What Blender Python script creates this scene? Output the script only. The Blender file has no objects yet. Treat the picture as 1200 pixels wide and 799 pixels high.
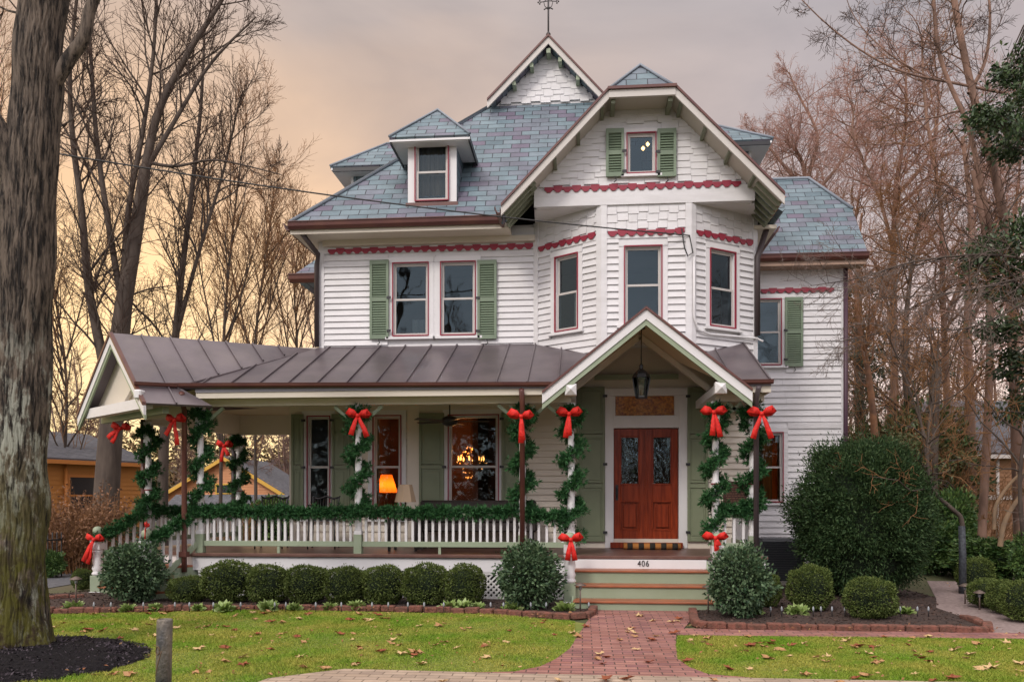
import bpy, math, random
import numpy as np
from mathutils import Vector, Matrix
R = math.radians
C = bpy.context.scene.collection
S = bpy.context.scene
# ------------------------------------------------------------------ camera, world, sun, exposure
YAW = R(5); F = 950.0; U0 = 600.0; V0 = 582.0; EYE = 1.6
cs, sn = math.cos(YAW), math.sin(YAW)
cam = bpy.data.cameras.new('camera'); co = bpy.data.objects.new('camera', cam); C.objects.link(co)
co.location = (0, 0, EYE); co.rotation_euler = (R(90), 0, YAW)
cam.sensor_width = 36; cam.lens = F / 1200 * 36; cam.shift_y = (V0 - 399.5) / 1200
cam.clip_end = 2000; S.camera = co
S.view_settings.view_transform = 'Standard'; S.view_settings.look = 'None'
S.view_settings.exposure = 0.0; S.view_settings.gamma = 1
S.cycles.max_bounces = 6; S.cycles.transparent_max_bounces = 12
SUN_EL, SUN_AZ = R(38), R(205)      # azimuth: direction the light comes from, clockwise from +Y
w = bpy.data.worlds.new('World'); S.world = w; w.use_nodes = True
nt = w.node_tree; N = nt.nodes; L = nt.links; N.clear()
def wn(t, **k):
    n = N.new(t)
    for a, b in k.items(): setattr(n, a, b)
    return n
wo = wn('ShaderNodeOutputWorld'); add = wn('ShaderNodeAddShader')
sky = wn('ShaderNodeTexSky', sky_type='NISHITA', sun_disc=False, sun_elevation=SUN_EL, sun_rotation=SUN_AZ)
b1 = wn('ShaderNodeBackground'); b1.inputs[1].default_value = 0.05
L.new(sky.outputs[0], b1.inputs[0])
tc = wn('ShaderNodeTexCoord'); sp = wn('ShaderNodeSeparateXYZ'); L.new(tc.outputs['Generated'], sp.inputs[0])
def mth(op, a, b=None, c=None, clamp=False):
    n = wn('ShaderNodeMath', operation=op, use_clamp=clamp)
    for i, x in enumerate((a, b, c)):
        if x is None: continue
        if isinstance(x, (int, float)): n.inputs[i].default_value = x
        else: L.new(x, n.inputs[i])
    return n.outputs[0]
def ramp(fac, stops):
    n = wn('ShaderNodeValToRGB'); L.new(fac, n.inputs[0]); e = n.color_ramp.elements
    while len(e) < len(stops): e.new(0.5)
    for q, (p, c) in zip(e, stops): q.position = p; q.color = (*c, 1)
    return n.outputs[0]
nz = wn('ShaderNodeTexNoise'); nz.inputs['Scale'].default_value = 2.2; nz.inputs['Detail'].default_value = 4
mp = wn('ShaderNodeMapping'); mp.inputs['Scale'].default_value = (1, 1, 3.2)
L.new(tc.outputs['Generated'], mp.inputs[0]); L.new(mp.outputs[0], nz.inputs[0])
nz2 = wn('ShaderNodeTexNoise'); nz2.inputs['Scale'].default_value = 3.0; nz2.inputs['Detail'].default_value = 7; nz2.inputs['Distortion'].default_value = .6; mp2 = wn('ShaderNodeMapping'); mp2.inputs['Scale'].default_value = (1, 1, 2.4); mp2.inputs['Rotation'].default_value = (.25, .1, 0); L.new(tc.outputs['Generated'], mp2.inputs[0]); L.new(mp2.outputs[0], nz2.inputs[0])
wob = mth('MULTIPLY_ADD', nz.outputs[0], 0.24, -0.12)
el = mth('ADD', sp.outputs[2], wob)
left = mth('ADD', mth('MULTIPLY_ADD', sp.outputs[0], -1.5, 0.36), mth('MULTIPLY', wob, 2.0), clamp=True)
warm = ramp(el, [(0.0, (1.35, 0.92, 0.34)), (0.18, (1.22, 0.74, 0.24)), (0.34, (0.96, 0.56, 0.22)), (0.50, (0.46, 0.335, 0.235)), (0.8, (0.60, 0.55, 0.50))])
cool = ramp(el, [(0.0, (1.05, 0.70, 0.52)), (0.16, (0.92, 0.60, 0.45)), (0.30, (0.52, 0.38, 0.29)), (0.46, (0.40, 0.315, 0.26)), (0.8, (0.60, 0.56, 0.53))])
mx = wn('ShaderNodeMixRGB'); L.new(left, mx.inputs[0]); L.new(cool, mx.inputs[1]); L.new(warm, mx.inputs[2])
lum = mth('MULTIPLY_ADD', nz2.outputs[0], 1.1, 0.45)
back = mth('MULTIPLY_ADD', mth('MULTIPLY', sp.outputs[1], -1.0, clamp=True), 1.0, 1.0)   # unseen sky behind the camera, brightened to light the house front
top = mth('MULTIPLY_ADD', mth('SUBTRACT', sp.outputs[2], 0.6, clamp=True), 4.0, 1.0)
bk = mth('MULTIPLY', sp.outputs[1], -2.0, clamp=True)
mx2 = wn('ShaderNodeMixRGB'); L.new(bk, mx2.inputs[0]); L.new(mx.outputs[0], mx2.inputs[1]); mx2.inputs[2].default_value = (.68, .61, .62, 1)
b2 = wn('ShaderNodeBackground'); L.new(mx2.outputs[0], b2.inputs[0])
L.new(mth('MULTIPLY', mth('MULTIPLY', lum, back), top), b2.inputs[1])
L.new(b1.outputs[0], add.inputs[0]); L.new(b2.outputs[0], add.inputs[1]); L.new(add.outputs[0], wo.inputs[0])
sl = bpy.data.lights.new('sun', 'SUN'); sl.energy = 1.45; sl.angle = R(12); sl.color = (1, 0.93, 0.85)
so = bpy.data.objects.new('sun', sl); C.objects.link(so)
sd = Vector((math.sin(SUN_AZ) * math.cos(SUN_EL), math.cos(SUN_AZ) * math.cos(SUN_EL), math.sin(SUN_EL)))
so.rotation_euler = sd.to_track_quat('Z', 'Y').to_euler(); so.location = sd * 60

# ------------------------------------------------------------------ measuring the place
def PT(u, v, t):                      # point seen at pixel (u, v) at depth t
    a = (u - U0) / F * t
    return Vector((a * cs - t * sn, a * sn + t * cs, EYE + (V0 - v) / F * t))
def PY(u, v, Y):                      # on the plane y = Y
    return PT(u, v, Y / (cs + (u - U0) / F * sn))
def XY(u, Y): return PY(u, 0, Y).x
def ZY(u, v, Y): return PY(u, v, Y).z
def G(u, v, z=0.0):                   # on level z
    return PT(u, v, (EYE - z) * F / (v - V0))
def uv_of(p):
    s = p[0] * cs + p[1] * sn; t = p[1] * cs - p[0] * sn
    return U0 + F * s / t, V0 - F * (p[2] - EYE) / t

# ------------------------------------------------------------------ materials
MATS = {}
def mat(name, col, rough=0.6, col2=None, scale=4, bump=0.0, bscale=None, metal=0, spec=0.5, island=False, detail=5, coords='Object', stretch=None, dirt=0.0, coat=0):
    if name in MATS: return MATS[name]
    m = bpy.data.materials.new(name); m.use_nodes = True; MATS[name] = m
    t = m.node_tree; n = t.nodes; l = t.links; p = n['Principled BSDF']
    p.inputs['Roughness'].default_value = rough; p.inputs['Metallic'].default_value = metal
    p.inputs['Specular IOR Level'].default_value = spec
    if coat: p.inputs['Coat Weight'].default_value = coat; p.inputs['Coat Roughness'].default_value = 0.1
    p.inputs['Base Color'].default_value = (*col, 1)
    tcn = n.new('ShaderNodeTexCoord'); vec = tcn.outputs[coords]
    if stretch:
        mpn = n.new('ShaderNodeMapping'); mpn.inputs['Scale'].default_value = stretch; l.new(vec, mpn.inputs[0]); vec = mpn.outputs[0]
    out = None
    if col2 is not None:
        if island:
            g = n.new('ShaderNodeNewGeometry'); fac = g.outputs['Random Per Island']
        else:
            z = n.new('ShaderNodeTexNoise'); z.inputs['Scale'].default_value = scale; z.inputs['Detail'].default_value = detail
            l.new(vec, z.inputs[0])
            rr = n.new('ShaderNodeMapRange'); rr.inputs[1].default_value = 0.35; rr.inputs[2].default_value = 0.65
            l.new(z.outputs[0], rr.inputs[0]); fac = rr.outputs[0]
        x = n.new('ShaderNodeMixRGB'); x.inputs[1].default_value = (*col, 1); x.inputs[2].default_value = (*col2, 1)
        l.new(fac, x.inputs[0]); out = x.outputs[0]
    if dirt:
        z = n.new('ShaderNodeTexNoise'); z.inputs['Scale'].default_value = 1.7; z.inputs['Detail'].default_value = 8; z.inputs['Roughness'].default_value = 0.7
        l.new(tcn.outputs['Object'], z.inputs[0])
        rr = n.new('ShaderNodeMapRange'); rr.inputs[1].default_value = 0.45; rr.inputs[2].default_value = 0.8; rr.inputs[3].default_value = 0; rr.inputs[4].default_value = dirt
        l.new(z.outputs[0], rr.inputs[0])
        x = n.new('ShaderNodeMixRGB'); x.inputs[2].default_value = (0.25, 0.21, 0.17, 1)
        if out: l.new(out, x.inputs[1])
        else: x.inputs[1].default_value = (*col, 1)
        l.new(rr.outputs[0], x.inputs[0]); out = x.outputs[0]
    if out: l.new(out, p.inputs['Base Color'])
    if bump:
        z = n.new('ShaderNodeTexNoise'); z.inputs['Scale'].default_value = bscale or scale * 4; z.inputs['Detail'].default_value = 6
        l.new(vec, z.inputs[0])
        b = n.new('ShaderNodeBump'); b.inputs['Strength'].default_value = bump; b.inputs['Distance'].default_value = 0.02
        l.new(z.outputs[0], b.inputs['Height']); l.new(b.outputs[0], p.inputs['Normal'])
    return m
def brickmat(name, c1, c2, mortar, bw, bh, msize=0.01, rough=0.8, bumpd=0.01, c3=None, offset=0.5, spec=0.4, nscale=3.0):
    m = bpy.data.materials.new(name); m.use_nodes = True; MATS[name] = m
    t = m.node_tree; n = t.nodes; l = t.links; p = n['Principled BSDF']
    p.inputs['Roughness'].default_value = rough; p.inputs['Specular IOR Level'].default_value = spec
    uv = n.new('ShaderNodeUVMap'); wz = n.new('ShaderNodeTexNoise'); wz.inputs['Scale'].default_value = 6
    l.new(uv.outputs[0], wz.inputs[0])
    mxv = n.new('ShaderNodeVectorMath'); mxv.operation = 'MULTIPLY_ADD'; mxv.inputs[1].default_value = (bh * .12,) * 3
    l.new(wz.outputs['Color'], mxv.inputs[0]); l.new(uv.outputs[0], mxv.inputs[2])
    b = n.new('ShaderNodeTexBrick'); b.offset = offset; b.inputs['Scale'].default_value = 1
    b.inputs['Brick Width'].default_value = bw; b.inputs['Row Height'].default_value = bh
    b.inputs['Mortar Size'].default_value = msize; b.inputs['Mortar Smooth'].default_value = 0.2; b.inputs['Bias'].default_value = 0
    b.inputs['Color1'].default_value = (0, 0, 0, 1); b.inputs['Color2'].default_value = (1, 1, 1, 1); b.inputs['Mortar'].default_value = (0.5, 0.5, 0.5, 1)
    l.new(mxv.outputs[0], b.inputs['Vector'])
    cr = n.new('ShaderNodeValToRGB'); e = cr.color_ramp.elements
    stops = [(0, c1), (0.5, c2), (1.0, c3 or c1)]
    e.new(0.5)
    for q, (pp, c) in zip(e, stops): q.position = pp; q.color = (*c, 1)
    l.new(b.outputs['Color'], cr.inputs[0])
    z = n.new('ShaderNodeTexNoise'); z.inputs['Scale'].default_value = nscale; z.inputs['Detail'].default_value = 8; z.inputs['Roughness'].default_value = .65
    l.new(uv.outputs[0], z.inputs[0])
    x1 = n.new('ShaderNodeMixRGB'); x1.blend_type = 'MULTIPLY'; x1.inputs[0].default_value = .75
    cr2 = n.new('ShaderNodeValToRGB'); cr2.color_ramp.elements[0].position = .3; cr2.color_ramp.elements[0].color = (.55, .55, .55, 1); cr2.color_ramp.elements[1].position = .7; cr2.color_ramp.elements[1].color = (1.15, 1.15, 1.15, 1)
    l.new(z.outputs[0], cr2.inputs[0]); l.new(cr.outputs[0], x1.inputs[1]); l.new(cr2.outputs[0], x1.inputs[2])
    x = n.new('ShaderNodeMixRGB'); x.inputs[2].default_value = (*mortar, 1)
    l.new(x1.outputs[0], x.inputs[1]); l.new(b.outputs['Fac'], x.inputs[0]); l.new(x.outputs[0], p.inputs['Base Color'])
    h = n.new('ShaderNodeMath'); h.operation = 'MULTIPLY_ADD'; h.inputs[1].default_value = -1; 
    hs = n.new('ShaderNodeMath'); hs.operation = 'MULTIPLY_ADD'; hs.inputs[1].default_value = .45
    l.new(b.outputs['Color'], hs.inputs[0]); l.new(z.outputs[0], hs.inputs[2])
    l.new(b.outputs['Fac'], h.inputs[0]); l.new(hs.outputs[0], h.inputs[2])
    bm = n.new('ShaderNodeBump'); bm.inputs['Strength'].default_value = 0.8; bm.inputs['Distance'].default_value = bumpd
    l.new(h.outputs[0], bm.inputs['Height']); l.new(bm.outputs[0], p.inputs['Normal'])
    return m
def glassmat(name, tint=(0.75, 0.78, 0.8), refl=0.45, ripple=0.02, rs=2.5):
    m = bpy.data.materials.new(name); m.use_nodes = True; MATS[name] = m
    t = m.node_tree; n = t.nodes; l = t.links; n.remove(n['Principled BSDF']); o = n['Material Output']
    tr = n.new('ShaderNodeBsdfTransparent'); tr.inputs[0].default_value = (*tint, 1)
    gl = n.new('ShaderNodeBsdfGlossy'); gl.inputs['Roughness'].default_value = 0.02; gl.inputs[0].default_value = (.66, .88, 1.0, 1)
    z = n.new('ShaderNodeTexNoise'); z.inputs['Scale'].default_value = rs; tcn = n.new('ShaderNodeTexCoord'); l.new(tcn.outputs['Object'], z.inputs[0])
    b = n.new('ShaderNodeBump'); b.inputs['Strength'].default_value = 1; b.inputs['Distance'].default_value = ripple
    l.new(z.outputs[0], b.inputs['Height']); l.new(b.outputs[0], gl.inputs['Normal'])
    x = n.new('ShaderNodeMixShader')
    fr = n.new('ShaderNodeFresnel'); fr.inputs[0].default_value = 1.5
    mm = n.new('ShaderNodeMath'); mm.operation = 'MULTIPLY_ADD'; mm.use_clamp = True; mm.inputs[1].default_value = 1.0; mm.inputs[2].default_value = refl
    l.new(fr.outputs[0], mm.inputs[0]); l.new(mm.outputs[0], x.inputs[0]); l.new(tr.outputs[0], x.inputs[1]); l.new(gl.outputs[0], x.inputs[2]); l.new(x.outputs[0], o.inputs[0])
    return m
def emis(name, col, st):
    m = bpy.data.materials.new(name); m.use_nodes = True; MATS[name] = m
    p = m.node_tree.nodes['Principled BSDF']; p.inputs['Base Color'].default_value = (*col, 1)
    p.inputs['Emission Color'].default_value = (*col, 1); p.inputs['Emission Strength'].default_value = st
    return m
WHITE = mat('white_paint', (.72, .71, .71), .5, dirt=.12, bump=.05, scale=8)
SIDE = mat('siding_paint', (.72, .71, .715), .5, col2=(.66, .65, .65), scale=2.5, dirt=.16, bump=.12, bscale=30, stretch=(1, 1, 6))
CREAM = mat('cream_paint', (.66, .60, .50), .55, dirt=.1)
SAGE = mat('sage_paint', (.30, .36, .25), .5, col2=(.27, .33, .22), scale=3, dirt=.12)
SHUT = mat('shutter_green', (.19, .25, .17), .55, col2=(.16, .215, .145), scale=3, dirt=.1)
SHUTP = mat('porch_shutter_green', (.205, .235, .145), .5, col2=(.175, .205, .125), scale=3, dirt=.08)
RED = mat('trim_red', (.27, .016, .038), .5)
MAROON = mat('gutter_maroon', (.10, .034, .03), .4, col2=(.13, .05, .035), scale=3)
COPPER = mat('copper', (.45, .17, .06), .4, metal=.6)
DARKM = mat('black_iron', (.02, .02, .022), .45)
METAL = mat('roof_metal', (.115, .095, .105), .36, col2=(.17, .14, .15), scale=1.6, bump=.05, bscale=5, metal=.35, dirt=.25)
DOORW = mat('door_mahogany', (.30, .045, .012), .32, col2=(.17, .022, .006), scale=3, stretch=(8, 8, .8), spec=.3)
TREAD = mat('tread_stain', (.38, .12, .05), .45, col2=(.28, .09, .04), scale=5, dirt=.3)
FLOORB = mat('porch_boards', (.11, .05, .04), .4, col2=(.15, .08, .06), scale=5)
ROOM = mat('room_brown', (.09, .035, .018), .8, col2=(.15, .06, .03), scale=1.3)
VERGE = mat('verge_shaded_paint', (.56, .53, .49), .55, dirt=.15)  # bargeboard colour greyed to carry the shade under the soffit
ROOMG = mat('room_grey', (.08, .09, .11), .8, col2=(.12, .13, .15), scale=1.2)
CURT = mat('curtain', (.20, .17, .13), .8, col2=(.10, .085, .07), scale=14, stretch=(1, 1, .05))
BOW = mat('red_velvet', (.74, .016, .008), .65, col2=(.55, .010, .006), scale=22, bump=.5, bscale=30)
CONC = mat('concrete', (.32, .30, .28), .85, col2=(.24, .225, .21), bump=.2, scale=3)
SLATE = brickmat('slate', (.12, .175, .205), (.19, .255, .285), (.035, .04, .05), .34, .165, .008, .55, .03, c3=(.15, .125, .175), nscale=1.8)
PAVER = brickmat('brick_paver', (.31, .13, .105), (.44, .215, .175), (.09, .06, .05), .205, .102, .006, .8, .006, c3=(.28, .125, .12), nscale=2)
TAN = brickmat('tan_paver', (.46, .34, .25), (.52, .40, .30), (.20, .15, .11), .21, .105, .006, .85, .006, c3=(.40, .30, .23), nscale=2)
GLASS = glassmat('window_glass', refl=.0, ripple=.002)
GLASSU = glassmat('upper_window_glass', tint=(.6, .72, .8), refl=.012, ripple=.006, rs=1.2)
GLASSD = glassmat('door_glass', tint=(.9, .6, .35), refl=.10, ripple=.02, rs=3)

# ------------------------------------------------------------------ mesh collection
I4 = Matrix.Identity(4)
class MB:
    def __init__(s): s.v = []; s.f = []; s.m = []; s.s = []; s.M = I4
    def add(s, vs, fs, m=0, smooth=False):
        k = len(s.v); M = s.M
        s.v += [tuple(M @ Vector(p)) for p in vs]
        for f in fs: s.f.append([i + k for i in f]); s.m.append(m); s.s.append(smooth)
        return s
    def poly(s, pts, m=0): return s.add(pts, [list(range(len(pts)))], m)
    def box(s, x0, x1, y0, y1, z0, z1, m=0):
        if x0 > x1: x0, x1 = x1, x0
        if y0 > y1: y0, y1 = y1, y0
        return s.add([(x0, y0, z0), (x1, y0, z0), (x1, y1, z0), (x0, y1, z0), (x0, y0, z1), (x1, y0, z1), (x1, y1, z1), (x0, y1, z1)],
                     [[0, 3, 2, 1], [4, 5, 6, 7], [0, 1, 5, 4], [1, 2, 6, 5], [2, 3, 7, 6], [3, 0, 4, 7]], m)
    def beam(s, p, q, w, h, up=(0, 0, 1), m=0):       # w across, h along up
        p = Vector(p); q = Vector(q); d = (q - p).normalized(); u = Vector(up); a = d.cross(u).normalized() * w / 2; b = a.cross(d).normalized() * h / 2
        vs = [e + i * a + j * b for e in (p, q) for i, j in ((-1, -1), (1, -1), (1, 1), (-1, 1))]
        return s.add(vs, [[0, 1, 2, 3], [7, 6, 5, 4], [0, 4, 5, 1], [1, 5, 6, 2], [2, 6, 7, 3], [3, 7, 4, 0]], m)
    def tube(s, pts, rad, n=8, m=0, cap=True):
        pts = [Vector(p) for p in pts]; k = len(pts)
        if isinstance(rad, (int, float)): rad = [rad] * k
        vs = []; prev = None
        for i, p in enumerate(pts):
            d = (pts[min(i + 1, k - 1)] - pts[max(i - 1, 0)]).normalized()
            if prev is None: a = d.orthogonal().normalized()
            else: a = (prev - prev.dot(d) * d).normalized()
            prev = a; b = d.cross(a)
            vs += [p + rad[i] * (a * math.cos(2 * math.pi * j / n) + b * math.sin(2 * math.pi * j / n)) for j in range(n)]
        fs = [[i * n + j, i * n + (j + 1) % n, (i + 1) * n + (j + 1) % n, (i + 1) * n + j] for i in range(k - 1) for j in range(n)]
        if cap: fs += [list(range(n))[::-1], [(k - 1) * n + j for j in range(n)]]
        return s.add(vs, fs, m, True)
    def lathe(s, x, y, prof, n=16, m=0, smooth=True):
        vs = []; fs = []
        for r, z in prof: vs += [(x + r * math.cos(2 * math.pi * j / n), y + r * math.sin(2 * math.pi * j / n), z) for j in range(n)]
        k = len(prof)
        for i in range(k - 1):
            for j in range(n): fs.append([i * n + j, i * n + (j + 1) % n, (i + 1) * n + (j + 1) % n, (i + 1) * n + j])
        fs += [list(range(n))[::-1], [(k - 1) * n + j for j in range(n)]]
        return s.add(vs, fs, m, smooth)
    def prism(s, pts, vec, m=0):                       # planar polygon extruded by vec
        k = len(pts); vec = Vector(vec); a = [Vector(p) for p in pts]; b = [p + vec for p in a]
        return s.add(a + b, [list(range(k))[::-1], [k + i for i in range(k)]] + [[i, (i + 1) % k, k + (i + 1) % k, k + i] for i in range(k)], m)
    def build(s, name, mats, parent=None, bevel=0, uv=True, autos=False):
        me = bpy.data.meshes.new(name); me.from_pydata(s.v, [], s.f)
        if not isinstance(mats, (list, tuple)): mats = [mats]
        for q in mats: me.materials.append(q)
        if len(mats) > 1: me.polygons.foreach_set('material_index', s.m)
        me.polygons.foreach_set('use_smooth', s.s)
        me.update()
        if uv:
            lay = me.uv_layers.new(name='UVMap'); Z = Vector((0, 0, 1)); V = [v.co for v in me.vertices]
            for p in me.polygons:
                n = p.normal
                if abs(n.z) > .995: a = Vector((1, 0, 0)); b = Vector((0, 1, 0))
                else: a = Z.cross(n).normalized(); b = n.cross(a)
                for li in p.loop_indices:
                    q = V[me.loops[li].vertex_index]; lay.data[li].uv = (q.dot(a), q.dot(b))
        return link(name, me, parent, bevel)
OFF = {}
def link(name, me, parent=None, bevel=0):
    o = bpy.data.objects.new(name, me); C.objects.link(o)
    if parent is not None:
        o.parent = parent; o.location = -OFF.get(parent.name, Vector((0, 0, 0)))
    if bevel:
        b = o.modifiers.new('bevel', 'BEVEL'); b.width = bevel; b.segments = 1; b.limit_method = 'ANGLE'; b.angle_limit = R(50)
    return o
def tag(o, label=None, cat=None, group=None, kind=None):
    for k, v in (('label', label), ('category', cat), ('group', group), ('kind', kind)):
        if v: o[k] = v
    return o
def thing(name, label, cat, loc=(0, 0, 0), rz=0, group=None, world=False):   # world=True: children meshes are in world coordinates
    o = bpy.data.objects.new(name, None); C.objects.link(o); o.location = loc; o.rotation_euler = (0, 0, rz); o.empty_display_size = .2
    if world: OFF[o.name] = Vector(loc)
    return tag(o, label, cat, group)
def kids(o): return [c for c in bpy.data.objects if c.parent == o]
def dup(o, loc=None, rz=None, label=None, scale=None, parent=None, group=None):
    c = o.copy(); C.objects.link(c); c.parent = parent
    if loc is not None: c.location = loc
    if rz is not None: c.rotation_euler = (0, 0, rz)
    if scale is not None: c.scale = scale if isinstance(scale, tuple) else (scale,) * 3
    if label: c['label'] = label
    if group: c['group'] = group
    for k in kids(o): dup(k, parent=c)
    return c
def fast(name, V, Fc, mat_, parent=None, smooth=False):    # numpy mesh: V (n,3), Fc (m,k)
    me = bpy.data.meshes.new(name); V = np.asarray(V, np.float32); Fc = np.asarray(Fc, np.int32); k = Fc.shape[1]
    me.vertices.add(len(V)); me.vertices.foreach_set('co', V.ravel())
    me.loops.add(Fc.size); me.loops.foreach_set('vertex_index', Fc.ravel())
    me.polygons.add(len(Fc)); me.polygons.foreach_set('loop_start', np.arange(len(Fc), dtype=np.int32) * k)
    me.update(calc_edges=True)
    if smooth: me.polygons.foreach_set('use_smooth', np.ones(len(Fc), bool))
    me.materials.append(mat_); return link(name, me, parent)
def frame(p0, p1, base=0):              # local x along wall (left to right seen from outside), local y INTO the wall, z up
    r = Vector((p1[0] - p0[0], p1[1] - p0[1], 0)); Ln = r.length; r /= Ln; n = Vector((-r.y, r.x, 0))
    return Matrix(((r.x, n.x, 0, p0[0]), (r.y, n.y, 0, p0[1]), (0, 0, 1, base), (0, 0, 0, 1))), Ln
# ------------------------------------------------------------------ leaves, tufts, twigs
rs = np.random.RandomState(7); random.seed(7)
def unit(a): return a / np.maximum(np.linalg.norm(a, axis=1, keepdims=True), 1e-9)
def leaves(cent, size, aspect=.5, outward=None, spread=1.0, rnd=rs, fold=.25):
    n = len(cent); d = unit(rnd.normal(size=(n, 3)))
    if outward is not None: d = unit(outward + spread * rnd.normal(size=(n, 3)) * .6)
    o = unit(np.cross(d, unit(rnd.normal(size=(n, 3))))); nn = np.cross(d, o)
    ln = (size * (.7 + .6 * rnd.rand(n)))[:, None]; wd = ln * aspect * .5
    p0 = cent; p1 = cent + d * ln * .5 + o * wd + nn * ln * fold * .3; p2 = cent + d * ln; p3 = cent + d * ln * .5 - o * wd + nn * ln * fold * .3
    V = np.stack([p0, p1, p2, p3], 1).reshape(-1, 3); Fc = np.arange(4 * n).reshape(n, 4)
    return V, Fc
def tubes(lines, rads, k):              # lines: (m, n, 3), rads (m, n)
    A = np.asarray(lines, float); r = np.asarray(rads, float); m, n, _ = A.shape
    T = np.empty_like(A); T[:, 1:-1] = A[:, 2:] - A[:, :-2]; T[:, 0] = A[:, 1] - A[:, 0]; T[:, -1] = A[:, -1] - A[:, -2]
    T /= np.maximum(np.linalg.norm(T, axis=2, keepdims=True), 1e-9)
    ref = np.zeros((m, 1, 3)); ref[:] = (.31, .17, .05); mainT = unit(A[:, -1] - A[:, 0])
    hor = np.abs(mainT[:, 2]) < .7
    ref[~hor] = (1, .13, 0); ref[hor] = (.1, .07, 1)
    a = np.cross(T, np.broadcast_to(ref, T.shape)); a /= np.maximum(np.linalg.norm(a, axis=2, keepdims=True), 1e-9); b = np.cross(T, a)
    ang = np.arange(k) * 2 * np.pi / k
    V = A[:, :, None] + r[:, :, None, None] * (a[:, :, None] * np.cos(ang)[None, None, :, None] + b[:, :, None] * np.sin(ang)[None, None, :, None])
    base = (np.arange(m) * n * k)[:, None, None] + (np.arange(n - 1) * k)[None, :, None]; j = np.arange(k)[None, None]; j2 = (np.arange(k) + 1) % k
    j2 = j2[None, None]
    Fc = np.stack([base + j, base + j2, base + k + j2, base + k + j], -1).reshape(-1, 4)
    return V.reshape(-1, 3), Fc
def join(parts):
    Vs, Fs, k = [], [], 0
    for V, Fc in parts: Vs.append(V); Fs.append(Fc + k); k += len(V)
    return np.concatenate(Vs), np.concatenate(Fs)
# ------------------------------------------------------------------ ground sheets (structure)
def sheet(name, pts, m, z, kind='structure', thick=0):
    mb = MB(); P = [(p[0], p[1], z) for p in pts]
    if thick: mb.prism(P, (0, 0, -thick))
    else: mb.poly(P)
    return tag(mb.build(name, m), kind=kind)
SOIL = mat('woodland_soil', (.10, .085, .045), .95, col2=(.07, .09, .03), scale=.6, bump=.5, bscale=6)
TURF = mat('turf', (.14, .19, .03), .95, col2=(.22, .23, .05), scale=1.5, bump=.4, bscale=30)
MULCH = mat('bark_mulch', (.035, .022, .018), .95, col2=(.07, .042, .032), scale=18, bump=.9, bscale=40)
MULCHB = mat('black_mulch', (.010, .009, .010), .95, col2=(.02, .018, .02), scale=25, bump=.9, bscale=50, spec=.1)
GRAVEL = mat('gravel', (.22, .16, .15), .95, col2=(.32, .25, .23), scale=20, bump=.5, bscale=60)
ASPH = mat('asphalt', (.09, .09, .10), .9, col2=(.12, .12, .13), scale=8, bump=.3, bscale=60)
gm = MB()
nx = 40
sheet('ground', [(-400, -60), (400, -60), (400, 700), (-400, 700)], SOIL, 0)
SWY = 7.28
sheet('sidewalk', [(-2.4, 5.4), (14, 5.4), (14, SWY), (1.35, SWY), (-.95, SWY + .02), (-2.2, SWY + .06), (-2.75, 6.9), (-2.9, 6.2)], TAN, .012)
# lawns
def arc(cx, cy, r, a0, a1, n=8): return [(cx + r * math.cos(R(a0 + (a1 - a0) * i / n)), cy + r * math.sin(R(a0 + (a1 - a0) * i / n))) for i in range(n + 1)]
WL = lambda y: -.14 + (y - 8.5) * .107; WR = lambda y: .95 + (y - 8.4) * .107
LEFTLAWN = [(-12, 4.2), (-2.95, 4.2), (-2.9, 6.2), (-2.75, 6.9), (-2.2, SWY + .06), (-.8, SWY + .03)] + [(-.62, 7.36), (-.4, 7.6), (-.27, 7.95), (WL(8.5), 8.5), (WL(9.3), 9.3), (WL(10.2), 10.25), (-.15, 10.42), (-1.2, 10.9), (-3, 11.05), (-5, 11.0), (-6.6, 10.55), (-8, 10.2), (-12, 10.0)]
RIGHTLAWN = [(1.42, SWY + .01), (7, SWY + .02), (7, 8.0), (5.9, 9.2), (5.55, 9.55), (WR(9.5) + .02, 9.45), (WR(8.8), 8.8), (WR(8.2), 8.1), (.99, 7.7), (1.12, 7.4)]
sheet('lawn', LEFTLAWN, TURF, .008); sheet('lawn', RIGHTLAWN, TURF, .008)
sheet('brick_walkway', [(-1.0, 7.285), (-.62, 7.36), (-.4, 7.6), (-.27, 7.95), (WL(8.5), 8.5), (WL(10.2), 10.3), (WL(11.6), 11.6), (WR(11.6) + .35, 11.6), (WR(9.95) + .1, 9.95), (5.7, 9.95), (5.7, 9.56), (WR(9.5), 9.45), (WR(8.8), 8.8), (WR(8.2), 8.1), (.99, 7.7), (1.12, 7.4), (1.5, 7.285)], PAVER, .013)
p1, p2 = G(1082, 700), G(1128, 698); p3, p4 = G(1193, 741), G(1118, 741)
sheet('garden_path', [(4.6, 9.96), (6.1, 9.96), (6.0, 10.6), (5.9, 11.6), (6.4, 13), (7.3, 16), (6.5, 16), (5.5, 13.2), (5.0, 12), (4.9, 11)], GRAVEL, .010)
sheet('garden_bed', [(-8.6, 10.5), (-6.6, 10.68), (-5, 11.1), (-3, 11.15), (-1.2, 11.0), (-.15, 10.6), (.1, 10.7), (.2, 12.4), (-6.2, 12.4), (-7.5, 13.3), (-9, 12.2)], MULCH, .03)
sheet('garden_bed', [(1.45, 10.0), (4.8, 10.0), (4.95, 11), (5.0, 12), (5.5, 13.2), (5.4, 16.5), (2.6, 16.5), (2.6, 12.4), (1.6, 12.4)], MULCH, .03)
sheet('garden_bed', [(6.12, 9.8), (12, 9.3), (14, 16), (7.4, 16), (6.5, 13), (6.0, 11.6), (6.1, 10.6)], MULCH, .026)
sheet('driveway', [(-22, 12.6), (-9.3, 12.9), (-9.3, 30), (-22, 30)], ASPH, .010)
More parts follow.
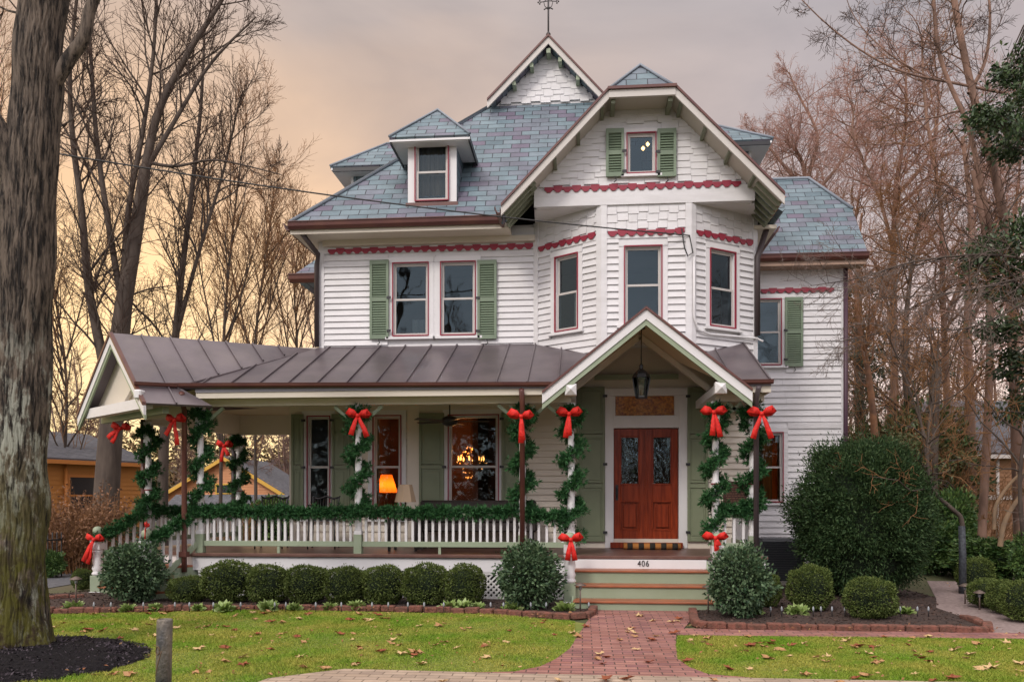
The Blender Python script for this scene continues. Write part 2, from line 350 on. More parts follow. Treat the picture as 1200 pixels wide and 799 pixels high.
# low hills closing the view
hm = MB()
hp = [(-260, 150), (-160, 175), (-60, 190), (40, 195), (140, 180), (250, 150)]; hh = [9, 12, 10, 12, 14, 12]
for i in range(5):
    a, b = hp[i], hp[i + 1]
    hm.add([(a[0], a[1], -.5), (b[0], b[1], -.5), (b[0] * 1.15, b[1] + 60, hh[i + 1]), (a[0] * 1.15, a[1] + 60, hh[i])], [[0, 1, 2, 3]], 0, True)
tag(hm.build('hills', mat('far_hills', (.09, .07, .05), .95, col2=(.06, .065, .04), scale=.05)), kind='structure')
# tree mound of black mulch
TREE0 = Vector((-5.78, 7.75, 0))
mm = MB(); prof = [(1.62, -.02), (1.55, .015), (1.3, .04), (1.0, .065), (.6, .09), (.3, .10)]
vs = []; fs = []; nn = 40
for i, (r, z) in enumerate(prof):
    for j in range(nn):
        q = r * (1 + .06 * math.sin(3 * j) + random.uniform(-.03, .03))
        vs.append((TREE0.x - .1 + q * math.cos(2 * math.pi * j / nn), TREE0.y - .3 + q * .8 * math.sin(2 * math.pi * j / nn), z + (random.uniform(0, .025) if i else 0)))
for i in range(5):
    for j in range(nn): fs.append([i * nn + j, i * nn + (j + 1) % nn, (i + 1) * nn + (j + 1) % nn, (i + 1) * nn + j])
mm.add(vs, fs, 0, True); tag(mm.build('mulch_ring', MULCHB, uv=False), kind='structure')

# ================================================================== THE HOUSE
HOUSE = thing('victorian_house', 'large white clapboard Victorian house with blue slate roof and wraparound porch', 'house', (-.9, 14.3, 0), world=True)
def hp_(name, mb, m, bevel=0, parent=None, uv=True): 
    o = mb.build(name, m, parent or HOUSE, bevel, uv)
    if parent is not None: o.location = (0, 0, 0)
    return o
def cutrow(x0, x1, z0, z1, opens):
    segs = [(x0, x1)]
    for (a, b, c, d) in opens:
        if z1 <= c + .01 or z0 >= d - .01: continue
        new = []
        for (s, e) in segs:
            if b <= s or a >= e: new.append((s, e)); continue
            if a > s: new.append((s, a))
            if b < e: new.append((b, e))
        segs = new
    return [q for q in segs if q[1] - q[0] > .02]
def clap(mb, x0, x1, z0, z1, opens=(), h=.112, fx=None, m=0):
    n = max(1, round((z1 - z0) / h)); h = (z1 - z0) / n
    for i in range(n):
        a = z0 + i * h; b = a + h; l, r = (x0, x1) if fx is None else fx((a + b) / 2)
        if r - l < .05: continue
        sg = []
        for (s, e) in cutrow(l, r, a, b, opens):
            while e - s > 2.2: c_ = s + random.uniform(.9, 2.0); sg.append((s, c_ - .0025)); s = c_ + .0025
            sg.append((s, e))
        for (s, e) in sg:
            j = random.uniform(-.005, .003)
            mb.add([(s, -.034 + j, a), (e, -.034 + j, a), (e, -.004, b + .004), (s, -.004, b + .004), (s, 0, a), (e, 0, a)], [[0, 1, 2, 3], [1, 0, 4, 5]], m)
def shing(mb, x0, x1, z0, z1, opens=(), h=.125, fx=None, wd=.21, m=0):
    n = max(1, round((z1 - z0) / h)); h = (z1 - z0) / n
    for i in range(n):
        a = z0 + i * h; b = a + h; l, r = (x0, x1) if fx is None else fx((a + b) / 2)
        if r - l < .05: continue
        for (s, e) in cutrow(l, r, a, b, opens):
            x = s; k = 0
            while x < e - .005:
                wv = min(wd * random.uniform(.85, 1.15), e - x); dz = .032 if (k % 2) else 0
                j = random.uniform(-.003, .002); x2 = x + wv - .004
                mb.add([(x, -.019 + j * .6, a + dz - .012), (x2, -.019 + j * .6, a + dz - .012), (x2, -.004, b + .03), (x, -.004, b + .03), (x, 0, a + dz - .012), (x2, 0, a + dz - .012)], [[0, 1, 2, 3], [1, 0, 4, 5], [0, 3, 4], [1, 5, 2]], m)
                x += wv; k += 1
def backing(mb, x0, x1, z0, z1, opens=(), d=.002, th=.14, m=0):
    xs = sorted({x0, x1} | {v for o in opens for v in (o[0], o[1]) if x0 < v < x1}); zs = sorted({z0, z1} | {v for o in opens for v in (o[2], o[3]) if z0 < v < z1})
    for i in range(len(xs) - 1):
        for j in range(len(zs) - 1):
            cx, cz = (xs[i] + xs[i + 1]) / 2, (zs[j] + zs[j + 1]) / 2
            if any(a < cx < b and c < cz < e for a, b, c, e in opens): continue
            a, b, c, e = xs[i], xs[i + 1], zs[j], zs[j + 1]
            mb.poly([(a, d, c), (b, d, c), (b, d, e), (a, d, e)], m); mb.poly([(a, th, c), (a, th, e), (b, th, e), (b, th, c)], m)
def window(M, x0, x1, z0, z1, cas=.10, kind='double', curtain=None, red=True, glass=None, sill=True, label=None, ctop=0, parent=None, name='window'):
    """x0..x1,z0..z1 = sash opening; casing outside it"""
    mb = MB(); mb.M = M; t = .035
    if cas:
        mb.box(x0 - cas, x0, -t, .02, z0 - .02, z1, 0); mb.box(x1, x1 + cas, -t, .02, z0 - .02, z1, 0)
        mb.box(x0 - cas, x1 + cas, -t - .008, .02, z1 + .002, z1 + cas + ctop, 0)
    r = .015
    if red:
        for a, b, c, d in ((x0 - r, x0 + .004, z0, z1 + r), (x1 - .004, x1 + r, z0, z1 + r), (x0 + .005, x1 - .005, z1 - .004, z1 + r), (x0 + .005, x1 - .005, z0 - .004, z0 + .014)):
            mb.box(a, b, -t - .014, -.0, c, d, 1)
    mb.box(x0 - .001, x0 + .012, -.02, .12, z0, z1, 0); mb.box(x1 - .012, x1 + .001, -.02, .12, z0, z1, 0); mb.box(x0 + .013, x1 - .013, -.015, .12, z1 - .012, z1, 0)
    if parent is None: wnd = hp_(name, mb, [WHITE, RED])
    else: wnd = hp_(name, mb, [WHITE, RED], parent=parent)
    par = wnd if parent is None else parent
    def sub(nm, q, m):
        o = q.build(nm, m, par); o.location = (0, 0, 0); return o
    if sill:
        q = MB(); q.M = M; q.box(x0 - cas - .03, x1 + cas + .03, -.085, .03, z0 - .062, z0 - .021); sub('sill', q, WHITE)
    a, b = x0 + .014, x1 - .014; zm = (z0 + z1) / 2
    f = .036; SM = mat('sash_grey', (.52, .49, .46), .5, dirt=.1)
    def sash(c, d, y):
        q = MB(); q.M = M
        q.box(a, a + f, y, y + .03, c, d); q.box(b - f, b, y, y + .03, c, d); q.box(a + f, b - f, y + .001, y + .029, d - f, d); q.box(a + f, b - f, y + .001, y + .029, c, c + f)
        sub('sash', q, SM)
        q = MB(); q.M = M; q.poly([(a + f, y + .015, c + f), (b - f, y + .015, c + f), (b - f, y + .015, d - f), (a + f, y + .015, d - f)])
        sub('pane', q, glass or GLASS)
    if kind == 'double': sash(zm - .02, z1 - .013, .03); sash(z0 + .015, zm + .02, -.004)
    else: sash(z0 + .015, z1 - .013, .01)
    if curtain:
        q = MB(); q.M = M
        for (u0, u1, v0, v1) in curtain:
            n = max(3, int((u1 - u0) * (x1 - x0) / .05)); vs = []
            for i in range(n + 1):
                xx = x0 + (x1 - x0) * (u0 + (u1 - u0) * i / n); yy = .14 + .025 * (i % 2)
                vs += [(xx, yy, z0 + (z1 - z0) * v0), (xx, yy, z0 + (z1 - z0) * v1)]
            q.add(vs, [[2 * i, 2 * i + 2, 2 * i + 3, 2 * i + 1] for i in range(n)])
        sub('curtain', q, CURT)
    return wnd
def shutter(M, x0, x1, z0, z1, m, louver=True, panels=None, hinge=1, holdback=True):
    q = MB(); q.M = M; y0, y1 = -.085, -.045; s = .045
    q.box(x0, x0 + s, y0, y1, z0, z1); q.box(x1 - s, x1, y0, y1, z0, z1)
    rails = panels or [0, .5, 1]; H = z1 - z0
    for i, r in enumerate(rails):
        c = z0 + r * H; hgt = .075
        a, b = (c, c + hgt) if r == 0 else ((c - hgt, c) if r == 1 else (c - hgt / 2, c + hgt / 2))
        q.box(x0 + s, x1 - s, y0 + .001, y1 - .001, a, b)
    for i in range(len(rails) - 1):
        a = z0 + rails[i] * H + .05; b = z0 + rails[i + 1] * H - .04
        if louver:
            n = max(3, int((b - a) / .042)); dz = (b - a) / n
            for k in range(n):
                zc = a + (k + .5) * dz
                q.add([(x0 + s, y0 + .004, zc - dz * .55), (x1 - s, y0 + .004, zc - dz * .55), (x1 - s, y1 - .004, zc + dz * .45), (x0 + s, y1 - .004, zc + dz * .45), (x0 + s, y0 + .010, zc - dz * .62), (x1 - s, y0 + .010, zc - dz * .62)], [[0, 1, 2, 3], [1, 0, 4, 5]])
            q.box(x0 + s, x1 - s, y1 + .001, y1 + .004, a, b)
        else:
            q.box(x0 + s, x1 - s, y0 + .016, y1 - .004, a, b)
            q.box(x0 + s + .03, x1 - s - .03, y0 + .006, y0 + .016, a + .05, b - .04)
    o = hp_('shutter', q, m, bevel=.004)
    q = MB(); q.M = M
    hx = x1 if hinge > 0 else x0
    for r in (.06, .5, .94) if not louver else (.1, .52):
        z = z0 + r * H; q.box(hx - .03, hx + .045, y0 - .012, y0 - .003, z - .022, z + .022)
    if holdback and louver:
        xm = (x0 + x1) / 2; q.tube([(xm, y0, z0 - .01), (xm, y0 - .03, z0 - .03), (xm + .02, y0 - .03, z0 - .08), (xm - .02, y0 - .03, z0 - .11)], .009, 5)
    h = q.build('hinge', DARKM, o); h.location = (0, 0, 0)
    return o
def sawtrim(M, x0, x1, z):
    """maroon saw-tooth moulding"""
    q = MB(); q.M = M; n = max(2, round((x1 - x0) / .155)); w_ = (x1 - x0) / n
    q.prism([(x0, -.045, z - .03), (x0, -.045, z), (x1, -.045, z), (x1, -.045, z - .03)][::-1], (0, .04, 0))
    for i in range(n):
        a = x0 + i * w_; g = w_ * .08
        q.prism([(a + .0005, -.05, z + .012 + .02 * (i % 2)), (a + .0005, -.05, z - .025), (a + w_ * .30, -.05, z - .076), (a + w_ * .66, -.05, z - .076), (a + w_ * .98, -.05, z - .025), (a + w_ * .98, -.05, z + .012 + .02 * (i % 2))], (0, .012, 0))
    return hp_('sawtooth_trim', q, RED)
Yw = 14.3; FZ = .71
XL, XR = -4.75, 2.97; XL1 = -5.29
Mmain, Lm = frame((XL, Yw), (XR, Yw))
loc = lambda M, p: M.inverted() @ Vector(p)
def pxwin(M, u0, u1, v0, v1):           # pixel rectangle -> local rectangle on the wall plane
    o = M @ Vector((0, 0, 0)); n = Vector((M[0][1], M[1][1], 0))
    res = []
    for u, v in ((u0, v0), (u1, v1), (u0, v1), (u1, v0)):
        c = Vector((0, 0, EYE)); d = PT(u, v, 1.0) - c; t = (o - c).dot(n) / d.dot(n); res.append(M.inverted() @ (c + d * t))
    return res[0].x, res[1].x, (res[1].z + res[2].z) / 2, (res[0].z + res[3].z) / 2
# ---- second storey, main wall
wA = pxwin(Mmain, 461, 502, 309, 394); wB = pxwin(Mmain, 517, 557, 307, 393)
zt = (wA[3] + wB[3]) / 2; zb = (wA[2] + wB[2]) / 2; wA = (wA[0], wA[1], zb, zt); wB = (wB[0], wB[1], zb, zt)
BL, BR = .31, 1.76; BY = 13.5
BX0 = -.84
EZ = 6.35
q = MB(); q.M = Mmain; TZ = ZY(500, 293, Yw)
backing(q, 0, BX0 - XL + .3, 3.4, EZ + .05, [(w_[0] - .02, w_[1] + .02, w_[2] - .03, w_[3] + .02) for w_ in (wA, wB)])
ops = [(wA[0] - .1, wB[1] + .1, zb - .06, zt + .14)]
clap(q, .09, BX0 - XL, 4.1, TZ - .05, ops)
q.box(-.005, .10, -.034, .04, 3.9, TZ + .05); q.box(0.1, BX0 - XL, -.03, .0, TZ - .03, EZ)     # corner board, frieze
q.box(wA[1] + .1, wB[0] - .1, -.03, 0, zb - .06, zt + .14); q.box(-.005, .12, -.028, .02, TZ + .05, EZ)
hp_('wall', q, SIDE)
window(Mmain, *wA, glass=GLASSU, curtain=[(.5, 1, 0, .25)]); window(Mmain, *wB, glass=GLASSU)
for (a, b), hg in (((434.5, 456.5), 1), ((560, 582.5), -1)):
    s_ = pxwin(Mmain, a, b, 306, 398); shutter(Mmain, s_[0], s_[1], s_[2], s_[3], SHUT, hinge=hg)
s_ = pxwin(Mmain, 385, 625, 292, 294); sawtrim(Mmain, s_[0], s_[1], TZ + .03)
# ---- side and back walls of the main body, inner partition, floors
q = MB()
for (a, b, z0, z1) in (((XL, 20.0), (XL, Yw), 3.3, EZ), ((XR, Yw), (XR, 20.0), .4, EZ), ((XR, 20.0), (XL1, 20.0), .2, EZ), ((XL1, 20), (XL1, Yw), .2, 4.0)):
    M, Ln = frame(a, b); q.M = M; clap(q, .08, Ln - .08, z0, z1, h=.14); backing(q, 0, Ln, z0, z1)
hp_('wall', q, SIDE)
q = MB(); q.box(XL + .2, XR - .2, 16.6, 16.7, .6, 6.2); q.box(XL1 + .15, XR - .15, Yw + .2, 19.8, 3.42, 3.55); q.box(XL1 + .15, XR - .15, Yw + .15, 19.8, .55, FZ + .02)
q.box(.1, .2, 14.5, 16.6, .7, 3.4); q.box(-4.08, -4.0, 14.5, 16.6, .7, 3.4); q.box(-2.05, -1.95, 15.0, 16.6, .7, 3.4); q.box(XL + .2, XR - .2, Yw + .16, 19.8, 6.12, 6.2)  # includes a partition added to block lamp light from the end window
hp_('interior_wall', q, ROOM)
# ---- ground floor porch wall
M1, L1 = frame((XL1, Yw), (XR, Yw)); 
w1 = pxwin(M1, 361, 387, 486, 560); w2 = pxwin(M1, 438, 470, 486, 560); w3 = pxwin(M1, 526, 584, 486, 560)
WZ0, WZ1 = 1.22, 3.05
w1, w2, w3 = [(w_[0], w_[1], WZ0, WZ1) for w_ in (w1, w2, w3)]
dr = pxwin(M1, 719, 795, 496, 636); D0, D1 = dr[0], dr[1]; DZ0, DZ1 = FZ + .11, FZ + .11 + 1.98
tz = pxwin(M1, 721, 790, 464, 487)
opn = [(w_[0] - .02, w_[1] + .02, w_[2] - .02, w_[3] + .02) for w_ in (w1, w2, w3)] + [(D0, D1, FZ, DZ1), (tz[0], tz[1], tz[2], tz[3])]
q = MB(); q.M = M1
backing(q, 0, L1, .3, 4.3, opn)
clo = [(w_[0] - .1, w_[1] + .1, w_[2] - .06, w_[3] + .14) for w_ in (w1, w2, w3)] + [(D0 - .15, D1 + .15, FZ, 3.5)]
clap(q, .12, L1 - .1, FZ + .16, 3.3, clo)
q.box(0, L1, -.03, 0, FZ, FZ + .16); q.box(-.004, .12, -.035, .03, FZ, 3.3)
x_ = pxwin(M1, 478, 492, 500, 560); q.box(x_[0], x_[1], -.05, 0, FZ + .16, 3.3)
for a_, b_ in ((.12, D0 - .3), (D1 + .3, L1)): q.box(a_, b_, -.032, -.0, 3.14, 3.3)
q.box(D0 - .3, D1 + .3, -.031, 0, 3.38, 3.52)
q.M = I4
hp_('porch_wall', q, mat('porch_wall_warmed', (.70, .63, .53), .55, dirt=.12))  # cream tone puts the porch's warm light into the wall colour
window(M1, *w1); window(M1, *w2, curtain=[(0, .13, 0, 1)]); window(M1, *w3)
for a, b, hg in ((343, 357, 1), (390, 409, -1), (408, 419, 1), (492, 521, 1), (588, 616, -1)):
    s_ = pxwin(M1, a, b, 486, 560); shutter(M1, s_[0], s_[1], WZ0 - .05, WZ1 + .04, SHUTP, louver=False, hinge=hg)
for a, b, hg in ((676, 708.5, 1), (805, 829, -1)):
    s_ = pxwin(M1, a, b, 454, 634); shutter(M1, s_[0], s_[1], s_[2], s_[3], SAGE if 0 else SHUTP, louver=False, panels=[0, .36, .68, 1], hinge=hg)
# ---- door with its casing, transom
q = MB(); q.M = M1
q.box(D0 - .15, D0, -.05, .1, FZ, tz[3] + .08); q.box(D1, D1 + .15, -.05, .1, FZ, tz[3] + .08); q.box(D0, D1, -.05, .1, DZ1, tz[2]); q.box(D0 - .18, D1 + .18, -.065, .1, tz[3], tz[3] + .13)
q.box(D0, tz[0], -.05, .1, tz[2], tz[3]); q.box(tz[1], D1, -.05, .1, tz[2], tz[3])
fr = hp_('door_frame', q, WHITE, bevel=.004)
q = MB(); q.M = M1; q.poly([(tz[0], .03, tz[2]), (tz[1], .03, tz[2]), (tz[1], .03, tz[3]), (tz[0], .03, tz[3])])
hp_('transom_window', q, mat('amber_glass', (.22, .06, .015), .25, col2=(.62, .26, .05), scale=22, bump=.8, bscale=45, coat=.3))
q = MB(); q.M = M1; q.box(D0 - .06, D1 + .06, -.15, .08, FZ + .005, FZ + .10); hp_('door_sill', q, DOORW, bevel=.006)
dm = (D0 + D1) / 2
for s_, (a, b) in ((0, (D0 + .008, dm - .004)), (1, (dm + .004, D1 - .008))):
    q = MB(); q.M = M1; st = .115; y0, y1 = .01, .06; zg = DZ0 + 1.03; 
    q.box(a, a + st, y0, y1, DZ0, DZ1 - .01); q.box(b - st, b, y0, y1, DZ0, DZ1 - .01)
    for c, d in ((DZ0, DZ0 + .2), (DZ0 + .70, zg - .03), (DZ1 - .15, DZ1 - .01)): q.box(a + st, b - st, y0 + .001, y1, c, d)
    q.box(a + st, b - st, y0 + .032, y1, DZ0 + .2, DZ0 + .70)
    q.prism([(a + st + .05, y0 - .002, DZ0 + .25), (b - st - .05, y0 - .002, DZ0 + .25), (b - st - .05, y0 - .002, DZ0 + .65), (a + st + .05, y0 - .002, DZ0 + .65)], (0, .026, 0)); q.box(a + st, b - st, y0 - .010, y0 + .004, DZ0 + .19, DZ0 + .215); q.box(a + st, b - st, y0 - .010, y0 + .004, DZ0 + .685, DZ0 + .71); q.box(a + st - .02, a + st + .006, y0 - .010, y0 + .004, DZ0 + .216, DZ0 + .684); q.box(b - st - .006, b - st + .02, y0 - .010, y0 + .004, DZ0 + .216, DZ0 + .684)
    for c in (zg - .03, DZ1 - .15): q.box(a + st, b - st, y0 - .008, y0 + .02, c - .014, c + .014)
    if s_: q.box(a - .02, a + .028, y0 - .018, y0 + .0, DZ0, DZ1 - .02)
    q.box(a + st - .014, a + st + .014, y0 - .006, y0 + .02, zg - .01, DZ1 - .17); q.box(b - st - .014, b - st + .014, y0 - .006, y0 + .02, zg - .01, DZ1 - .17)
    dd = hp_('door', q, DOORW, bevel=.005)
    q = MB(); q.M = M1; q.poly([(a + st, y0 + .03, zg - .03), (b - st, y0 + .03, zg - .03), (b - st, y0 + .03, DZ1 - .15), (a + st, y0 + .03, DZ1 - .15)])
    o = q.build('glass_pane', GLASSD, dd); o.location = (0, 0, 0)
    if not s_:
        q = MB(); q.M = M1; x = a + .05; z = DZ0 + .85
        q.box(x - .022, x + .022, y0 - .012, y0 - .001, z - .13, z + .14); q.tube([(x, y0 - .01, z + .08), (x, y0 - .06, z + .05), (x, y0 - .065, z), (x, y0 - .06, z - .06), (x, y0 - .01, z - .09)], .011, 6)
        o = q.build('handle', DARKM, dd); o.location = (0, 0, 0)
# ---- oriel bay, second storey
M_l, L_l = frame((BX0, Yw), (BL, BY)); M_c, L_c = frame((BL, BY), (BR, BY)); M_r, L_r = frame((BR, BY), (XR, Yw))
GZ = ZY(750, 240, BY)                    # underside of the gable storey
bw = {}
for M, Ln, px, tr, z0b in ((M_l, L_l, (652, 678, 293, 388), (638, 690, 279), 3.9), (M_c, L_c, (732, 775, 286, 378), (707, 799, 268), 4.08), (M_r, L_r, (831, 860, 291, 382), (812, 875, 272), 3.9)):
    wv = pxwin(M, *px); zc = pxwin(M, tr[0], tr[1], tr[2], tr[2]); q = MB(); q.M = M
    zT = 5.98 if Ln is not L_c else 5.98
    backing(q, 0, Ln, z0b, GZ + .05, [(wv[0] - .02, wv[1] + .02, 4.44, 5.72)])
    op = [(wv[0] - .1, wv[1] + .1, 4.44 - .06, 5.72 + .13)]
    clap(q, .08, Ln - .08, z0b, 5.9, op)
    q.box(.08, Ln - .08, -.026, 0, 5.86, 5.95); shing(q, .08, Ln - .08, 6.0, GZ, wd=.17)
    for a, b in ((-.012, .085), (Ln - .085, Ln + .012)): q.box(a, b, -.036, .03, z0b, GZ)
    hp_('bay_wall', q, SIDE)
    window(M, wv[0], wv[1], 4.44, 5.72, glass=GLASSU, curtain=[(.6, .9, 0, .5)] if M is M_l else None)
    sawtrim(M, .10, Ln - .10, 5.965)
q = MB(); q.prism([(BX0, Yw - .02, 3.88), (BL, BY + .02, 3.88), (BR, BY + .02, 3.88), (XR, Yw - .02, 3.88)], (0, 0, .02)); 
# ---- gable storey over the bay
GX = .93; GH = 1.88; GWL, GWR = pxwin(M_c, 626, 884, 230, 232)[:2]; GWL += BL; GWR += BL
VY = 12.98                                # verge plane
gzf = 7.98; gtop = .52; gridge = 8.52
def gz(x):                                # roof underside height at x
    d = abs(x - GX); return min(gzf, gzf - (d - gtop) * 1.045)
Mg, Lg = frame((GWL, BY - .012), (GWR, BY - .012))
gw = pxwin(Mg, 735, 768, 157, 204)
def gfx(z):
    d = gtop + (gzf - z) / 1.045 if z < gzf else gtop
    return max(0.0, GX - d - GWL), min(Lg, GX + d - GWL)
q = MB(); q.M = Mg
z0g = GZ; zu = ZY(750, 221, BY)
op = (gw[0] - .02, gw[1] + .02, gw[2] - .03, gw[3] + .02)
pts = [(0, .01, z0g), (Lg, .01, z0g)]
for zz in np.arange(z0g, gzf, .0905):
    l, r = gfx(zz + .045); 
    for s, e in cutrow(l, r, zz, zz + .0905, [op]): q.poly([(s, .008, zz), (e, .008, zz), (e, .008, zz + .0915), (s, .008, zz + .0915)]); q.poly([(s, .13, zz), (s, .13, zz + .0915), (e, .13, zz + .0915), (e, .13, zz)])
shing(q, 0, Lg, zu + .07, gzf, [(gw[0] - .1, gw[1] + .1, gw[2] - .06, gw[3] + .10)], fx=gfx, wd=.25, h=.115)
q.box(0, Lg, -.03, .1, z0g, zu - .0)
hp_('gable_wall', q, SIDE)
q = MB(); q.prism([(GWL, BY + .02, GZ + .006), (GWR, BY + .02, GZ + .006), (XR, Yw, GZ + .006), (BX0, Yw, GZ + .006)], (0, 0, .03)); hp_('gable_soffit', q, WHITE)
window(Mg, *gw, kind='single', cas=.07, glass=glassmat('attic_glass', refl=.03, ripple=.004))
for a, b, hg in ((710, 731, 1), (770, 792, -1)):
    s_ = pxwin(Mg, a, b, 153, 209); shutter(Mg, s_[0], s_[1], s_[2], s_[3], SHUT, hinge=hg)
sawtrim(Mg, pxwin(Mg, 638, 868, 224, 226)[0], pxwin(Mg, 638, 868, 224, 226)[1], zu + .035)
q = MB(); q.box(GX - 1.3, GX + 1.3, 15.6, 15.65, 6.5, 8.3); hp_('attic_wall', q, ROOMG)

# ---- roofs
TH = .07
def roofslab(pts, m, name='roof', parent=None, th=TH, under=None):
    a, b, c = [Vector(p) for p in pts[:3]]; n = (b - a).cross(c - a).normalized()
    if n.z < 0: pts = pts[::-1]; n = -n
    q = MB(); q.prism(pts, -n * th); 
    # prism caps: first cap flipped; make the top the textured one
    return hp_(name, q, m, parent=parent)
ex0, ex1, ey0, ey1 = -5.08, 3.33, 13.7, 20.8; RX = -.68; RZ = 10.66; sl_, sr_, sf_ = (RZ - EZ) / (RX - ex0), (RZ - EZ) / (ex1 - RX), 1.2
GB = 9.5; gy = ey0 + (GB - EZ) / sf_; gxl, gxr = ex0 + (GB - EZ) / sl_, ex1 - (GB - EZ) / sr_
# front slope with the bay gable's valley cut out
def zf(y): return EZ + sf_ * (y - ey0)
gs = 1.045
vy_top = ey0 + (gridge + TH - EZ) / sf_
def gyz(x): return ey0 + (gz(x) + .09 - EZ) / sf_
gp = [(GX - 2.02, gz(GX - 2.02) + .09)]
xl_in = GX - gtop - (gzf + .09 - (EZ + .0)) / gs
roofslab([(ex0, ey0, EZ), (xl_in, ey0, EZ), (GX - .03, vy_top - .02, gridge + .05), (GX - .03, gy, GB), (gxl, gy, GB)], SLATE)
roofslab([(GX - .03, vy_top - .02, gridge + .05), (ex1 - .35, ey0 + .38, EZ + .46), (gxr, gy, GB), (GX - .03, gy, GB)], SLATE)
roofslab([(ex0, ey0, EZ), (gxl, gy, GB), (gxl, gy - .3, GB), (RX, gy - .3, RZ), (RX, 18.2, RZ), (ex0, ey1, EZ)], SLATE)
roofslab([(ex1, ey0 + .0, EZ), (ex1, ey1, EZ), (RX, 18.2, RZ), (RX, gy - .3, RZ), (gxr, gy - .3, GB), (gxr, gy, GB)], SLATE)
roofslab([(ex0, ey1, EZ), (RX, 18.2, RZ), (ex1, ey1, EZ)], SLATE)
# eave soffit, fascia and gutter
for bx_ in ((ex0 + .02, -1.25, ey0 + .05, Yw + .02, EZ - .16, EZ - .10), (ex0 + .02, XL + .05, Yw + .022, 20.4, EZ - .16, EZ - .10), (XR - .05, ex1 - .03, Yw - .1, 20.4, EZ - .16, EZ - .10)): q = MB(); q.box(*bx_); hp_('soffit', q, CREAM)
q = MB(); q.box(XL + .1, BX0, Yw - .12, Yw - .0, EZ - .26, EZ - .161); hp_('frieze', q, CREAM)
def gutter(p, q_, name='gutter', r=.062, parent=None, m=None):
    p = Vector(p); q_ = Vector(q_); d = (q_ - p).normalized(); n = d.cross(Vector((0, 0, 1))).normalized()
    b = MB(); prof = [(0, r * .9), (0, -r), (r * .8, -r), (r * 1.5, -r * .3), (r * 1.7, r * .8), (r * 1.95, r * .8), (r * 1.95, r), (r * 1.55, r), (r * 1.3, -r * .1), (r * .7, -r * .75), (r * .15, -r * .75), (r * .15, r * .9)]
    b.prism([p + n * a + Vector((0, 0, c)) for a, c in prof], q_ - p)
    return hp_(name, b, m or MAROON, parent=parent)
gutter((ex0, ey0 - .0, EZ - .06), (-1.32, ey0 - .0, EZ - .06)); gutter((ex0, ey1, EZ - .06), (ex0, ey0, EZ - .06)); gutter((ex1, ey0 + .9, EZ - .06), (ex1, ey1, EZ - .06))
q = MB(); q.box(ex0 + .01, -1.3, ey0 + .012, ey0 + .045, EZ - .19, EZ - .03, 0); hp_('fascia', q, CREAM)
# ridge caps
RIDGE = mat('ridge_lead', (.20, .23, .27), .5)
def ridge(pts, r=.035, parent=None): 
    q = MB(); q.tube(pts, r, 6); return hp_('ridge_cap', q, RIDGE, parent=parent)
ridge([(ex0, ey0, EZ + .02), (gxl, gy, GB + .02), (gxl, gy - .28, GB + .02)]); ridge([(RX, gy - .3, RZ + .01), (RX, 18.2, RZ + .01)])
# top gablet
q = MB(); M2, L2 = frame((gxl + .12, gy - .02), (gxr - .12, gy - .02)); q.M = M2; pk = RX - gxl - .12
fxt = lambda z: (max(0, pk * (z - GB) / (RZ - .1 - GB)), L2 - (L2 - pk) * (z - GB) / (RZ - .1 - GB))
shing(q, 0, L2, GB + .03, RZ - .12, fx=fxt, wd=.19); q.M = I4
q.prism([(gxl + .1, gy, GB - .02), (gxr - .1, gy, GB - .02), (RX, gy, RZ - .08)], (0, .05, 0)); hp_('gable_wall', q, SIDE)
def rake(q, pa, pb, specs):               # boards with plumb-cut ends: (top, bottom, y0, y1, material)
    pa = Vector(pa); pb = Vector(pb)
    for zt_, zb_, y0, y1, m in specs:
        k = Vector((0, y0, 0)); q.prism([pa + k + Vector((0, 0, zb_)), pb + k + Vector((0, 0, zb_)), pb + k + Vector((0, 0, zt_)), pa + k + Vector((0, 0, zt_))], (0, y1 - y0, 0), m)
def verge(pa, pb, th=.13, w_=.045, m=0, drip=True):
    q = MB(); rake(q, pa, pb, [(-.022, -.16, -.02, .025, 0), (.026, -.020, -.05, .02, 1)])
    return hp_('bargeboard', q, [VERGE, MAROON])
yv = gy - .32
verge((gxl - .03, yv, GB - .03), (RX, yv, RZ + .03)); verge((RX, yv, RZ + .03), (gxr + .03, yv, GB - .03))
q = MB()
for x, s in ((gxl + .5, 1), (gxl + .85, 1), (gxr - .5, -1), (gxr - .85, -1)):
    z = GB + (x - gxl) * sl_ - .15 if s > 0 else GB + (gxr - x) * sr_ - .15
    q = MB(); q.beam((x, gy, z - .03), (x, yv + .03, z - .03), .07, .08); hp_('rafter_tail', q, SAGE)
q = MB(); q.beam((RX, gy, RZ - .24), (RX, yv + .03, RZ - .24), .08, .09)
hp_('rafter_tail', q, SAGE)
# bay gable roof
ztop = gzf + .09
def gpt(x, y, off=0): return (x, y, gz(x) + .09 + off)
xe_l, xe_r = GX - 2.24, GX + 2.20
jy = ey0 + (gridge + .07 - EZ) / sf_
roofslab([gpt(xe_l, VY), gpt(GX - gtop, VY), (GX, VY + .36, gridge + .09), (GX, jy, gridge + .09), (xl_in, ey0, EZ + .02), (xl_in - .15, VY + .5, gz(xl_in - .15) + .09)], SLATE)
roofslab([gpt(xe_r, VY), gpt(GX + gtop, VY), (GX, VY + .36, gridge + .09), (GX, jy, gridge + .09), (GX + 2.2, 14.35, gz(GX + 2.2) + .09)], SLATE)
roofslab([gpt(GX - gtop, VY), gpt(GX + gtop, VY), (GX, VY + .36, gridge + .09)], SLATE)
ridge([gpt(GX - gtop, VY, .01), (GX, VY + .36, gridge + .11), gpt(GX + gtop, VY, .01)], .03)
